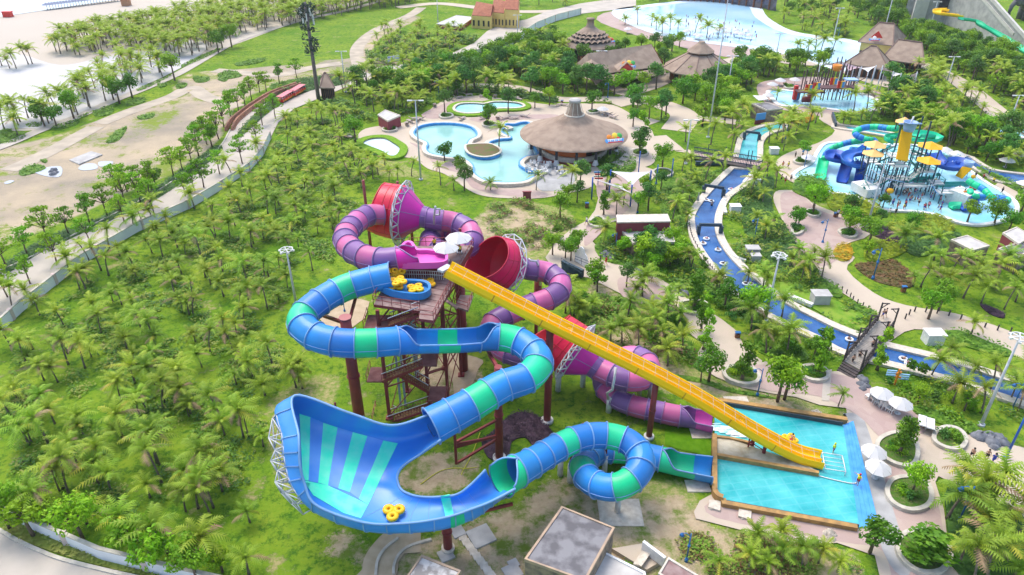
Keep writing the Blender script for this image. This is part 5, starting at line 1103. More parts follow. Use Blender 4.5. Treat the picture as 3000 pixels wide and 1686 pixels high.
# ---- shade sails
def sail(label, P, m_, posts=(0,1,2), mp=None, group='shade sails'):
    o = thing('shade_sail', label, 'shade sail', (P[0].x,P[0].y,0), group); n_ = 8; c_ = sum(P, Vector())/3; rws = []
    A_, B_, C_ = P
    mb = MB(); vs = []; idx = {}
    for i in range(n_+1):
        for j in range(n_+1-i):
            u, v_ = i/n_, j/n_; w_ = 1-u-v_; p = A_*w_+B_*u+C_*v_; e = u*v_*w_*27; edge = min(u,v_,w_); pull = (max(0, u*v_ if w_ == edge else v_*w_ if u == edge else u*w_))*4
            p = p.lerp(c_, .22*pull*(1-edge*3)); p.z -= .25*e; idx[i,j] = len(vs); vs.append(p)
    fs = [(idx[i,j], idx[i+1,j], idx[i,j+1]) for i in range(n_) for j in range(n_-i)]+[(idx[i+1,j], idx[i+1,j+1], idx[i,j+1]) for i in range(n_) for j in range(n_-i-1)]
    mb.add(vs, fs, 0, True); mb.add([v-Vector((0,0,.05)) for v in vs], [f[::-1] for f in fs], 0, True); mb.build('canvas', m_, o)
    for k in posts: p = P[k]; MB().cyl((p.x,p.y,0), (p.x,p.y,p.z+.2), .14, n=8).build('pole', mp or m_blueS2, o)
m_blueS2 = mat('blue_pole', (.02,.10,.42), .4); m_pinkc = mat('pink_sail', (.80,.55,.55), .8)
sail('white sail on blue poles between the round bar and the promenade', [at('J',610,5,4.5), at('J',990,10,4.5), at('J',810,145,4.2)], m_canvas)
sail('narrow white sail on blue poles nearest the left side of the promenade', [at('J',440,75,4.2), at('J',720,150,4.0), at('J',805,215,3.8)], m_canvas, (0,))
sail('white sail over the seats behind the rain fort, left one', [at('C',1040,487,6), at('C',1200,460,8), at('C',1290,520,6)], m_canvas, mp=m_galv); sail('pink sail over the seats behind the rain fort', [at('C',1210,470,8), at('C',1350,510,6), at('C',1250,540,6)], m_pinkc, mp=m_galv)
sail('white sail in front of the two tier house', [at('C',1340,515,6), at('C',1460,500,7), at('C',1400,548,6)], m_canvas, mp=m_galv); sail('pink and white sail right of the two tier house', [at('C',1450,520,7), at('C',1510,502,8), at('C',1590,545,6)], m_pinkc, mp=m_galv); sail('long pale sail over the path right of the rain fort', [at('C',1530,520,6), at('C',1650,560,6), at('C',1600,590,5)], m_canvas, mp=m_galv)
sail('tall pink sail standing alone right of the rain fort', [at('C',1650,575,5), at('C',1770,550,8), at('C',1790,635,5)], m_pinkc, mp=m_galv)
# ---- lamps and poles
def mast(label, zn, b, t, h, ring=True, grp='tall light masts'):
    p = at(zn, *b); o = thing('light_mast', label, 'light mast', (p.x,p.y,0), grp)
    MB().cyl(p, (p.x,p.y,h), .2, .1, 10).cyl(p, (p.x,p.y,.3), .4, n=10).build('pole', m_galv, o)
    mb = MB()
    if ring:
        mb.tube([(p.x+.85*math.cos(a), p.y+.85*math.sin(a), h) for a in [2*math.pi*k/20 for k in range(20)]], .07, 6, closed=True)
        for k in range(3): a = k*2.094; mb.beam((p.x+.85*math.cos(a),p.y+.85*math.sin(a),h), (p.x-.85*math.cos(a),p.y-.85*math.sin(a),h), .08)
        for k in range(6): a = k*1.047; mb.box((p.x+.9*math.cos(a),p.y+.9*math.sin(a),h-.15), (.35,.3,.2), a)
    else:
        for s_ in (-1,1): mb.beam((p.x,p.y,h), (p.x+s_*1.2,p.y,h), .1); mb.box((p.x+s_*1.1,p.y,h-.05), (.9,.4,.18))
    mb.build('lamp_head', m_white, o)
mast('grey light mast with ring head among the palms left of the blue tube', 'V', (747,775), None, 9.4); mast('grey light mast with ring head between the river and the plaza', 'J', (2065,1420), None, 10.4)
mast('grey light mast with ring head at the right edge, nearest of the masts', 'I', (1240,640), None, 12.2); mast('very tall slender white mast beside the arched bridge', 'C', (190,1040), None, 30, False)
mast('grey light mast behind the red funnel of the pink slide', 'B', (600,1360), None, 16, False); mast('grey mast in the far grove at the left of the lagoon', 'B', (35,700), None, 11, False)
mast('grey twin lamp mast left of the arched bridge', 'C', (20,1240), None, 9.5, False); mast('grey twin lamp mast behind the kiosk', 'C', (330,740), None, 11, False); mast('grey mast right of the yellow walled pavilion', 'C', (690,510), None, 10, False)
mast('grey mast in front of the big hipped shingle house', 'C', (1480,400), None, 22, False); mast('grey mast on the lawn above the wave pool', 'C', (1140,285), None, 10, False); mast('grey twin lamp mast near the tall pink sail', 'C', (1975,680), None, 9, False)
mast('grey twin lamp mast by the far striped pool', 'C', (2450,975), None, 8, False); mast('grey mast on the far road beside the yellow houses', 'B', (730,165), None, 9, False); mast('grey mast in the palm belt above the scalloped pavilion', 'B', (1328,320), None, 9, False); mast('grey mast in front of the long hall', 'B', (1950,630), None, 9, False); mast('grey mast beside the play pool near the purple bed', 'M', (875,270), None, 12, False); mast('grey mast in front of the stone fort', 'C', (1862,230), None, 10, False)
m_lampb = mat('blue_lamp_post', (.03,.15,.38), .4)
def garden_lamp():
    o = thing('street_lamp', '', 'street lamp'); MB().cyl((0,0,0),(0,0,.5),.26,.16,8).cyl((0,0,.5),(0,0,4.6),.09,.06,8).cyl((0,0,2.4),(0,0,2.7),.16,n=8).build('post', m_lampb, o)
    mb = MB().tube([(0,0,4.1),(-.5,0,4.5),(-.95,0,4.3)], .05, 5); mb.cyl((-.95,0,4.3),(-.95,0,4.0),.12,.3,8); mb.build('lamp_shade', m_lampb, o); MB().lathe((-.95,0,3.86), [(.01,-.14),(.17,-.05),(.17,.08),(.01,.14)], 8).build('lamp_globe', m_white, o); return reg(o)
gl = garden_lamp()
for lb_, zn, x, y, s_ in (('blue lamp post beside the pink paving above the splash pool','F',2108,1185,1.1),('blue lamp post by the red brown bed below the promenade','M',945,805,1.45),('blue lamp post standing on the promenade paving','M',402,415,1.2),('blue lamp post on the river bank behind the palms','J',1960,655,1.1),('blue lamp post on the dry lawn below the splash pool','V',1726,1412,1.0),('blue lamp post among the palms at the lower right','I',1120,1160,1.3),('blue lamp post left of the play pool by the round planter','K',200,700,1.1),('blue lamp post at the back of the play pool path','C',775,1050,1.0),('blue lamp post left of the bowl behind the tower','E',600,1240,.9),('blue lamp post in front of the flat roofed river building','J',655,760,.9),('blue lamp post by the lagoon children pool','B',735,730,1.2),('blue lamp post in the far grove left of the lagoon','B',487,600,1.1),('blue lamp post under the white sail','J',860,400,1.0),('blue lamp post behind the round bar','B',2010,740,1.1),('blue lamp post at the right edge above the river','I',1405,560,1.1),('blue lamp post on the path left of the rain fort','C',1170,290,1.0)):
    place(gl, at(zn,x,y), random.uniform(-.5,.5), s_*.8, lb_, 'blue garden lamp posts')
for lb_, zn, b, h in (('tall blue pole leaning up at the right edge of the plaza','I',(1375,815),7.5),('blue sail pole in front of the round bar steps','B',(2240,1320),5),('blue sail pole right of the white sail','B',(2375,1390),4),('blue sail pole by the round planter','B',(2490,1340),4)):
    p = at(zn, *b); tag(MB().cyl((0,0,0),(0,0,h),.13,.1,8).cyl((0,0,0),(0,0,.25),.25,n=8).build('sail_pole', m_blueS2), lb_, 'pole', 'blue sail poles').location = p
# ---- wooden bridge
wbp = thing('footbridge', 'weathered timber footbridge with dark post frames over the blue river', 'bridge', at('I', 590, 230, 0))
m_wd = mat('dark_weathered_wood', (.10,.08,.075), .8, (.05,.045,.045), 2); m_plk = mat('bridge_planks', (.36,.33,.29), .85, (.27,.25,.22), 2)
bl0, bl1, br0, br1 = at('I',500,290,.55), at('I',685,70,.75), at('I',590,340,.55), at('I',770,100,.75)
n_ = 34
dk_ = MB()
for i in range(n_): dk_.add([bl0.lerp(bl1,(i+.06)/n_), br0.lerp(br1,(i+.06)/n_), br0.lerp(br1,(i+.94)/n_), bl0.lerp(bl1,(i+.94)/n_)], [(0,1,2,3)])
dk_.build('deck_planks', m_plk, wbp); MB().beam(bl0-Vector((0,0,.2)), bl1-Vector((0,0,.2)), .3).beam(br0-Vector((0,0,.2)), br1-Vector((0,0,.2)), .3).build('girder', m_wd, wbp)
st = MB()
sd_ = (bl0-bl1).normalized()
for k in range(4): st.beam(bl0+sd_*(.25+k*.45)+Vector((0,0,-.1-k*.11)), br0+sd_*(.25+k*.45)+Vector((0,0,-.1-k*.11)), .46, .1)
st.build('steps', m_wd, wbp)
rl = MB()
for P_0, P_1 in ((bl0, bl1), (br0, br1)):
    for h in (.35,.75,1.1): rl.beam(P_0+Vector((0,0,h)), P_1+Vector((0,0,h)), .1)
    for i in range(15): q = P_0.lerp(P_1, i/14); rl.beam(q, q+Vector((0,0,1.15)), .12)
rl.build('railing', m_wd, wbp)
for t in (.02,.34,.66,.98):
    for P_0, P_1, s_ in ((bl0,bl1,1),(br0,br1,-1)):
        q = P_0.lerp(P_1, t); MB().beam(q, q+Vector((0,0,2.9)), .16).beam(q+Vector((0,0,2.8)), q+Vector((s_*1.0,0,2.75)), .12).beam(q+Vector((0,0,2.0)), q+Vector((s_*.8,0,2.75)), .1).build('post_frame', m_wd, wbp)
# ---- arched bridge on the upper river
ab = thing('footbridge', 'flat railed footbridge with black balustrade over the upper river', 'bridge', at('C', 320, 1230, 0))
a0, a1 = at('C', 60, 1180, .9), at('C', 580, 1265, .9); dd = (a1-a0).normalized(); nn_ = Vector((-dd.y,dd.x,0))
MB().beam(a0+nn_*1.2, a1+nn_*1.2, 3.2, .5).build('deck', m_pink, ab)
for s_ in (-.3, 2.7):
    mb = MB(); p, q = a0+nn_*s_, a1+nn_*s_; mb.beam(p+Vector((0,0,1.15)), q+Vector((0,0,1.15)), .14); mb.beam(p+Vector((0,0,.35)), q+Vector((0,0,.35)), .14)
    for i in range(45): r_ = p.lerp(q, i/44); mb.beam(r_, r_+Vector((0,0,1.15)), .07)
    mb.build('balustrade', m_dsteel, ab)
for t in (.25,.5,.82,.87): MB().beam(a0.lerp(a1,t)-nn_*.45, a0.lerp(a1,t)-nn_*.45+Vector((0,0,3.4)), .14).build('lamp_post', m_dsteel, ab)
MB().beam(a0.lerp(a1,.5)+Vector((-6,0,-.3)), a0.lerp(a1,.5)+Vector((6,0,-.3)), .6, .8).build('beam', m_dsteel, ab)
tb_ = thing('bridge_wall', 'black parapet at the start of the upper path by the rain fort', 'wall', at('C',1140,920)); MB().beam(at('C',1130,865,.6), at('C',1155,950,.6), .4, 1.3).build('parapet', m_dsteel, tb_)
for lb_, s0, s1, zn in (('black beam gate across the river, upstream of the other','1480,225','1665,255','J'),('black beam gate across the river beside the flat roofed building','1430,605','1640,610','J'),('black beam gate across the turquoise upper river','290,955','450,975','O')):
    p, q = [at(zn, *map(float, s_.split(','))) for s_ in (s0, s1)]; o = thing('river_gate', lb_, 'gate', (p.x,p.y,0), 'beam gates over the river')
    MB().beam((p.x,p.y,1.9), (q.x,q.y,1.9), .35, .5).build('beam', m_dsteel, o)
    for r_ in (p, q): MB().beam(r_, (r_.x,r_.y,1.7), .6).build('gate_post', m_dsteel, o)
# ---- perimeter walls
def wall(label, zn, s, h=1.6, th=.25, m_=None, nm='boundary_wall', pil=9.0):
    P = pts(zn, s); o = thing(nm, label, 'wall', (P[0].x,P[0].y,0)); mb = MB()
    wallrun(mb, P, th, 0, h); mb.build('wall_panel', m_ or m_wallw, o); cp_ = MB(); wallrun(cp_, P, th+.12, h, h+.12)
    cp_.build('wall_cap', m_kerb, o)
    R_ = resample(P, max(1, int(sum((b-a).length for a, b in zip(P, P[1:]))/pil)))
    for p in R_: MB().box((p.x,p.y,h/2+.1), (.5,.5,h+.2)).build('pilaster', mat('pinkish_pilaster', (.62,.50,.46), .8), o)
m_wallw = mat('whitewashed_wall', (.86,.86,.87), .85, (.76,.76,.78), .4, 6)
wall('long white boundary wall between the palm grove and the road', 'V', '-120,905 0,836 57,783 150,709 200,669 347,583 480,523 547,483 627,430 660,393 680,350')
wall('white boundary wall beside the road at the lower left corner', 'V', '8,1290 85,1333 260,1408 450,1455 600,1490', 1.5)
wall('white boundary wall along the far road beyond the scalloped pavilion', 'V', '1060,186 1142,158 1200,145 1258,129 1300,106 1350,73 1400,53 1460,37', 2.4)
# orange barriers
bo_ = crom(pts('A','1745,990 1780,930 1860,860 1960,790 2060,730 2160,690 2260,655'), 9); mm_ = mat('faded_orange_plastic', (.56,.26,.16), .6, (.44,.22,.15), 1.5)
proto = tag(MB().prism([(-.7,-.28),(.7,-.28),(.7,.28),(-.7,.28)], 0, .35).prism([(-.68,-.14),(.68,-.14),(.68,.14),(-.68,.14)], .35, .95).build('road_barrier', mm_), None, 'barrier'); KID[proto.name] = []
for i in range(1, len(bo_)-1):
    for r_ in (0, 1.5):
        t = bo_[i+1]-bo_[i-1]; place(proto, bo_[i]+Vector((-t.y,t.x,0)).normalized()*(r_-.4)+Vector((0,0,.12)), math.atan2(t.y,t.x)+random.uniform(-.2,.2), 1.1, 'faded orange plastic barrier in the double row along the road edge', 'orange barriers along the road')
# ---- red road train
def bus(label, c_, rz):
    o = thing('tour_bus', label, 'tour bus', (0,0,0), 'red tour buses'); b_ = [m_redS, m_white, m_glassd, m_gold]
    MB().box((0,0,1.0), (7.4,2.3,1.2)).build('body', m_redS, o); MB().box((0,0,2.7), (7.6,2.5,.18)).build('roof', mat('pink_red_roof', (.72,.20,.22), .5), o)
    for x in (-3.5,-2.1,-.7,.7,2.1,3.5):
        for y in (-1.1,1.1): MB().beam((x,y,1.6),(x,y,2.65),.1).build('roof_post', m_white, o)
    mb = MB(); [mb.add([(x,-1.17,.5),(x+.8,-1.17,.5),(x+.4,-1.17,1.3)], [(0,1,2)]) for x in (-3.4,-2.4,-1.4,-.4,.6,1.6,2.6)]; mb.build('flame_trim', m_gold, o)
    for x in (-2.5,2.5):
        for y in (-1.0,1.0): MB().cyl((x,y-.15,.42),(x,y+.15,.42),.42,n=14).build('wheel', m_glassd, o)
    MB().box((3.3,0,1.9), (.9,2.2,.7)).build('windscreen', m_glassd, o); o.location = c_; o.rotation_euler = (0,0,rz); o.scale = (.85,.7,.62)
d1 = at('A',2290,680)-at('A',2130,775); az_ = math.atan2(d1.y, d1.x)
bus('red open sided tour bus in front beside the pointed hut', at('A',2250,708,.12), az_); bus('red open sided tour bus behind the other on the road', at('A',2160,755,.12), az_)
# ---- phone mast dressed as a tree
pm_ = thing('phone_mast', 'tall brown phone mast dressed as a tree with dark clumps and white antennas', 'phone mast', (0,0,0)); b_ = at('A', 2405, 760)
MB().cyl((0,0,0),(0,0,24.5),.52,.36,16).build('trunk', mat('mast_brown', (.20,.16,.17), .7, (.15,.12,.13), 2), pm_)
for k in range(9):
    a = k*.698; z = 20 + (k % 3)*1.2; MB().box((1.5*math.cos(a),1.5*math.sin(a),z), (.35,.25,1.8), a).build('antenna', m_white, pm_)
mb = MB(); random.seed(5)
for k in range(34):
    a = random.uniform(0,6.28); z = random.uniform(11.5,24); rr_ = random.uniform(1.6,2.9); mb.beam((0,0,z), (rr_*math.cos(a),rr_*math.sin(a),z+.2), .1)
mb.build('branch', m_dsteel, pm_)
# ---- sun umbrellas, loungers, chairs
def par(label, zn, x, y, z=0, r=2.0, grp='white parasols', tone=None): return umbrella(label, at(zn,x,y,z), r*.72, 2.2, grp, tone)
par('white octagonal parasol beside the splash pool steps, the upper of two', 'V', 2190, 1163, .15, 1.85); par('white octagonal parasol beside the splash pool steps, the lower of two', 'V', 2200, 1203, .15, 1.85)
pr_ = [('I',690,500,'pale parasol over white chairs, nearest the grey rocks'),('I',790,555,'pale parasol over white chairs, next to the planter tree')]
for zn,x,y,lb_ in pr_: par(lb_, zn, x, y+20, .1, 1.9)
for zn, x, y, lb_ in (('K',235,640,'white parasol beside the planter left of the play pool'),('K',1680,560,'white parasol behind the play pool, left of the pair'),('K',1800,600,'white parasol behind the play pool, right of the pair'),('K',2330,670,'white parasol on the bank right of the play pool'),('K',2440,600,'white parasol beyond the east river'),('K',2200,500,'white parasol in the grove behind the east river'),('K',2520,920,'white parasol cut by the right edge below the east river'),('B',1970,850,'white parasol behind the round bar'),('C',670,660,'white parasol left of the rain fort, nearest the planter'),('C',730,630,'small white parasol left of the rain fort'),('C',840,625,'white parasol behind the rain fort steps'),('C',640,745,'white parasol at the left rim of the rain fort pool'),('C',1400,10,'white parasol on the far rock terrace'),('B',2160,235,'white parasol on the pink terrace of the wave pool'),('J',1425,300,'closed white parasol on the river bank')):
    if 'closed' in lb_:
        o = thing('parasol', lb_, 'parasol', at(zn,x,y+20), 'white parasols'); p = at(zn,x,y+20); MB().cyl(p, (p.x,p.y,2.4), .04, n=6).build('pole', m_galv, o); MB().cyl((p.x,p.y,.8), (p.x,p.y,2.4), .28, .05, 8).build('canopy', m_canvas, o)
    else: par(lb_, zn, x, y+18, .1, 2.2)
random.seed(21)
for k in range(14): par('white parasol among the rows on the wave pool terrace', 'C', 20+random.uniform(0,480), 262+random.uniform(-20,60), .1, 2.0, 'parasols on the wave pool terrace')
def lounger():
    o = thing('sun_lounger', '', 'sun lounger'); m_l = mat('taupe_lounger', (.36,.30,.27), .8, rand=.1)
    MB().box((.25,0,.33), (1.35,.62,.09)).build('seat', m_l, o); MB().add([(-.4,-.31,.35),(-.4,.31,.35),(-.95,.31,.75),(-.95,-.31,.75),(-.4,-.31,.28),(-.4,.31,.28),(-.98,.31,.68),(-.98,-.31,.68)], [(0,1,2,3),(7,6,5,4),(0,3,7,4),(1,5,6,2),(3,2,6,7)]).build('backrest', m_l, o)
    for x in (-.3,.8):
        for y in (-.26,.26): MB().beam((x,y,0),(x,y,.3),.06).build('leg', m_white, o)
    return reg(o)
lg = lounger()
spots = [('B',x,y) for x,y in ((885,745),(825,755),(955,725),(1075,735),(1160,735),(705,805),(910,905),(1180,900),(1230,900),(1300,900),(1385,885),(1310,750),(1350,760),(1070,900),(1930,850),(2030,880),(2050,895),(2010,870),(495,945),(520,925),(550,905),(575,915),(600,905),(1640,800),(1690,800),(70,1045),(40,1040),(1260,760))]
spots = spots[:28]
for k, (zn,x,y) in enumerate(spots): place(lg, at(zn,x,y,.09), random.uniform(0,3.1), 1.35, 'taupe sun lounger on the lagoon terrace' , 'sun loungers round the lagoon')
l2 = lounger(); 
for c_ in l2.children: c_.data = c_.data.copy(); c_.data.materials.clear(); c_.data.materials.append(m_white)
place(l2, at('I',920,640,.1), 1.1, 1.4, 'white sun lounger on the plaza, left of the two', 'white loungers on the plaza'); reg(l2); place(l2, at('I',962,655,.1), 1.1, 1.4, 'white sun lounger on the plaza, right of the two', 'white loungers on the plaza')
def chair():
    o = thing('plastic_chair', '', 'chair'); MB().box((0,0,.42), (.5,.5,.06)).build('seat', m_white, o); MB().box((-.26,0,.72), (.06,.5,.56)).build('backrest', m_white, o)
    for x in (-.2,.2):
        for y in (-.2,.2): MB().beam((x,y,0),(x,y,.4),.05).build('leg', m_white, o)
    return reg(o)
chp = chair()
for k, (x,y) in enumerate(((630,495),(655,500),(675,525),(690,532),(700,540),(712,548),(740,562),(665,515),(755,570))): place(chp, at('I',x,y,.1), 2+random.uniform(-.6,.6), 1.2, 'white plastic chair in the row under the pale parasols', 'white chairs under the parasols')
for k in range(34):
    x = random.uniform(1400,1690); y = random.uniform(1240,1330)
    if not (x < 1480 and y < 1245): place(chp, at('B',x,y,.13), random.uniform(0,6), 1.25, 'white plastic chair on the bar terrace', 'chairs on the bar terrace')
# ---- rocks, utility boxes, bins, planters
def rocks(label, zn, s, r, grp=None):
    o = thing('boulder_group', label, 'boulders', at(zn, *map(float, s.split()[0].split(','))), grp)
    for q in s.split():
        p = at(zn, *map(float, q.split(','))); random.seed(int(p.x*10)); mb = MB(); r_ = r*random.uniform(.5,.85); prof_ = [(.05,r_*.85),(r_*.6,r_*.7),(r_,r_*.2),(r_*.95,-.1)]
        vs0 = len(mb.v); mb.lathe(p, prof_, 10); mb.v = [(x+(random.uniform(-.14,.14))*r_, y+random.uniform(-.14,.14)*r_, z+random.uniform(-.1,.1)*r_) for x,y,z in mb.v]; mb.build('boulder', m_rock, o)
m_rock = mat('grey_rock', (.22,.23,.25), .8, (.12,.13,.15), 1.5, 5, bump=.6); m_prock = mat('pale_rubble', (.55,.50,.42), .9, (.38,.33,.26), 3, 5, bump=.8)
rocks('grey boulders at the bend of the pink path', 'F', '940,120 970,115 995,130 1010,155 960,140 1025,140', .9); rocks('grey boulders halfway down the path garden edge', 'F', '1215,235 1235,245 1255,260 1220,255', .8); rocks('grey boulders beside the tall round tree planter', 'F', '1500,385 1520,400 1545,375 1540,430 1560,420', 1.0)
rocks('grey boulders at the foot of the timber bridge', 'I', '590,385 610,400 620,430 590,420 600,445', .8); rocks('grey boulders beside the round flower planter on the plaza', 'I', '1215,700 1240,705 1285,700 1300,735 1335,715 1310,760 1355,735', 1.05)
rocks('pile of dark rocks on the dirt lot', 'A', '390,1300 410,1290 425,1305 400,1320', .9)
for lb_, s_ in (('pale stone pile in the first planter bed by the splash pool','1370,900 1385,890 1400,905 1390,920 1365,915'),('pale stone pile in the second planter bed by the splash pool','1570,950 1590,940 1610,955 1600,975 1580,985'),('pale stone pile beside the far wall of the splash pool','2070,255 2090,248 2110,262 2120,275 2085,272'),('pale stone pile near the lower right corner of the splash pool','2150,1090 2180,1080 2210,1100 2200,1130 2160,1125 2180,1105')):
    rocks(lb_, 'H', s_, .55)
    for c_ in bpy.data.objects:
        pass
for o in list(bpy.data.objects):
    if o.name.startswith('boulder') and o.parent and o.parent.get('label','').startswith('pale stone'): o.data.materials.clear(); o.data.materials.append(m_prock)
for x0, y0, x1, y1 in ((1345,870,1430,945),(1548,930,1640,1010)): MB().prism(pts('H', '%d,%d %d,%d %d,%d %d,%d'%(x0,y0+50,x0+5,y0,x1,y0+8,x1-5,y1)), .1, .35).build('planter_bed', m_coping)['kind'] = 'structure'
for lb_, zn, x, y, s_ in (('grey concrete utility box on the river lawn, the tall one of the pair','J',1935,800,1.0),('small utility box with red side next to the tall grey one','J',1965,850,.75),('grey utility box above the river near the timber bridge','M',365,1060,1.15),('white utility box on the lawn right of the timber bridge','I',975,190,1.1),('white utility box on the river bank in the upper garden','J',1775,390,.9),('white utility box near the east end of the arched bridge','C',685,1160,.9),('small white box beside the arched bridge lawn','C',545,1390,.8)):
    tag(MB().box((0,0,.7), (2.0,1.5,1.4)).box((0,0,1.45), (2.2,1.7,.12)).build('utility_box', m_concrete if 'grey' in lb_ else m_white), lb_, 'utility box', 'utility boxes').location = at(zn, x, y); bpy.context.scene.collection.objects[-1].scale = (s_,)*3
for lb_, zn, x, y in (('blue topped litter bin with brown sides on the path bend','F',1955,750),('twin litter bins on the promenade edge','M',1270,940),('litter bin at the foot of the blue pole on the left path','J',383,350),('litter bin on the plaza by the play pool gardens','M',540,140),('litter bin on the wall above the round bar','B',1665,785)):
    o = thing('litter_bin', lb_, 'litter bin', at(zn,x,y), 'litter bins'); p = at(zn,x,y); MB().box(p+Vector((0,0,.35)), (.62,.42,.7)).build('body', m_wood, o); MB().box(p+Vector((0,0,.95)), (.7,.5,.09)).box(p+Vector((-.28,0,.8)),(.05,.4,.25)).box(p+Vector((.28,0,.8)),(.05,.4,.25)).build('lid', m_lampb, o)
m_psoil = mat('planter_ground_cover', (.06,.16,.015), .9, (.13,.15,.05), 2.5, 6, bump=1, bscale=8, spec=.1)
def planter(label, zn, s, m_fill=None, h=.55, n_=5, wd=.45, grp='stone rimmed planters'):
    P = poly(zn, s, 0, n_); o = thing('planter', label, 'planter', sum(P, Vector())/len(P), grp); P2 = [(p.x,p.y) for p in P]
    MB().prism(P2, 0, h-.12).build('soil', m_fill or m_psoil, o); inn = P2; out = offset_poly(P2, wd); MB().grid([[(p[0],p[1],z) for p in q] for q, z in ((inn,0),(inn,h),(out,h),(out,0))], closed=True, smooth=False).build('rim', m_kerb, o); NOTREE.append(P2)
PLN = [('round planter holding the tall clipped tree in the path bend','F','1545,500 1620,490 1700,500 1715,530 1690,560 1620,570 1560,545'),('half round planter holding a bushy column tree by the pink path','F','1875,1010 1940,985 2040,990 2100,1040 2090,1090 2010,1105 1910,1080 1870,1040'),('planter at the right end of the pink path by the timber bridge','F','2440,1000 2520,980 2600,1000 2620,1060 2540,1080 2460,1050'),
 ('oval flower planter with red and yellow blooms on the plaza','I','1000,700 1050,670 1110,680 1140,720 1120,765 1060,770 1000,740'),('planter with a leaning framed tree beside the parasols','I','690,750 730,715 800,700 870,740 880,810 850,860 770,850 700,800'),('planter with wire framed low tree below the parasols','I','745,990 780,950 860,940 930,960 955,1030 930,1080 860,1100 790,1080 750,1040'),('large planter holding the dense round tree at the lower right','I','800,1290 850,1240 960,1230 1040,1290 1050,1370 1000,1430 900,1430 820,1370'),
 ('small round planter left of the bar roof','B','750,880 780,870 820,872 835,888 800,900 760,898'),('small round planter in front of the small pool','B','1075,945 1110,932 1150,938 1160,952 1120,968 1080,960'),('small round planter holding a palm by the empty pool','B','320,985 350,970 400,975 410,992 370,1002 330,998'),('small round planter by the bar chimney','B','1860,850 1900,842 1930,850 1925,862 1880,866'),('round planter holding a climber covered tree right of the bar steps','B','2195,1160 2230,1140 2280,1142 2305,1165 2280,1185 2220,1182'),
 ('round planter under the two blue poles','B','2360,1310 2400,1290 2460,1295 2490,1320 2450,1345 2380,1338'),('crescent planter left side of the left path','J','420,500 470,460 520,470 530,540 480,545 430,530'),('round planter with dark soil left of the play pool','K','100,640 140,615 210,620 235,645 200,665 130,662'),('small round planter below the play pool hedge','M','590,305 640,285 710,295 750,335 720,365 640,350'),('round planter on the promenade near the hedge','M','230,100 290,75 350,100 350,130 290,140'),('planter at the left of the promenade lamp','M','90,240 140,245 170,280 150,320 90,330'),
 ('round planter beside the rain fort','C','770,660 800,648 835,655 835,672 790,678'),('round planter right of the rain fort','C','1350,705 1385,695 1420,705 1415,722 1370,724')]
for q in PLN: planter(*q)
PCEN = [sum(poly(q[1], q[2], 0, 3), Vector())/len(poly(q[1], q[2], 0, 3)) for q in PLN]
# ---- planted beds on the paving and along the river
def bed(label, zn, s, m_, h=.35, nm='planted_bed', n_=5, cat_='planted bed'):
    P = poly(zn, s, 0, n_); P2 = [(p.x,p.y) for p in P]; o = MB().prism(P2, 0, h).build(nm, m_); o['kind'] = 'stuff'; o['label'] = label; o['category'] = cat_; return P2
m_hedge = mat('hedge_leaves', (.06,.16,.012), .9, (.13,.26,.02), 2.0, 6, bump=1, bscale=6, spec=.1); m_yhedge = mat('yellow_hedge_leaves', (.30,.36,.01), .9, (.16,.26,.015), 2.0, 6, bump=1, bscale=6, spec=.1); m_orhedge = mat('orange_flowers', (.62,.33,.02), .9, (.35,.28,.02), 2.5, 6, bump=1, spec=.1)
bed('low lawn strip between the promenade and the river', 'M', '0,720 250,830 480,1010 620,1080 760,1160 960,1160 990,1200 930,1260 800,1370 560,1290 300,1130 60,1030 -60,980', m_lawn, .2)
# ============================================================ VEGETATION
m_trunk = mat('palm_trunk', (.22,.18,.14), .9, (.13,.11,.09), 3, bump=.4, spec=.1); m_bark = mat('bark', (.20,.15,.11), .9, (.12,.09,.07), 3, bump=.5, spec=.1)
def leafmat(name, c1, c2, rand=.25, trans=.25):
    if name in MATS: return MATS[name]
    m = mat(name, c1, .55, c2, .9, 4, spec=.25, rand=rand); n = m.node_tree.nodes; l = m.node_tree.links; b = n['Principled BSDF']
    tr_ = n.new('ShaderNodeBsdfTranslucent'); mx = n.new('ShaderNodeMixShader'); mx.inputs[0].default_value = trans; l.new(b.inputs['Base Color'].links[0].from_socket, tr_.inputs[0])
    out = n['Material Output']; l.new(b.outputs[0], mx.inputs[1]); l.new(tr_.outputs[0], mx.inputs[2]); l.new(mx.outputs[0], out.inputs['Surface']); return m
m_frond = leafmat('palm_frond', (.19,.32,.018), (.31,.43,.034)); m_frondy = leafmat('yellowing_frond', (.50,.46,.04), (.30,.37,.04), .2)
m_leaf = leafmat('dark_leaves', (.065,.21,.008), (.15,.34,.014)); m_leaf2 = leafmat('bright_leaves', (.15,.35,.006), (.28,.50,.014)); m_leaf3 = leafmat('blue_green_leaves', (.06,.19,.028), (.13,.30,.04)); m_dead = mat('dead_frond', (.24,.16,.08), .8, (.36,.26,.14), 2, rand=.2); m_stake = mat('tree_stake', (.35,.28,.20), .8)
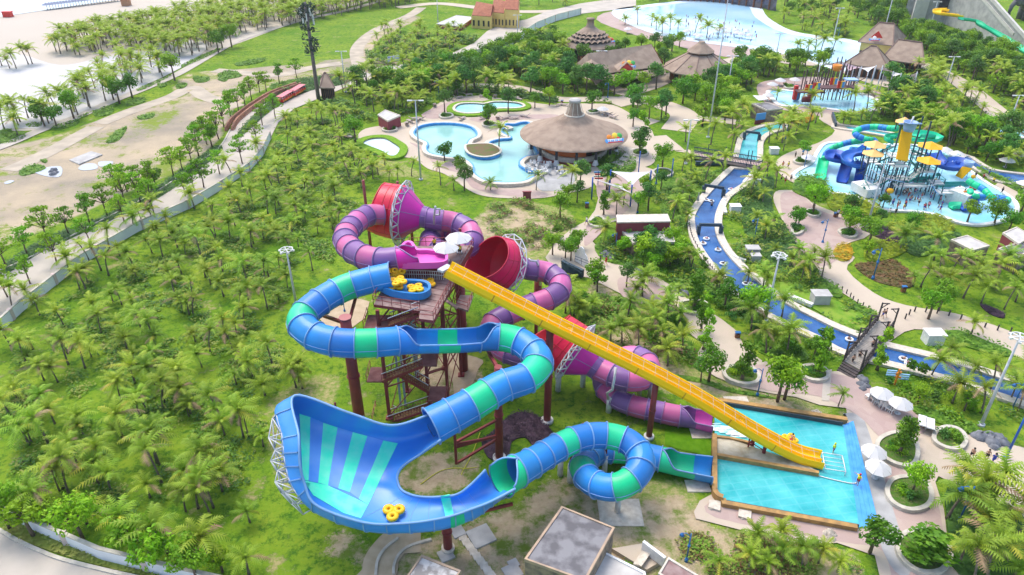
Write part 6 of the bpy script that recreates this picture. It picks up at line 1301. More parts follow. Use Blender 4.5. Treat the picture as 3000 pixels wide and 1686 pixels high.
def frond(mb, az, el, L, droop, rnd, wind=0, mi=0, nl=11, wid=.56):
    """an arching leaf: midrib with two rows of narrow hanging leaflets"""
    d = Vector((math.cos(az), math.sin(az), 0)); sd = Vector((-d.y, d.x, 0)); P = []; p = Vector((0,0,0)); e = el
    seg = 8
    for i in range(seg+1):
        P.append(p.copy()); step = L/seg; p = p + (d*math.cos(e)+Vector((0,0,1))*math.sin(e))*step + Vector((wind,-.2*wind,0))*step*(i/seg); e -= droop/seg*(.5+i/seg)
    for i in range(nl):
        t = (i+.7)/nl; k = min(seg-1, int(t*seg)); a = P[k].lerp(P[k+1], t*seg-k); tan = (P[k+1]-P[k]).normalized()
        l = wid*L*.40*math.sin(math.pi*min(1,.12+t*.88))**.6+.05*L; w = L/nl*.46
        for s in (-1, 1):
            out = (sd*s*.85+tan*.55+Vector((0,0,-.38+rnd.uniform(-.15,.15)))).normalized()*l
            mb.add([a-tan*w, a+tan*w, a+out+tan*w*.3], [(0,1,2)], mi)
    for i in range(seg): mb.add([P[i]-sd*.035, P[i]+sd*.035, P[i+1]+sd*.03, P[i+1]-sd*.03], [(0,1,2,3)], mi)
def palm(seed, h, L, nf, wind, lean=.1, yel=.12, nl=11):
    rnd = random.Random(seed); o = thing('coconut_palm', '', 'palm tree'); az0 = rnd.uniform(0,6.28); tp = []
    for i in range(6): t = i/5; tp.append(Vector((math.cos(az0)*lean*h*t*t, math.sin(az0)*lean*h*t*t, h*t)))
    MB().tube(tp, [.20,.15,.13,.12,.12,.13], 7).build('trunk', m_trunk, o); mb = MB()
    for k in range(nf):
        el = R(86)-R(92)*(k/nf)+rnd.uniform(-.12,.12); frond(mb, k*2.4+rnd.uniform(-.3,.3), el, L*rnd.uniform(.82,1.12)*(1 if k > 3 else .7), R(75)+rnd.uniform(-.2,.4), rnd, wind, 2 if k > nf*.7 and rnd.random() < .22 else 1 if rnd.random() < yel and k > nf*.5 else 0, nl)
    mb.v = [(x+tp[-1].x, y+tp[-1].y, z+tp[-1].z) for x, y, z in mb.v]
    mb.build('crown', [m_frond, m_frondy, m_dead], o); return reg(o)
def blob_leaves(mb, c, r, n, rnd, size, mi=0, flat=.8, mis=None):
    for _ in range(n):
        while True:
            v = Vector((rnd.uniform(-1,1), rnd.uniform(-1,1), rnd.uniform(-1,1)))
            if .15 < v.length < 1: break
        v = v.normalized()*(v.length**.45); p = Vector(c)+Vector((v.x*r, v.y*r, v.z*r*flat))
        nrm_ = (v.normalized()*.7+Vector((rnd.uniform(-1,1), rnd.uniform(-1,1), rnd.uniform(-.2,1)))).normalized(); a = nrm_.cross(Vector((rnd.random(), rnd.random(), .3))).normalized(); b = nrm_.cross(a); s = size*rnd.uniform(.6,1.3)
        mb.add([p-a*s*.5, p+b*s*.28, p+a*s*.5, p-b*s*.28], [(0,1,2,3)], mi if mis is None else rnd.choice(mis))
def tree(seed, h, r, clumps, nleaf, mat_, name='broadleaf_tree', trunk_r=.16, size=.42, flat=.75, shape='round', cat_='tree'):
    rnd = random.Random(seed); o = thing(name, '', cat_); mb = MB(); tb = MB(); th = h-r*.9 if shape != 'column' else h*.25; th = max(th, .8)
    tb.tube([(0,0,0),(rnd.uniform(-.1,.1),rnd.uniform(-.1,.1),th*.5),(rnd.uniform(-.2,.2),rnd.uniform(-.2,.2),th)], [trunk_r*1.3,trunk_r,trunk_r*.8], 7)
    for k in range(clumps):
        a = rnd.uniform(0, 6.28)
        if shape == 'round': rad = r*rnd.uniform(.2,.72); c = (math.cos(a)*rad, math.sin(a)*rad, h-r*.85+rnd.uniform(-.45,.65)*r*flat); cr = r*rnd.uniform(.26,.46)
        elif shape == 'tier': lv = k % 3; rad = r*(1-.28*lv)*rnd.uniform(.3,.95); c = (math.cos(a)*rad, math.sin(a)*rad, h*(.60+.19*lv)+rnd.uniform(-.1,.1)); cr = r*rnd.uniform(.22,.34)
        elif shape == 'column': zz = rnd.uniform(.18,1)*h; rad = r*rnd.uniform(.1,.65)*(1 if zz < h*.8 else .6); c = (math.cos(a)*rad, math.sin(a)*rad, zz); cr = r*rnd.uniform(.35,.6)
        else: rad = r*rnd.uniform(0,.8); c = (math.cos(a)*rad, math.sin(a)*rad, h*rnd.uniform(.35,.85)); cr = r*rnd.uniform(.3,.5)
        if shape in ('round','tier'): tb.tube([(0,0,th*.75), Vector((0,0,th*.8)).lerp(Vector(c), .55)+Vector((0,0,.1)), c], [trunk_r*.6, trunk_r*.35, trunk_r*.15], 5)
        blob_leaves(mb, c, cr, nleaf, rnd, size, 0, .42 if shape == 'tier' else .8)
    tb.build('trunk', m_bark, o); mb.build('crown', mat_, o); return reg(o)
def bush(seed, r, h, n, mat_, size=.3, name='shrub', cat_='shrub'):
    rnd = random.Random(seed); mb = MB()
    for k in range(9): a = rnd.uniform(0,6.28); rad = r*rnd.uniform(0,.65); blob_leaves(mb, (math.cos(a)*rad, math.sin(a)*rad, h*rnd.uniform(.3,.65)), r*.45, n//9, rnd, size)
    o = tag(mb.build(name, mat_), '', cat_); KID[o.name] = []; return o
PALMS = [palm(*q) for q in ((1,3.6,3.0,17,.25,.1,.12),(2,4.3,3.2,18,.3,.16,.1),(3,2.6,2.6,13,.2,.05,.3),(4,5.2,3.0,15,.45,.2,.12),(5,3.9,3.4,20,.25,.1,.05),(6,4.4,2.6,12,.5,.22,.35),(7,2.2,2.9,16,.3,.05,.05),(8,4.8,3.3,14,.4,.14,.2),(9,3.2,3.1,11,.55,.1,.5))]
TREES = [tree(11,5.6,2.3,15,70,m_leaf), tree(12,6.4,2.6,17,75,m_leaf2), tree(13,5.0,2.0,13,65,m_leaf2), tree(14,6.8,2.4,16,75,m_leaf3), tree(15,5.8,2.7,18,70,m_leaf)]
COLS = [tree(21,6.0,1.3,16,75,m_leaf,'column_tree',.2,.36,.8,'column'), tree(22,6.8,1.15,17,70,m_leaf2,'column_tree',.2,.36,.8,'column')]
TIER = [tree(31,5.6,2.6,15,46,m_leaf2,'flat_topped_tree',.12,.42,.4,'tier'), tree(32,6.2,3.0,17,46,m_leaf2,'flat_topped_tree',.12,.42,.4,'tier')]
BUSH = [bush(41,1.2,1.2,330,m_leaf), bush(42,1.4,1.0,330,m_leaf2), bush(43,1.0,1.5,300,m_leaf3)]
CY = bush(44,.5,2.6,170,m_leaf,.25,'cypress_shrub','shrub'); CY2 = None
cnt = dict(palm=0, tree=0, bush=0)
FARP = []; FART = []; FARB = []
def put_palm(p, sc, label, group, rz=None):
    sc *= .68 if 'left grove' in group or 'wall' in group else .68 if p.y < 150 else .86
    FARP.append((p, sc, label, group, random.uniform(0,6.28) if rz is None else rz, random.randrange(9)))
def put_tree(p, sc, label, group, kind=None):
    sc *= .86 if 'corner' in group else .76 if p.y < 150 else .92
    FART.append((p, sc, label, group, random.uniform(0,6.28), kind if kind is not None else random.randrange(5)))
def clear(p, m=.2):
    return not any(inpoly(p.x+dx, p.y+dy, z) for z in NOTREE for dx, dy in ((0,0),(m,0),(-m,0),(0,m)))
BB = [(min(p[0] for p in z)-1, max(p[0] for p in z)+1, min(p[1] for p in z)-1, max(p[1] for p in z)+1) for z in NOTREE]
def clear(p, m=.3):
    for z, b in zip(NOTREE, BB):
        if b[0]-m < p.x < b[1]+m and b[2]-m < p.y < b[3]+m:
            for dx, dy in ((0,0),(m,0),(-m,0),(0,m),(0,-m)):
                if inpoly(p.x+dx, p.y+dy, z): return False
    return True
def scatter(zn, s, sp, seed, jit=.45):
    rnd = random.Random(seed); P = pts(zn, s); x0, x1, y0, y1 = min(p.x for p in P), max(p.x for p in P), min(p.y for p in P), max(p.y for p in P); out = []; r_ = 0
    y = y0
    while y < y1:
        x = x0+(sp/2 if r_ % 2 else 0)
        while x < x1:
            q = Vector((x+rnd.uniform(-jit,jit)*sp, y+rnd.uniform(-jit,jit)*sp, 0))
            if inpoly(q.x, q.y, P): out.append(q)
            x += sp
        y += sp*.87; r_ += 1
    return out
random.seed(77)
BLD = [[(p.x,p.y) for p in pts('V', s, 0)] for s in ('1295,350 1330,300 1443,270 1560,300 1590,350 1560,430 1440,450 1330,430','1440,160 1640,130 1680,210 1480,230','1410,110 1470,60 1550,100 1540,150 1430,160','1670,150 1760,90 1850,150 1830,210 1690,210','2130,60 2250,70 2260,130 2140,140','2120,150 2250,160 2330,150 2330,180 2100,190','2280,10 2400,0 2576,100 2576,150 2280,80','1310,1448 1320,1400 1400,1270 1560,1320 1480,1448','1540,540 1690,540 1700,610 1560,610','1840,230 1930,230 1930,310 1850,320','930,440 1200,600 1200,900 1130,1080 900,1080 900,760','1090,0 1250,0 1280,60 1180,80')]
for b_ in BLD: NOTREE.append(b_); 
BB = [(min(p[0] for p in z)-1, max(p[0] for p in z)+1, min(p[1] for p in z)-1, max(p[1] for p in z)+1) for z in NOTREE]
# --- the big grove on the left
GL = 'coconut palm in the dense grove left of the slides'
for p in scatter('V', '30,850 90,800 200,700 360,610 560,510 650,430 700,380 700,300 860,290 930,420 1000,450 960,500 900,520 850,600 830,660 740,720 690,800 720,900 800,930 850,960 690,1000 660,1100 640,1180 600,1230 560,1290 420,1330 250,1290 110,1240 30,1190 0,1100', 4.0, 5, .62):
    if clear(p, 1.0) and random.random() < .94: put_palm(p, random.uniform(.72,1.25), GL, 'palms of the left grove')
for zn, x, y, s_, lb_ in (('L',340,510,1.0,None),('L',180,640,1.25,'yellow green palm with wide fronds at the left edge of the grove'),('L',480,760,1.0,None),('L',620,815,1.05,None),('L',390,910,1.3,'large yellowing palm above the corner wall'),('L',930,970,1.1,'leaning palm standing alone on thin grass'),('L',1190,900,1.0,None),('L',1320,1030,1.1,None),('L',1545,1120,.9,'small palm on the bare sand patch below the bowl'),('L',1350,870,.95,None),('L',540,1130,1.2,'big palm behind the corner wall, nearest the left'),('L',800,1200,1.15,'big palm behind the corner wall, second from the left'),('L',1300,1350,1.25,'big palm behind the corner wall by the sandy patch'),('L',1540,1440,1.2,'big palm cut by the bottom edge right of the corner wall'),('L',330,1080,1.2,'palm with upright fronds just inside the corner wall'),('L',1040,1310,1.3,'palm between the bright trees on the corner wall'),('L',1630,650,.95,None),('L',1390,580,.9,None),('L',1540,600,.85,'short golden fronded palm left of the bowl'),('L',1450,470,1.0,None),('L',1850,250,1.0,None),('L',1010,420,1.0,None),('L',1150,400,1.0,None),('L',210,1050,1.0,None)):
    put_palm(at(zn,x,y), s_, lb_ or GL, 'palms of the left grove')
# --- palms along the long wall
for x, y in ((245,850),(110,920),(530,620),(670,520),(830,440),(1020,310),(1160,240),(1470,130),(1080,250),(1180,230)): put_palm(at('D',x,y), 1.15, 'coconut palm standing against the long white wall', 'palms against the long wall')
# --- garden palms
GP_ = 'coconut palm in the garden beds between the slides and the river'
for zn, s in (('F','1210,840 1085,790 1000,780 700,610 760,590 860,560 1240,440 1130,600 1300,640 1430,620 1520,660 1540,860 1390,820 1290,700 1340,750 1430,960 1600,240 2150,380 2290,600 2060,690 2170,870 2330,860 1490,560 1400,560 660,560'),('J','1360,950 1330,510 1190,480 730,330 540,700 660,420 1900,1050 2140,830 2300,930 2470,940 2400,1050 2050,1150 1400,120 1500,100 1280,300 1340,330 2040,300 1930,230 2160,160 1980,500 2060,650 2140,560 850,1190 900,1170 260,1370 300,1400'),('M','40,690 230,710 260,840 390,800 1460,890 1370,880 1650,880 1740,930 1920,1010 2110,1070 2360,1130 2000,1410 2480,1050 2180,900 1640,780 1900,760 2060,820 2260,900 1600,600 1780,760 2030,700 2300,760 2450,760 1230,500 1220,420 1540,690'),('I','970,380 1085,520 1240,570 1190,380 1060,300 1460,420 1400,500 1440,560 470,540 100,240 60,130 1290,450'),('I','1060,1060 1100,900 1200,1060 1240,1190 1120,1300 1330,1120 1400,1200 1300,1330 1250,1430 1400,1400 1180,1440 1450,1300 1290,1000 1150,1000 1420,1080'),('H','1400,1360 1640,1200 1840,1180 1980,1330 1730,1360 1850,1290 2230,1350 2100,1290 1620,1330'),('B','1125,1440 1470,1440 1730,1440 490,820 590,820 430,830 530,830 330,1260 430,1400 530,1330 100,1250 240,1350 60,1350 750,1400 850,1440 170,1420 1190,1130 2010,1440'),('A','1960,1180 1760,1360'),('O','640,540 1000,620 1470,660 1610,650 1740,650 190,620 30,600 500,270 560,270 620,270 850,900 760,860 900,800 980,850 1060,780 230,820 160,900 320,700 200,1000 150,1100 60,1300 480,1440 540,1360 1430,790 1550,760 1650,770 1360,800 1800,720 1900,700 1950,760 2300,1000 2400,960 2480,1050 2250,880 2150,720 2360,820')):
    for q in s.split():
        x, y = map(float, q.split(',')); lb_ = GP_
        if zn == 'I' and x > 1000 and y > 850: y += 85
        if zn == 'I' and x > 1050 and y > 900: lb_ = 'coconut palm in the thick clump at the lower right'
        elif zn == 'H': lb_ = 'coconut palm in the dry bed below the splash pool'
        elif zn == 'B': lb_ = 'coconut palm around the lagoon terrace'
        elif zn == 'O': lb_ = 'coconut palm between the upper river and the rain fort'
        put_palm(at(zn,x,y), random.uniform(.95,1.3)*(1.15 if zn == 'I' and x > 1000 and y > 850 else .75 if zn == 'H' else .6 if (zn, x) == ('I', 470) else 1), lb_, 'palms: '+lb_[16:])
# --- beach palms
for p in scatter('V', '120,130 200,150 330,130 450,150 520,130 560,100 700,70 850,40 1000,20 1060,0 1000,-20 800,-5 640,20 500,40 350,70 180,95', 4.0, 9): 
    put_palm(p, random.uniform(1.1,1.45), 'coconut palm in the wide belt on the white sand', 'palms of the beach belt')
for p in scatter('V', '0,330 60,300 150,260 240,190 300,155 370,150 440,180 400,205 300,250 200,300 100,330 20,350', 5.0, 10): put_palm(p, random.uniform(1.1,1.4), 'coconut palm on the sand beside the promenade', 'palms beside the promenade')
for x, y in ((125,520),(75,520),(215,490),(245,485),(35,980),(15,500),(110,940),(140,950)): put_palm(at('A',x,y), 1.25, 'coconut palm standing apart on the open sand', 'palms apart on the sand')
for zn, s, sp, lb_ in (('V','940,95 1000,70 1100,80 1180,90 1130,130 1050,155 960,165 940,130',5.5,'coconut palm in the grove between the dirt road and the far wall'),('V','1240,180 1350,110 1400,90 1450,120 1400,160 1420,230 1300,250 1200,240',6.5,'coconut palm in the grove left of the scalloped pavilion'),('V','1030,0 1130,-10 1300,10 1460,0 1620,-20 1760,-10 1600,20 1400,20 1200,10',8,'coconut palm beyond the yellow houses'),('V','1960,50 2080,30 2150,60 2130,120 2060,95 1980,80',6,'coconut palm on the lawn right of the wave pool'),('V','860,200 1000,190 1160,190 1200,240 1080,250 1060,290 920,300 850,270',5.2,'coconut palm in the grove behind the lagoon'),('V','2100,230 2200,300 2330,360 2450,420 2576,480 2650,380 2576,240 2450,180 2300,200',5,'coconut palm in the groves right of the rain fort'),('V','1840,330 1930,300 1990,330 2060,360 2000,380 1950,400 1890,430 1860,400',4.6,'coconut palm on the lawn beside the upper river')):
    for p in scatter(zn, s, sp, 13):
        if clear(p, 1): put_palm(p, random.uniform(1.0,1.3), lb_, 'palms: '+lb_[13:])
for x, y in ((2140,190),(2235,190),(2340,200),(2375,230),(2480,230),(2540,220),(2420,260)): put_palm(at('B',x,y), 1.2, 'coconut palm on the pink wave pool terrace', 'palms on the wave pool terrace')
for x, y in ((265,290),(180,290),(90,270),(860,390),(945,390),(1000,380),(1040,400),(1130,390)): put_palm(at('C',x,y), 1.3, 'coconut palm on the pink wave pool terrace', 'palms on the wave pool terrace')
# --- broadleaf trees
def trees(zn, s, label, grp, sc=1.0, kinds=(0,1,2,3,4)):
    for q in s.split():
        v = q.split(','); put_tree(at(zn, float(v[0]), float(v[1])), sc*(float(v[2]) if len(v) > 2 else random.uniform(.85,1.15)), label, grp, random.choice(kinds))
def tscat(zn, s, sp, seed, label, grp, sc=1.0, kinds=(0,1,2,3,4), prob=1):
    for p in scatter(zn, s, sp, seed):
        if clear(p, .8) and random.random() < prob: put_tree(p, sc*random.uniform(.8,1.2), label, grp, random.choice(kinds))
trees('F', '1440,230,.95 1240,230,.9 1320,240,1.0 1560,500,.01 1740,1080,1.25 2260,1230,1.35 1680,1080,.7 2060,640,1.3 1860,520,1.1 2000,560,1.0 700,170,.9 880,340,1.15 900,400,1.0 1120,370,.8 720,100,.9 660,150,.8 1310,330,.7 1800,400,.8', 'broadleaf tree in the garden beds along the pink path', 'trees along the pink path', 1, (0,1,2,3))
trees('J', '300,740,1.0 100,640,.7 60,800,.9 130,450,1.1 760,650,1.1 940,900,1.15 1050,930,1.1 1130,900,1.0 1230,900,1.1 990,750,.9 860,400,.9 960,380,1.1 560,330,.7 930,200,1.0 1080,180,.8 290,300,.9 200,300,.8 900,820,1 740,800,.9', 'broadleaf tree around the flat roofed river building', 'trees round the river building', 1, (0,1,2,3))
tscat('J', '700,700 1300,700 1330,930 1150,1010 900,930 700,860', 2.9, 31, 'leafy tree in the dense bed below the river building', 'trees below the river building', .8, (1,2,2,0))
trees('M', '140,230,.9 290,120,1.3 680,290,1.2 670,330,.8 1020,240,.7 900,430,1.2 870,560,.8 1540,1240,1.3 1650,1150,1.2 1960,200,1.2 2250,220,1.2 2540,80,1.2 700,160,1 1350,300,.9 2400,300,1.0', 'broadleaf tree beside the play pool promenade', 'trees beside the promenade')
trees('K', '180,600,1.1 300,1130,1.25 680,1350,1.1 1030,1130,.8 100,1330,.9', 'broadleaf tree beside the play pool promenade', 'trees beside the promenade')
trees('I', '810,740,.65 860,1020,.9 640,1330,1.15 340,270,.85 180,500,1.3 1150,560,.7 900,520,.6', 'broadleaf tree in the plaza planters', 'plaza planter trees', 1, (2,1,0))
trees('V', '25,1330,1.2 85,1350,1.35 215,1370,1.35 350,1400,1.5 400,1440,1.5 500,1470,1.2 560,1440,.9 130,1330,1.0', 'bright green tree on the corner verge between wall and road', 'bright trees on the corner verge', .82, (1,2))
trees('B', '110,1090,1.3 780,860,1.2 1110,950,1.3 1260,860,1.2 1460,820,1.0 1570,800,1.0 1890,840,1.3 2200,960,1.1 2250,1170,1.5 2230,880,1.1 2320,900,1.2 2420,1280,1.4 2000,1440,1.2 1800,1420,1.3 2020,1260,.8 780,1230,1.3 900,1330,1.2 930,1440,1.2 1830,460,1.2 1890,420,1.2 2080,420,1.2 2140,400,1.2 2260,400,1.2 2360,390,1.2 2450,440,1.1 2550,360,1.1', 'broadleaf tree on the lagoon and bar terraces', 'trees of the lagoon terraces', .88, (0,1,3))
for zn, s, sp, lb_, g_ in (('V','830,210 1000,200 1150,170 1290,130 1390,110 1410,160 1440,200 1480,240 1650,240 1660,262 1540,275 1440,255 1330,248 1200,240 1080,255 900,240',4.1,'broadleaf tree in the park woodland behind the lagoon','woodland behind the lagoon'),('V','1560,120 1680,120 1700,150 1670,200 1640,120',6,'broadleaf tree between the hall and the yellow walled pavilion','trees between the pavilions'),('V','1840,120 2000,110 2110,150 2100,190 1900,200 1850,240 1840,170',4.2,'broadleaf tree between the wave pool and the rain fort','trees behind the rain fort'),('V','2130,20 2280,10 2290,80 2400,90 2576,170 2650,200 2640,300 2500,240 2350,200 2280,120 2170,60',4.4,'broadleaf tree below the stone fort ramp','trees below the stone fort'),('V','2110,210 2250,230 2330,280 2450,330 2576,380 2640,430 2500,420 2350,350 2200,290',4.0,'broadleaf tree in the groves right of the rain fort','trees right of the rain fort'),('V','1800,200 1900,210 1910,240 1840,300 1790,280',4.4,'broadleaf tree left of the kiosk','trees left of the kiosk'),('V','1960,0 2120,10 2100,40 1990,50',7,'broadleaf tree beyond the wave pool','trees beyond the wave pool'),('V','2420,460 2576,500 2650,620 2500,640 2440,560 2420,500',5,'tree beside the east river','trees beside the east river'),('V','1630,290 1800,280 1810,320 1700,330',4.6,'broadleaf tree beside the bar path','trees beside the bar path')):
    tscat(zn, s, sp, 17, lb_, g_, 1.15, prob=.85)
trees('A', '905,785,1.2 860,760,1.1 1000,740,1.2 1320,610,1.3 1650,400,1.3 1750,360,1.3 1680,370,1.2 560,900,1.2 340,960,1.0 320,920,1.1 430,960,1.0 1500,1060,.9 1600,1110,.9 1180,1420,.9', 'bushy tree beside the beach promenade', 'bushy trees beside the promenade', 1.1, (0,1))
trees('V', '1445,232 1475,236 1510,240 1545,240 1580,236 1615,232 1650,226 1440,215 1425,195 1412,160 1430,165 1470,166 1500,168 1530,160 1555,150 1405,140 1835,212 1850,190 1855,160 1670,180 1660,150 1690,130', 'broadleaf tree along the front of the shingle roofed buildings', 'trees in front of the shingle buildings', 1.2, (0,1,2,3))
tscat('V', '1700,215 1860,222 1850,320 1790,330 1730,300 1700,260', 4.4, 61, 'broadleaf tree on the lawn below the yellow walled pavilion', 'trees below the pavilions', 1.1)
for p in scatter('V', '1700,350 1800,350 1740,430 1660,560 1735,600 1720,500', 4.6, 62)+scatter('V','1730,600 1790,700 1850,770 1760,760 1700,700',4.6,63):
    if clear(p, .8): put_palm(p, random.uniform(.9,1.2), 'coconut palm in the strip left of the river', 'palms left of the river')
TL = []
for zn, s in (('A','2010,690 1960,700 1850,800 1800,840 1740,880 1690,960 1600,1000 1560,1090 1600,1110 1450,1250 1380,1290 1310,1330 1150,1440 1060,1448 960,1448 880,1448 2110,640 2240,590 1730,840 1900,760 1650,1050 1500,1180'),('D','680,250 810,180 520,320 370,380 210,480 50,570 1060,80 950,100 -60,600')):
    for q in s.split(): TL.append(at(zn, *map(float, q.split(','))))
for q in ('1940,1090','1980,950','1830,1240','1660,1320','2080,900','1540,1420','1470,1448'): TL.append(at('A', *map(float, q.split(','))))
for q in ('1150,130','940,230','680,400','430,540','230,700','60,800','1400,40','-20,900'): TL.append(at('D', *map(float, q.split(','))))
for i, p in enumerate(TL): place(TIER[i % 2], p, random.uniform(0,6), random.uniform(.8,1.05), 'flat topped bright green tree in the row along the road', 'flat topped roadside trees')
# columns of foliage
for i, (zn,x,y,s_,lb_) in enumerate((('F',1630,540,1.1,'dense clipped tree filling the round planter in the path bend'),('F',1700,840,.9,'slim column tree beside the bend of the path'),('F',1990,1080,1.0,'bushy column tree in the half round planter'),('B',2250,1165,1.35,'climber covered column tree right of the bar steps'),('I',350,330,1.0,'column tree with wrapped trunk at the pink path end'),('I',680,340,.9,'slim tree growing beside the timber bridge rail'),('F',1680,700,.8,'leaning tree with a wrapped trunk above the path'),('B',1100,940,1.2,'slim column tree in the planter by the small pool'),('J',540,420,.8,'small column tree on the left path planter'),('F',2560,1030,1.0,'column tree with bare lower trunk by the bridge steps'),('I',800,800,.9,'framed leaning tree in the planter beside the parasols'))): place(COLS[i % 2], at(zn,x,y), random.uniform(0,6), s_, lb_)
DR = place(COLS[0], at('I',930,1370), 0, (1.75,1.75,.62), 'dense rounded tree in the large planter at the lower right'); 
# --- shrubs and hedges
def hedge(label, zn, s, h, m_, size=.30, den=15, name='hedge', kind='stuff', seed=1):
    P = poly(zn, s, 0, 3); rnd = random.Random(seed); x0, x1, y0, y1 = min(p.x for p in P), max(p.x for p in P), min(p.y for p in P), max(p.y for p in P); mb = MB()
    n_ = int((x1-x0)*(y1-y0)*den); k_ = size*(1+y0/260)
    for _ in range(min(n_, 30000)):
        x, y = rnd.uniform(x0,x1), rnd.uniform(y0,y1)
        if not inpoly(x, y, P): continue
        z = h*(rnd.random()**.4)*(.75+.35*math.sin(x*1.3+y*.7)*math.cos(y*1.1)); a = rnd.uniform(0,6.28); s_ = k_*rnd.uniform(.6,1.3); t = rnd.uniform(-.5,.5)
        d = Vector((math.cos(a), math.sin(a), t)); e = Vector((-math.sin(a), math.cos(a), rnd.uniform(-.6,.6))); c_ = Vector((x,y,z)); mb.add([c_-d*s_*.5, c_+e*s_*.3, c_+d*s_*.5, c_-e*s_*.3], [(0,1,2,3)])
    mb.prism([(p.x,p.y) for p in P], 0, h*.2); o = mb.build(name, m_); o['kind'] = kind; o['label'] = label; o['category'] = 'hedge'; return o
LF = dict(a=leafmat('hedge_foliage', (.09,.23,.015), (.20,.37,.03), 0), y=leafmat('yellow_foliage', (.34,.40,.01), (.20,.31,.015), 0), o=leafmat('orange_bloom_foliage', (.66,.36,.01), (.34,.32,.02), 0), p=leafmat('purple_foliage', (.035,.018,.03), (.13,.075,.11), 0), r=leafmat('red_brown_foliage', (.20,.10,.04), (.13,.13,.03), 0), g=leafmat('light_grass_foliage', (.24,.33,.04), (.34,.36,.08), 0), d=leafmat('deep_foliage', (.05,.14,.025), (.10,.22,.035), 0))
HE = [('purple leaved bed beside the red column','G','1830,760 1900,700 1990,610 2100,540 2230,560 2330,640 2380,740 2360,820 2230,800 2160,730 2060,760 2040,850 1960,900 1880,880',.7,'p'),('purple leaved bed under the light mast','M','810,270 880,240 1050,250 1180,320 1280,370 1230,410 1080,390 900,310',.6,'p'),('purple leaved bed by the right hand path','M','2100,1080 2200,1100 2350,1170 2350,1230 2200,1180',.7,'p'),
 ('orange flowering hedge beside the promenade','M','520,500 600,440 700,450 730,520 700,600 600,620 530,560',1.1,'o'),('yellow green round shrub bed with the blue lamp','M','850,500 900,440 1050,400 1180,430 1330,470 1250,540 1100,600 950,620 860,590',1.0,'y'),('red brown bed below the yellow shrubs','M','760,640 1000,620 1150,590 1290,680 1400,780 1350,900 1150,880 950,820 800,720',.35,'r'),('bright hedge in front of the play pool','M','1100,220 1300,180 1500,110 1700,160 1810,230 1800,300 1560,320 1300,340 1150,290',1.3,'y'),('deep green ground cover behind the pump house','M','1250,370 1500,330 1820,300 1900,340 1780,400 1720,500 1500,560 1350,540 1250,440',.8,'d'),
 ('hedge at the left rim of the play pool','K','90,870 160,800 300,810 420,850 450,950 380,1060 200,1010 80,950',2.0,'a'),('yellow green hedge on the promenade island','K','440,980 640,1000 900,1060 1010,1120 980,1190 800,1220 620,1200 480,1140',1.6,'y'),('hedge along the east bank by the play pool','K','2030,690 2200,760 2400,850 2520,930 2480,960 2300,870 2060,770',1.2,'a'),
 ('hedge on the river side of the promenade','M','0,560 120,560 250,680 400,800 560,900 620,980 560,1010 420,950 250,840 0,700',1.0,'a'),('hedge between the lawn and the timber bridge','M','640,1040 800,1090 960,1160 980,1200 900,1200 700,1120',.9,'a'),('hedge right of the timber bridge','I','1020,150 1120,130 1300,200 1400,240 1380,270 1200,230 1060,180',1.0,'a'),('planting behind the parasols of the plaza','I','870,545 960,550 1080,590 1180,630 1230,660 1190,690 1040,640 900,590',1.0,'a'),('thick planting at the lower right corner','I','1050,1000 1180,960 1330,1060 1474,1150 1474,1448 1120,1448 1070,1270 1050,1090',1.3,'d'),
 ('garden planting under the path trees','F','880,60 950,170 1150,220 1340,290 1460,360 1500,400 1600,320 1700,380 1900,540 2050,640 2120,860 2330,900 2400,930 2500,900 2400,800 2200,680 1900,430 1700,300 1590,250 1560,100 1300,60 1000,20',.9,'a'),('planting below the bend of the promenade path','F','760,440 900,430 1150,460 1350,500 1540,560 1600,750 1640,900 1500,860 1300,760 1000,620 780,560',.6,'a'),('clipped hedge along the white wall edge of the path','F','1430,1020 1700,1060 1900,1130 2200,1190 2240,1210 1900,1160 1680,1090 1440,1050',.4,'a'),
 ('planting beside the river on the left bank','J','1100,80 1400,60 1700,-20 1560,120 1400,300 1380,420 1330,540 1200,480 1080,380 1080,200',.6,'a'),('planting between the river and the promenade','J','1880,150 2100,60 2150,120 2130,350 2300,560 2440,800 2560,950 2560,1150 2300,1000 2100,850 1900,650 1850,500 1820,330',.6,'d'),('shrubs around the round bar','B','1900,1160 2000,1140 2120,1160 2220,1220 2200,1300 2060,1310 1920,1260',1.2,'a'),('hedge behind the lagoon terrace','B','750,680 1050,660 1400,700 1620,740 1600,780 1350,740 1100,700 800,720',1.1,'d'),('flower beds by the upper river','C','740,880 900,860 1000,890 940,930 800,930',.8,'o'),('hedges in front of the rain fort','C','1150,860 1400,850 1700,870 1800,900 1600,920 1300,910 1160,900',1.0,'a'),
 ('scrub along the far road','V','640,290 720,225 790,195 900,190 860,215 780,230 690,275 620,335 590,350',.9,'d'),('scrub along the near road','V','20,660 120,600 250,550 380,480 470,420 540,370 560,380 500,430 400,500 250,570 100,640 20,690',.7,'d'),('verge planting on the corner','V','0,1340 60,1320 150,1360 300,1420 420,1460 250,1425 90,1375',.5,'g'),
 ('lavender bed under the blue slide','V','1190,250 1195,251 1192,253',.1,'a')]
for i, (lb_, zn, s, h, mk) in enumerate(HE[:-1]): hedge(lb_, zn, s, h, LF[mk], .2 if mk == 'p' else .3, 34 if mk == 'p' else 15, seed=i)
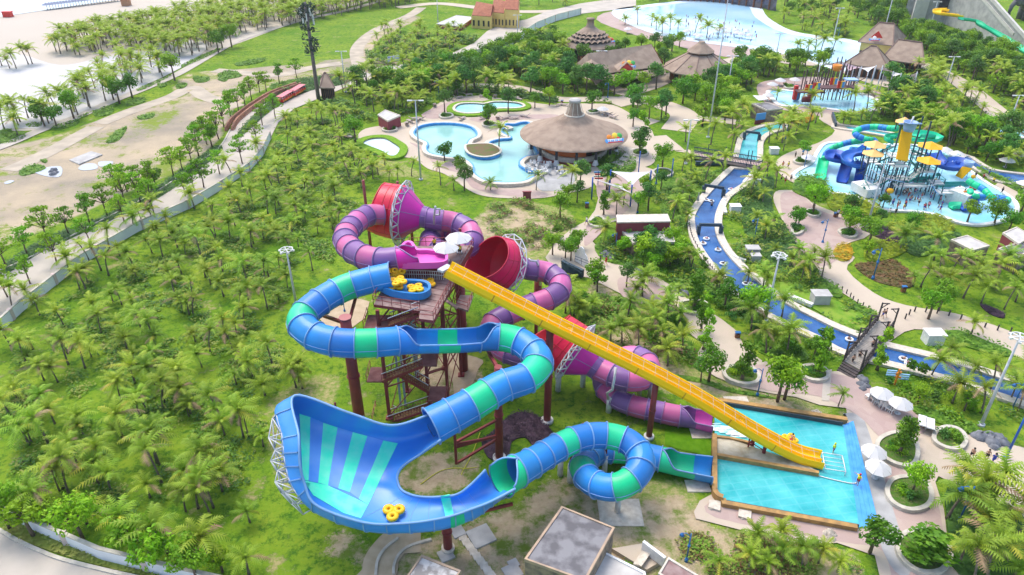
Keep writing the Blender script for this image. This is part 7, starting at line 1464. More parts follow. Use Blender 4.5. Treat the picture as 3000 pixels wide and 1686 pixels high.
def undergrowth(label, zn, s, n_, h, mats, size, seed, thr_=.15, fr=.35):
    """clumps of low leafy growth between the trees"""
    P = pts(zn, s); rnd = random.Random(seed); x0, x1, y0, y1 = min(p.x for p in P), max(p.x for p in P), min(p.y for p in P), max(p.y for p in P); mb = MB(); c_ = 0; tries = 0
    while c_ < n_ and tries < n_*3:
        tries += 1; x, y = rnd.uniform(x0,x1), rnd.uniform(y0,y1)
        if not inpoly(x, y, P): continue
        f_ = math.sin(x*fr+seed)*math.cos(y*fr*1.13+seed*2)+.6*math.sin(x*fr*2.7+y*fr*1.9)+.4*math.cos(y*fr*4.1-x*fr*3.3)
        if f_ < thr_ or not clear(Vector((x,y,0)), .4): continue
        hh = h*min(1.5, .35+f_); nl = 9; c_ += 1
        for _ in range(nl):
            a = rnd.uniform(0,6.28); s_ = size*rnd.uniform(.6,1.3)*(1+y/300); d = Vector((math.cos(a), math.sin(a), rnd.uniform(-.5,.5))); e = Vector((-math.sin(a), math.cos(a), rnd.uniform(-.6,.6))); c0 = Vector((x+rnd.uniform(-.7,.7), y+rnd.uniform(-.7,.7), hh*rnd.random()**.5+.05))
            mb.add([c0-d*s_*.5, c0+e*s_*.3, c0+d*s_*.5, c0-e*s_*.3], [(0,1,2,3)], int(f_*7+x*.3) % len(mats))
    o = mb.build('undergrowth', mats); o['kind'] = 'stuff'; o['label'] = label; o['category'] = 'undergrowth'
NOTREE2 = NOTREE; BB = [(min(p[0] for p in z)-1, max(p[0] for p in z)+1, min(p[1] for p in z)-1, max(p[1] for p in z)+1) for z in NOTREE]
U_ = [LF['a'], LF['d'], LF['a'], LF['y'], LF['d']]
undergrowth('creeping growth on the ground of the left grove', 'V', '0,1060 60,850 200,720 560,520 690,390 700,300 860,290 960,400 900,520 850,600 830,660 740,720 690,800 720,900 690,1000 640,1180 560,1290 420,1330 250,1290 30,1190', 5200, .42, [LF['a'], LF['a'], LF['d'], LF['g']], .30, 3, .25)
undergrowth('bushes between the trees behind the lagoon', 'V', '700,230 830,200 1000,90 1180,90 1290,130 1400,100 1480,240 1660,250 1660,262 1540,275 1440,255 1330,248 1200,240 1060,280 920,310 850,290', 3600, 1.5, U_, .42, 5, -.3, .2)
undergrowth('bushes in the groves on the far right', 'V', '1840,120 2000,100 2280,10 2400,90 2650,200 2650,430 2500,420 2350,350 2250,300 2200,290 2100,190 1900,200 1850,300 1700,330 1640,300 1790,280 1830,200', 6500, 1.5, U_, .42, 6, -.2, .2)
undergrowth('planting around the river and the garden paths', 'V', '1230,500 1320,510 1440,560 1480,700 1560,780 1720,850 1760,930 1500,880 1440,760 1380,640 1230,600', 1800, .8, [LF['a'], LF['g'], LF['r'], LF['a']], .30, 7, .1)
undergrowth('planting on the river banks', 'V', '1620,520 1740,430 1860,430 1990,600 2100,720 2200,800 2576,950 2576,1130 2350,1080 2150,950 2050,900 1850,800 1700,720 1500,640 1500,600 1700,610', 3600, .9, [LF['a'], LF['d'], LF['y'], LF['a'], LF['g']], .30, 8, .05)
undergrowth('planting at the bottom right', 'V', '1760,1330 2100,1390 2180,1448 1500,1448 1700,1380', 900, .5, [LF['a'], LF['r'], LF['g']], .26, 9, .0)
for i, s in enumerate(('0,1030 180,1000 170,1060 0,1090','210,940 320,925 300,960 215,965','390,960 590,905 560,950 420,985','600,880 880,780 870,810 700,850 620,895','700,850 850,815 840,860 740,885','955,770 1085,740 1080,780 970,800','0,985 90,980 60,1020 0,1025','1195,635 1260,630 1250,655 1200,662','1330,645 1410,630 1400,660 1340,675','1460,580 1580,590 1560,620 1480,625','1640,570 1740,535 1830,575 1700,600','1640,600 1720,600 1690,620','150,1290 260,1245 350,1270 260,1310 160,1330','300,1210 360,1210 340,1235','870,1000 960,960 900,1060 800,1080','1040,880 1160,860 1150,890 1060,905','1780,480 1990,440 1980,470 1820,500','1380,490 1640,370 1660,385 1420,500','1050,670 1280,575 1270,590 1070,690','2050,640 2300,590 2290,620 2080,680')): hedge('bright low scrub patch on the dirt lot or by the promenade', 'A', s, .45, LF['a'], name='scrub_patch', seed=50+i)
random.seed(99)
for p in scatter('V', '1480,560 1560,620 1700,620 1760,640 1720,700 1600,650 1500,610', 2.6, 3)+scatter('F','1700,330 1860,440 2050,560 2250,720 2460,780 2400,900 2180,880 2000,700 1780,500 1640,420', 2.2, 4)+scatter('I','600,400 700,330 900,420 1060,480 1240,560 1240,640 1000,600 880,520 700,430', 2.4, 8)+scatter('J','700,700 1300,700 1330,930 1150,1010 900,930 700,860', 2.2, 12)+scatter('F','760,440 1150,460 1540,560 1640,900 1300,760 780,560', 2.6, 14)+scatter('I','0,90 60,200 260,300 430,300 480,260 260,160 100,100',2.3,9):
    if clear(p, .4): place(random.choice(BUSH), p, random.uniform(0,6), random.uniform(.6,1.1), 'low garden shrub in the beds between path and river', 'garden shrubs')
for k, c_ in enumerate(PCEN):
    for j in range(4 if c_.y < 120 else 2): place(BUSH[(j+k) % 3], c_+Vector((random.uniform(-1,1), random.uniform(-.8,.8), .35)), random.uniform(0,6), random.uniform(.5,.85), 'leafy shrub filling a stone rimmed planter', 'shrubs in the stone planters')
for x, y in ((1180,380),(1210,400),(1190,420),(1470,940),(1500,960),(1490,900),(820,680),(1150,690),(1120,690),(1450,920)): place(CY, at('J',x,y), 0, random.uniform(.9,1.3), 'small dark cone shaped shrub on the river lawn', 'cone shrubs')
for x, y in ((870,370),(910,380),(930,390),(850,360)): place(CY, at('I',x,y), 0, 1.3, 'dark cone shrub in the clump right of the timber bridge', 'cone shrubs by the bridge')
# ---- write out the palms and trees: nearest as things of their own, the rest as one mass
def near_key(q): return q[0].length
FARP.sort(key=near_key); FART.sort(key=near_key)
LM = [('light mast in the grove','V',745,770),('big red column under the blue tube','V',905,1060),('left end of the blue bowl','V',690,1150),('left end of the corner wall','V',10,1290),('pink cap column by the pink loop','V',850,600),('green light poles by the lagoon','V',1060,470),('thick brown phone mast','V',800,250),('three seat raft in the bowl','V',990,1400),
 ('small stage of sand behind the tower','V',1160,800),('half round planter on the pink path','V',1865,950),('round planter with the clipped tree','V',1740,780),('timber footbridge','V',2170,880),('upstream river gate','V',1790,490),('second river gate','V',1790,590),('flat roofed river building','V',1620,590),('grey boulders on the path bend','V',1530,645),('blue lamp above the splash pool','V',1905,990),('far corner of the splash pool','V',2130,1060),('near corner of the splash pool','V',2200,1330),('two pale plaza parasols','V',2240,1010),('oval flower planter','V',2390,1115),('large round tree planter','V',2320,1400),('rightmost light mast','V',2467,1071),('blue lamp among the lower palms','V',2410,1310),('light mast by the river','V',1925,810),('red brown flower bed','V',2250,680),('twin litter bins','V',2270,730),('stone pump house','V',2440,620),('purple bed under a mast','V',2210,590),('play pool left rim','V',2010,460),('round planter left of the play pool','V',2020,405),('tall white mast','V',1782,345),('arched footbridge','V',1830,410),('blue window kiosk','V',1920,300),('children pool','V',1220,275),('round bar roof','V',1443,400),('lagoon','V',1250,470),('bar steps','V',1590,370),('white shade sail','V',1580,440),('pale empty pool','V',960,370),('maroon hut on the terrace','V',975,290),('rain fort','V',2090,250),('long shingle hall','V',1550,200),('yellow walled pavilion','V',1757,190),('scalloped pavilion','V',1480,150),('pointed hut by the road','V',825,225),('utility boxes on the river lawn','V',1895,650),('sign boards behind the parasols','V',2250,970),('purple bed by the right path','V',2480,790),('flat grey roof in front','V',1430,1400),('foot of the yellow slide','V',2065,1185),('white gate board on stairs','V',1455,680)]
ORD = 'nearest,second nearest,third nearest,fourth nearest,fifth nearest,sixth nearest'.split(',')
def name_by_place(L, kind, nmax):
    """labels that tell look-alikes apart by what they stand next to"""
    done = set(i for i, q in enumerate(L[:nmax]) if not (q[2].startswith('coconut palm') or q[2].startswith('broadleaf tree') or 'corner verge' in q[2] or q[2].startswith('leafy tree')))
    for lm, zn, x, y in LM:
        c_ = at(zn, x, y); o_ = sorted(range(min(nmax, len(L))), key=lambda i: (L[i][0]-c_).length)[:6]
        for k, i in enumerate(o_):
            if i in done or (L[i][0]-c_).length > 24: continue
            done.add(i); q = list(L[i]); q[2] = '%s %s to the %s' % (kind, ORD[k], lm) if False else '%s, %s one to the %s' % (kind, ORD[k], lm); L[i] = tuple(q)
def spawn(L, protos, nmax, nm, lb_far):
    for p, sc, lb_, g_, rz, k in L[:nmax]: place(protos[k % len(protos)], p, rz, sc, lb_, g_)
    rest = L[nmax:]
    if not rest: return
    import numpy as np
    V_, F_, M_i, mats, off = [], [], [], [], 0
    cache = {}
    for k, pr in enumerate(protos):
        parts = []
        for c_ in KID[pr.name]:
            me = c_.data; v = np.empty(len(me.vertices)*3); me.vertices.foreach_get('co', v); fs = [tuple(f.vertices) for f in me.polygons]; mi_ = [f.material_index for f in me.polygons]; ml = []
            for m_ in me.materials:
                if m_ not in mats: mats.append(m_)
                ml.append(mats.index(m_))
            parts.append((v.reshape(-1,3), fs, [ml[i] for i in mi_]))
        cache[k] = parts
    for p, sc, lb_, g_, rz, k in rest:
        ca, sa = math.cos(rz), math.sin(rz)
        for v, fs, mi_ in cache[k % len(protos)]:
            w_ = v*sc; x = w_[:,0]*ca-w_[:,1]*sa+p.x; y = w_[:,0]*sa+w_[:,1]*ca+p.y; V_.append(np.stack([x,y,w_[:,2]],1)); F_ += [tuple(i+off for i in f) for f in fs]; M_i += mi_; off += len(v)
    me = bpy.data.meshes.new(nm); me.from_pydata(np.concatenate(V_).tolist(), [], F_)
    for m_ in mats: me.materials.append(m_)
    me.polygons.foreach_set('material_index', M_i); o = bpy.data.objects.new(nm, me); scene.collection.objects.link(o); o['kind'] = 'stuff'; o['label'] = lb_far; o['category'] = 'vegetation'
print('PALMS', len(FARP), 'TREES', len(FART))
name_by_place(FARP, 'coconut palm', 300); name_by_place(FART, 'broadleaf tree', 290)
spawn(FARP, PALMS, 300, 'distant_palms', 'far coconut palms along the beach and beyond the park')
spawn(FART, TREES, 290, 'distant_trees', 'far broadleaf trees below the fort and beyond the park')
# mast foliage
mb = MB(); rnd = random.Random(4)
for k in range(60):
    a = rnd.uniform(0,6.28); z = rnd.uniform(12.5,24.5); q_ = rnd.uniform(.8,2.0); blob_leaves(mb, (q_*math.cos(a), q_*math.sin(a), z), .75, 16, rnd, .6)
mb.build('foliage_clump', mat('mast_leaves', (.02,.05,.035), .7, (.05,.08,.05), 2), pm_); pm_.location = at('A', 2405, 760)
# ============================================================ PEOPLE
m_skin = mat('skin', (.45,.26,.17), .6, rand=.15); m_hair = mat('hair', (.02,.015,.012), .6)
CL = dict(red=mat('red_cloth', (.55,.03,.03), .8), blue=mat('blue_cloth', (.03,.06,.35), .8), black=mat('black_cloth', (.02,.02,.025), .8), yellow=mat('yellow_cloth', (.80,.62,.02), .8), hiviz=mat('lime_cloth', (.55,.75,.03), .8), white=mat('white_cloth', (.75,.75,.75), .8), pink=mat('pink_cloth', (.75,.25,.35), .8))
BODY = {}
def body(pose):
    """one skinned figure, joints laid out as a skeleton; poses: stand, walk, sit, lie"""
    if pose in BODY: return BODY[pose]
    J = dict(p=(0,0,.95), c=(0,0,1.28), n=(0,0,1.46), h=(0,.01,1.60), t=(0,.01,1.70), sl=(.19,0,1.40), sr=(-.19,0,1.40), el=(.26,.02,1.12), er=(-.26,.02,1.12), wl=(.28,.10,.88), wr=(-.28,.10,.88), fl=(.28,.13,.78), fr=(-.28,.13,.78), hl=(.10,0,.90), hr=(-.10,0,.90), kl=(.11,.02,.50), kr=(-.11,.02,.50), al=(.11,-.02,.08), ar=(-.11,-.02,.08), tl=(.12,.14,.04), tr=(-.12,.14,.04))
    if pose == 'walk': J.update(kl=(.11,.20,.53), al=(.11,.26,.10), tl=(.11,.42,.10), kr=(-.11,-.08,.50), ar=(-.11,-.32,.14), tr=(-.11,-.20,.04), el=(.25,-.14,1.14), wl=(.25,-.12,.92), fl=(.25,-.06,.84), er=(-.25,.14,1.14), wr=(-.24,.32,1.0), fr=(-.23,.40,.98))
    if pose in ('sit','lie'):
        z = -.75; J = {k: (v[0], v[1], v[2]+z) for k, v in J.items()}
        J.update(p=(0,0,.2), c=(0,-.18,.46), n=(0,-.30,.60), h=(0,-.34,.74), t=(0,-.35,.84), sl=(.19,-.27,.55), sr=(-.19,-.27,.55), hl=(.10,.05,.18), hr=(-.10,.05,.18), kl=(.14,.40,.34), kr=(-.14,.40,.34), al=(.14,.75,.12), ar=(-.14,.75,.12), tl=(.14,.85,.2), tr=(-.14,.85,.2), el=(.36,-.10,.36), er=(-.36,-.10,.36), wl=(.40,.14,.34), wr=(-.40,.14,.34), fl=(.40,.22,.34), fr=(-.40,.22,.34))
    if pose == 'wave': J.update(er=(-.40,.10,1.35), wr=(-.58,.25,1.38), fr=(-.66,.30,1.40), el=(.42,.08,1.38), wl=(.6,.18,1.42), fl=(.68,.22,1.44))
    rad = dict(p=.14, c=.145, n=.055, h=.10, t=.075, sl=.065, sr=.065, el=.042, er=.042, wl=.03, wr=.03, fl=.03, fr=.03, hl=.095, hr=.095, kl=.06, kr=.06, al=.042, ar=.042, tl=.035, tr=.035)
    E_ = [('p','c'),('c','n'),('n','h'),('h','t'),('c','sl'),('c','sr'),('sl','el'),('el','wl'),('wl','fl'),('sr','er'),('er','wr'),('wr','fr'),('p','hl'),('p','hr'),('hl','kl'),('kl','al'),('al','tl'),('hr','kr'),('kr','ar'),('ar','tr')]
    ks = list(J); me = bpy.data.meshes.new('sk'); me.from_pydata([J[k] for k in ks], [(ks.index(a), ks.index(b)) for a, b in E_], []); o = bpy.data.objects.new('sk', me); scene.collection.objects.link(o)
    md = o.modifiers.new('s', 'SKIN'); o.modifiers.new('u', 'SUBSURF').levels = 1
    for i, k in enumerate(ks): me.skin_vertices[0].data[i].radius = (rad[k], rad[k]); me.skin_vertices[0].data[i].use_root = k == 'p'
    dg = bpy.context.evaluated_depsgraph_get(); dg.update(); m2 = bpy.data.meshes.new_from_object(o.evaluated_get(dg)); bpy.data.objects.remove(o)
    m2.materials.clear(); m2.materials.append(m_skin)
    for f in m2.polygons: f.use_smooth = True
    BODY[pose] = (m2, J, rad); return BODY[pose]
CLOTH = {}
def cloth(pose, which, grow=.02):
    k = (pose, which)
    if k in CLOTH: return CLOTH[k]
    m2, J, rad = body(pose); mb = MB()
    if which == 'shorts':
        for h_, k_ in (('hl','kl'),('hr','kr')):
            a, b = Vector(J[h_]), Vector(J[k_]); mb.tube([Vector(J['p'])*.5+a*.5, a, a.lerp(b,.6)], [.15,.125,.095], 8)
        mb.tube([Vector(J['p'])-Vector((0,0,.06)), Vector(J['p']), Vector(J['p']).lerp(Vector(J['c']),.3)], [.13,.175,.165], 8)
    else:
        mb.tube([Vector(J['p']), Vector(J['c']), Vector(J['c']).lerp(Vector(J['n']),.75)], [.165,.185,.12], 8)
        for s_, e_ in (('sl','el'),('sr','er')): mb.tube([Vector(J['c']).lerp(Vector(J[s_]),.5), J[s_], Vector(J[s_]).lerp(Vector(J[e_]),.55)], [.11,.085,.07], 6)
    CLOTH[k] = mb.mesh(which, m_hair); return CLOTH[k]
HM = {}
def person(label, loc, rz=0, pose='stand', top=None, bottom='black', sc=1.0, grp=None, cap=None):
    m2, J, rad = body(pose); o = bpy.data.objects.new('person', m2); scene.collection.objects.link(o); tag(o, label, 'person', grp); o.location = loc; o.rotation_euler = (0,0,rz); o.scale = (sc*.9,)*3
    for w_, c_ in (('shorts', bottom), ('shirt', top)):
        if c_:
            q = bpy.data.objects.new(w_, cloth(pose, w_)); scene.collection.objects.link(q); q.parent = o; q.material_slots[0].link = 'OBJECT'; q.material_slots[0].material = CL[c_]
    key = (pose, 'hair')
    if key not in HM: h_ = Vector(J['h']); HM[key] = MB().lathe(h_+Vector((0,-.02,.03)), [(.125,-.03),(.12,.05),(.08,.11),(.01,.13)], 10).mesh('hair', m_hair)
    q = bpy.data.objects.new('hair' if not cap else 'cap', HM[key]); scene.collection.objects.link(q); q.parent = o
    if cap: q.material_slots[0].link = 'OBJECT'; q.material_slots[0].material = CL[cap]
    return o
person('lifeguard in lime shirt and dark shorts standing in the splash pool', at('I',440,792,.1), 1.2, 'stand', 'hiviz', 'blue', 1.0, cap='hiviz')
person('lifeguard in yellow shirt with arms out on the splash pool steps', at('I',572,960,.3), 1.9, 'wave', 'yellow', 'red', 1.0, cap='red')
person('attendant in yellow shirt at the white parasols on the tower deck', at('E',1565,775,15.9), 0, 'stand', 'yellow', 'black', 1.0); person('attendant in yellow shirt near the rear railing of the tower deck', at('E',1355,720,15.9), .5, 'stand', 'yellow', 'black', 1.0)
for lb_, zn, x, y, tp, bt, ps_ in (('bare chested man in dark shorts on the plaza, leftmost of four','I',1185,820,None,'black','walk'),('small child in pale clothes on the plaza between the adults','I',1200,835,'white','white','walk'),('bare chested man in black shorts in the middle of the plaza group','I',1267,825,None,'black','stand'),('woman in dark blue swimsuit on the plaza, rightmost of the group','I',1300,850,'blue','blue','walk'),('person in purple beside the framed planter tree','I',878,700,'blue','black','walk'),
  ('man in black shorts walking onto the timber bridge, left one','I',545,310,None,'black','walk'),('man in dark shorts walking onto the timber bridge, right one','I',582,283,None,'black','walk'),('person leaning at the right rail of the timber bridge','I',650,230,None,'black','walk'),('woman in blue at the far end of the timber bridge','I',708,60,None,'blue','walk'),('man in dark shorts beside the woman at the far bridge end','I',722,55,None,'black','walk'),('person in orange shorts under a bridge post frame','I',735,130,None,'red','walk'),
  ('person in dark dress on the path bend near the grey boulders','F',922,195,'black','black','walk'),('person with orange top beside the one in dark on the path bend','F',966,200,'red','red','walk'),('person in pale blue on the left path','J',380,515,'white','blue','walk'),
  ('person in dark shorts, left of three on the promenade','J',2213,105,None,'black','walk'),('person in red shorts, middle of three on the promenade','J',2250,125,None,'red','walk'),('person in dark shorts, right of three on the promenade','J',2303,105,None,'black','walk'),('person in red walking left of the play pool planter','C',752,1270,'red','red','walk'),('person in yellow walking left of the play pool planter','C',793,1275,'yellow','black','walk'),('person standing by the tree left of the play pool planter','C',846,1200,'black','black','stand'),
  ('lifeguard in yellow and red in the play pool','K',1250,1150,'yellow','red','stand'),('bather in dark shorts in the play pool, left of the lifeguard','K',1185,1120,None,'black','stand'),('bather near the front rim of the play pool','K',1100,1090,None,'black','walk'),('bather in pale top in the middle of the play pool','K',1265,980,'white','blue','walk'),('bather in the play pool right of the lifeguard','K',1315,1070,None,'blue','stand'),('bather in the play pool near the blue spray hoop','K',1410,1100,None,'black','walk'),('person in white on the promenade in front of the play pool','K',1100,1200,'white','white','walk'),('person in black on the promenade in front of the play pool','K',1165,1200,'black','black','walk'),('child in pink on the promenade','K',815,1235,'pink','pink','walk'),
  ('walker in dark clothes behind the play pool, leftmost','K',2010,810,'black','black','walk'),('walker in red behind the play pool','K',2092,830,'red','black','walk'),('walker in yellow top behind the play pool','K',2200,870,'yellow','black','walk'),('walker in blue near the hedge behind the play pool','K',2148,795,'blue','blue','walk'),('walker on the path at the right of the play pool','K',2290,980,'black','black','walk'),('person near the litter bin on the promenade','M',560,140,'white','black','stand'),('group walker in pink beside the promenade hedge','M',610,150,'pink','blue','stand')):
    person(lb_, at(zn,x,y,.12), random.uniform(0,6), ps_, tp, bt, .62 if 'child' in lb_ else random.uniform(.95,1.08), 'visitors')
random.seed(44)
for k in range(46):
    x = random.uniform(980,1700); y = random.uniform(960,1180)
    if inpoly(at('K',x,y).x, at('K',x,y).y, [(p.x,p.y) for p in SP]): person('bather wading in the crowd of the shallow play pool', at('K',x,y,.1), random.uniform(0,6), random.choice(('stand','walk')), random.choice((None,None,'red','blue','white','pink')), random.choice(('black','blue','red')), random.uniform(.7,1), 'bathers in the play pool')
for k in range(130):
    x = random.uniform(20,560); y = random.uniform(110,330)
    if (y-110)/(220) < .25+abs(x)/900 or True: 
        if k < 65: person('bather in the far wave pool crowd', at('C',x,y*.8+30+x*.12,.1), random.uniform(0,6), 'stand', random.choice((None,'black','red','blue')), random.choice(('black','blue','red')), .8, 'bathers in the wave pool')
# riders on the river and slides
def ring_raft(label, loc, r=.42, m_=None, grp='rings floating on the river'):
    o = tag(MB().tube([(r*math.cos(a), r*math.sin(a), .16) for a in [2*math.pi*k/18 for k in range(18)]], .15, 8, closed=True).build('swim_ring', m_ or m_ringw), label, 'swim ring', grp); o.location = loc; return o
m_ringw = mat('white_vinyl', (.72,.76,.80), .3, rand=.1)
for k, (zn,x,y,lb_) in enumerate((('J',1510,285,'white ring just below the upstream river gate, left'),('J',1555,295,'white ring below the upstream river gate, right'),('J',1620,755,'white ring with a rider below the second gate'),('J',1665,885,'white ring carrying a rider in mid river'),('J',1880,1075,'pale ring of the pair near the river bend, left'),('J',1925,1080,'pale ring of the pair near the river bend, right'),('J',1510,650,'white ring just past the second gate'),('J',1480,695,'pale ring hugging the left bank past the second gate'),('I',530,180,'ring with riders passing under the timber bridge'),('I',820,285,'large pale ring with two riders right of the timber bridge'),('I',850,310,'pale ring behind the two riders'),('J',1740,185,'ring far upstream near the arched bridge'))):
    p = at(zn,x,y,.12); ring_raft(lb_, p); person('rider in '+lb_.replace(' with a rider','').replace(' carrying a rider',''), p+Vector((0,0,.05)), random.uniform(0,6), 'sit', random.choice((None,'pink',None,'black')), 'black', .75, 'river riders')
person('swimmer standing in the river between the two gates', at('J',1556,362,-.5), 0, 'stand', None, 'black', 1.0)
rr_ = at('H', 1905, 440, 0); rr_ = YP[min(range(97), key=lambda i: abs(YP[i].x-at('H',1850,440,1.5).x))]
mk_raft(4, 'yellow raft with riders floating in the pool beside the yellow slide foot', at('H',1905,445,.3), .2, grp='rafts in use', sc=.9); person('rider sitting in the raft by the yellow slide foot', at('H',1915,445,.5), 2.5, 'sit', None, 'red', .95)
for k, t in enumerate((.33,.38,.43,.47,.80,.86,.90)):
    p = YP[int(96*t)]; tg = (YP[int(96*t)+1]-p).normalized(); sd = tg.cross(Vector((0,0,1))).normalized(); up = sd.cross(tg)
    mk_raft(2 if False else 3, 'yellow raft number %s down the yellow slide run'%('one two three four five six seven'.split()[k]), p+sd*(.65 if k % 2 else -.65)+up*.05, .3, (0, 0), .42, 'rafts on the yellow slide').rotation_euler = (Matrix((tg, -sd, up)).transposed()).to_euler()
# beach huts, banners
for k, x in enumerate(range(360, 900, 22)):
    p = at('A', x, 78-(x-350)*.125, 0); tag(MB().cyl((0,0,0),(0,0,2.2),.1,n=5).lathe((0,0,2.0), [(1.9,0),(.05,.9)], 8, smooth=False).build('beach_parasol', mat('dull_blue_grey', (.24,.27,.36), .9)), 'grey blue parasol in the row along the sea edge', 'beach parasol', 'parasols along the sea edge').location = p
tag(MB().box((0,0,1.5), (3,3,3)).add([(-1.9,-1.9,3),(1.9,-1.9,3),(1.9,1.9,3),(-1.9,1.9,3),(0,0,4)], [(0,1,4),(1,2,4),(2,3,4),(3,0,4)]).build('beach_hut', mat('brown_hut', (.42,.22,.12), .8)), 'small brown hut standing alone on the beach', 'hut').location = at('A',957,45)
tag(MB().box((0,0,1), (3.2,2,2)).prism([(-2,-1.3),(2,-1.3),(2,1.3),(-2,1.3)], 2, 2.2).build('beach_stall', m_redS), 'red stall on the beach at the left edge', 'stall').location = at('A',65,130)
bn = thing('billboard', 'low blue and white banner board beside the far bend of the dirt road', 'billboard', at('B',395,470)); p0, p1 = at('B',350,450,1.8), at('B',440,435,1.8)
MB().beam(p0, p1, .12, 1.6).build('panel', mat('banner_blue', (.25,.35,.62), .6, (.6,.6,.7), .8), bn); MB().beam((p0.x,p0.y,0), p0, .12).build('post', m_galv, bn); MB().beam((p1.x,p1.y,0), p1, .12).build('post', m_galv, bn)
wa = thing('gate_arch', 'white scalloped sign board on black stairs beside the pink path', 'sign board', at('J',330,900)); b0, b1 = at('J',270,850,.2), at('J',385,925,.2); dd = (b1-b0); L_ = dd.length; dd.normalize()
prf = [(0,0),(0,1.6),(.12,2.1),(.25,2.3),(.35,2.9),(.5,3.1),(.65,2.9),(.75,2.3),(.88,2.1),(1,1.6),(1,0)]; f_ = [b0+dd*L_*x+Vector((0,0,z)) for x,z in prf]; bk_ = [p+Vector((.1,.15,0)) for p in f_]; n_ = len(f_)
MB().add(f_+bk_, [tuple(range(n_)), tuple(range(2*n_-1,n_-1,-1))]+[(i,(i+1)%n_,n_+(i+1)%n_,n_+i) for i in range(n_)]).build('board', m_white, wa)
ss = MB(); 
for k in range(10): ss.beam(at('J',150,850+k*11,1.6-k*.15), at('J',350,940+k*7,1.6-k*.15), .5, .08)
ss.build('stair_treads', m_dsteel, wa); railing(wa, [at('J',270,860,1.3), at('J',395,910,1.3)], 1.0, m_dsteel); railing(wa, [at('J',140,880,1.2), at('J',335,1000,1.2)], 1.0, m_dsteel)
sg = thing('picture_sign', 'orange and blue slatted sign boards on a post behind the parasols', 'sign', at('I',775,420)); s0 = at('I',775,420); MB().beam(s0, s0+Vector((0,0,2.4)), .18).box(s0+Vector((0,0,1.8)),(.9,.15,.2),.3).box(s0+Vector((.1,0,1.2)),(.7,.15,.2),-.3).build('post', m_orS, sg); 
for dx, z in ((-.85,1.5),(.85,.9)): 
    for k in range(3): MB().box(s0+Vector((dx,0,z+k*.32)), (1.1,.12,.16), -.15).build('slat', mat('pale_blue_sign', (.35,.60,.85)), sg)
rs = tag(MB().box((0,0,.8),(1.5,.3,1.5)).box((0,0,1.58),(1.7,.4,.1)).build('notice_board', m_maroon), 'small maroon notice board at the foot of the lagoon terrace', 'notice board'); rs.location = at('E',2128,300)
for lb_, zn, x, y in (('red and white arrow sign on a blue pole beside the narrow sail','J',487,130),('red and white striped direction sign behind the bar gardens','B',2455,785)):
    o = thing('direction_sign', lb_, 'sign', at(zn,x,y+12), 'direction signs'); p = at(zn,x,y+12); MB().beam(p, p+Vector((0,0,3)), .12).build('post', m_blueS2, o)
    for k in range(4): MB().box(p+Vector((.1*(-1)**k,0,1.5+k*.42)), (1.6,.12,.28)).build('arrow_panel', [m_redS,m_white,m_redS,m_blueS][k], o)
# handrail tubes and white lines by the river
for s in ('1690,300 1670,300 1690,420','1650,680 1760,820 1880,870','1855,130 1920,60'):
    strip('white_duct', 'J', s, .5, .55, m_white, zh=.1)
strip('white_duct', 'M', '20,1000 290,1110', .7, .6, m_white, zh=.1)
for s in ('1345,530 1375,650 1480,840 1600,990 1700,1060 1830,1180',): 
    P = crom(pts('J', s), 6); mb = MB()
    for i in range(0, len(P), 1): mb.beam(P[i], P[i]+Vector((0,0,.9)), .1)
    for a, b in zip(P, P[1:]): mb.beam(a+Vector((0,0,.6)), b+Vector((0,0,.6)), .04)
    tag(mb.build('rope_fence', m_wd), 'low rope fence with dark posts on the left river bank', 'fence')
mb = MB(); P = resample(crom(pts('M','560,900 620,940 690,990 740,1050 810,1090 890,1140'), 6), 7); [mb.beam(p, p+Vector((0,0,.8)), .12) for p in P]; tag(mb.build('post_row', m_wd), 'row of short brown posts along the promenade hedge', 'fence')
P = resample(crom(pts('M','1290,1240 1340,1190 1400,1160 1700,1190 1930,1260 2180,1340 2420,1390'), 6), 10); mb = MB(); [mb.beam(p, p+Vector((0,0,1.0)), .14) for p in P]; tag(mb.build('post_row', m_wd), 'row of short brown posts right of the timber bridge', 'fence')
hose = tag(MB().tube(crom(pts('G','1820,690 1760,850 1690,980 1680,1010',.06), 5), .05, 4).tube(crom(pts('G','1370,1080 1500,990 1600,960 1720,960 1800,950',.06), 5), .05, 4).build('garden_hose', mat('yellow_hose', (.65,.6,.05), .5)), 'yellow garden hose snaking over the grass under the slides', 'hose')
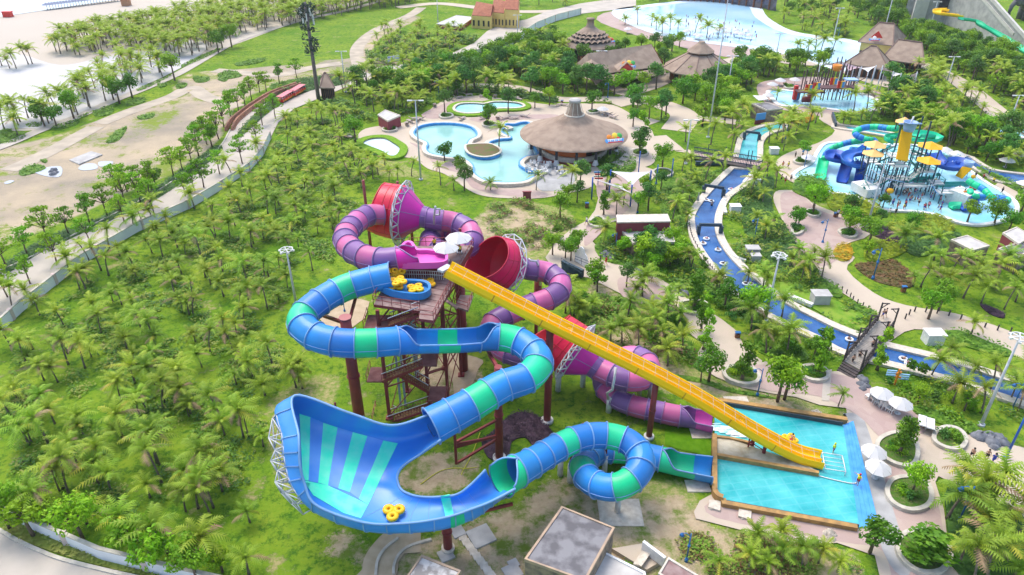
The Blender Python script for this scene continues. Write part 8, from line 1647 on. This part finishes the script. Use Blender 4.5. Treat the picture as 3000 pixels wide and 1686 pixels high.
pv = MB(); [pv.box(at('N', 915+k*27, 578+k*36, .05), (.75,.65,.1+.008*k), .3+.1*(k % 3)) for k in range(9)]; o = pv.build('stepping_stones', m_coping); o['kind'] = 'structure'
for x, y, s_ in ((1055,572,2.2),(880,540,1.2),(790,715,1.3),(1290,840,1.5),(1300,780,.9)): MB().box(at('N',x,y,.05), (s_,s_,.02*s_+.2), .5).build('paving_slab', m_concrete)['kind'] = 'structure'
for x, y in ((1300,400),(1275,760)): MB().box(at('H',x,y,.06), (2.4,1.6,.12), 0).build('paving_slab', m_coping)['kind'] = 'structure'
for p_, h_ in ((at('H',1540,180),(2.8,1.6)),): MB().box((p_.x,p_.y,.06), (*h_,.12), 0).build('paving_slab', m_coping)['kind'] = 'structure'
mb = MB(); q_ = crom(pts('H','2105,690 2200,715 2330,742 2370,735',.3), 6); mb.tube(q_, .06, 5); tag(mb.build('lane_rope', m_white), 'white lane rope from the yellow slide foot to the steps', 'rope')
fo = MB(); random.seed(8)
for k in range(44):
    t = random.random()**.7; p = at('H', 1392+t*250, 352+t*75+random.gauss(0,1)*(6+t*16), .23); s_ = random.uniform(.15,.55)*(1.1-t*.5); fo.prism([(p.x+s_*2.2*math.cos(a)+.3*s_*math.sin(a*3+k), p.y+s_*.6*math.sin(a)) for a in [i*.785 for i in range(8)]], .236+.003*k, .236+.003*k)
o = fo.build('foam', mat('white_foam', (.85,.9,.92), .6, (.25,.62,.70), 1.6, 6, lo=.5, hi=.66)); o['kind'] = 'stuff'; o['label'] = 'white foam where the pink slide enters the pool'
# ============================================================ HAZE
hz = MB().box((0,290,29), (1100,760,62)).build('haze', None if False else bpy.data.materials.new('haze_air')); hm = hz.data.materials[0]; hm.use_nodes = True
hm.node_tree.nodes.clear(); ho = hm.node_tree.nodes.new('ShaderNodeOutputMaterial'); hv = hm.node_tree.nodes.new('ShaderNodeVolumePrincipled'); hv.inputs['Density'].default_value = .00012; hv.inputs['Color'].default_value = (.93,.96,1,1); hv.inputs['Anisotropy'].default_value = .2
hm.node_tree.links.new(hv.outputs[0], ho.inputs['Volume']); hz['kind'] = 'stuff'; hz['label'] = 'thin pale air over the far side of the park'
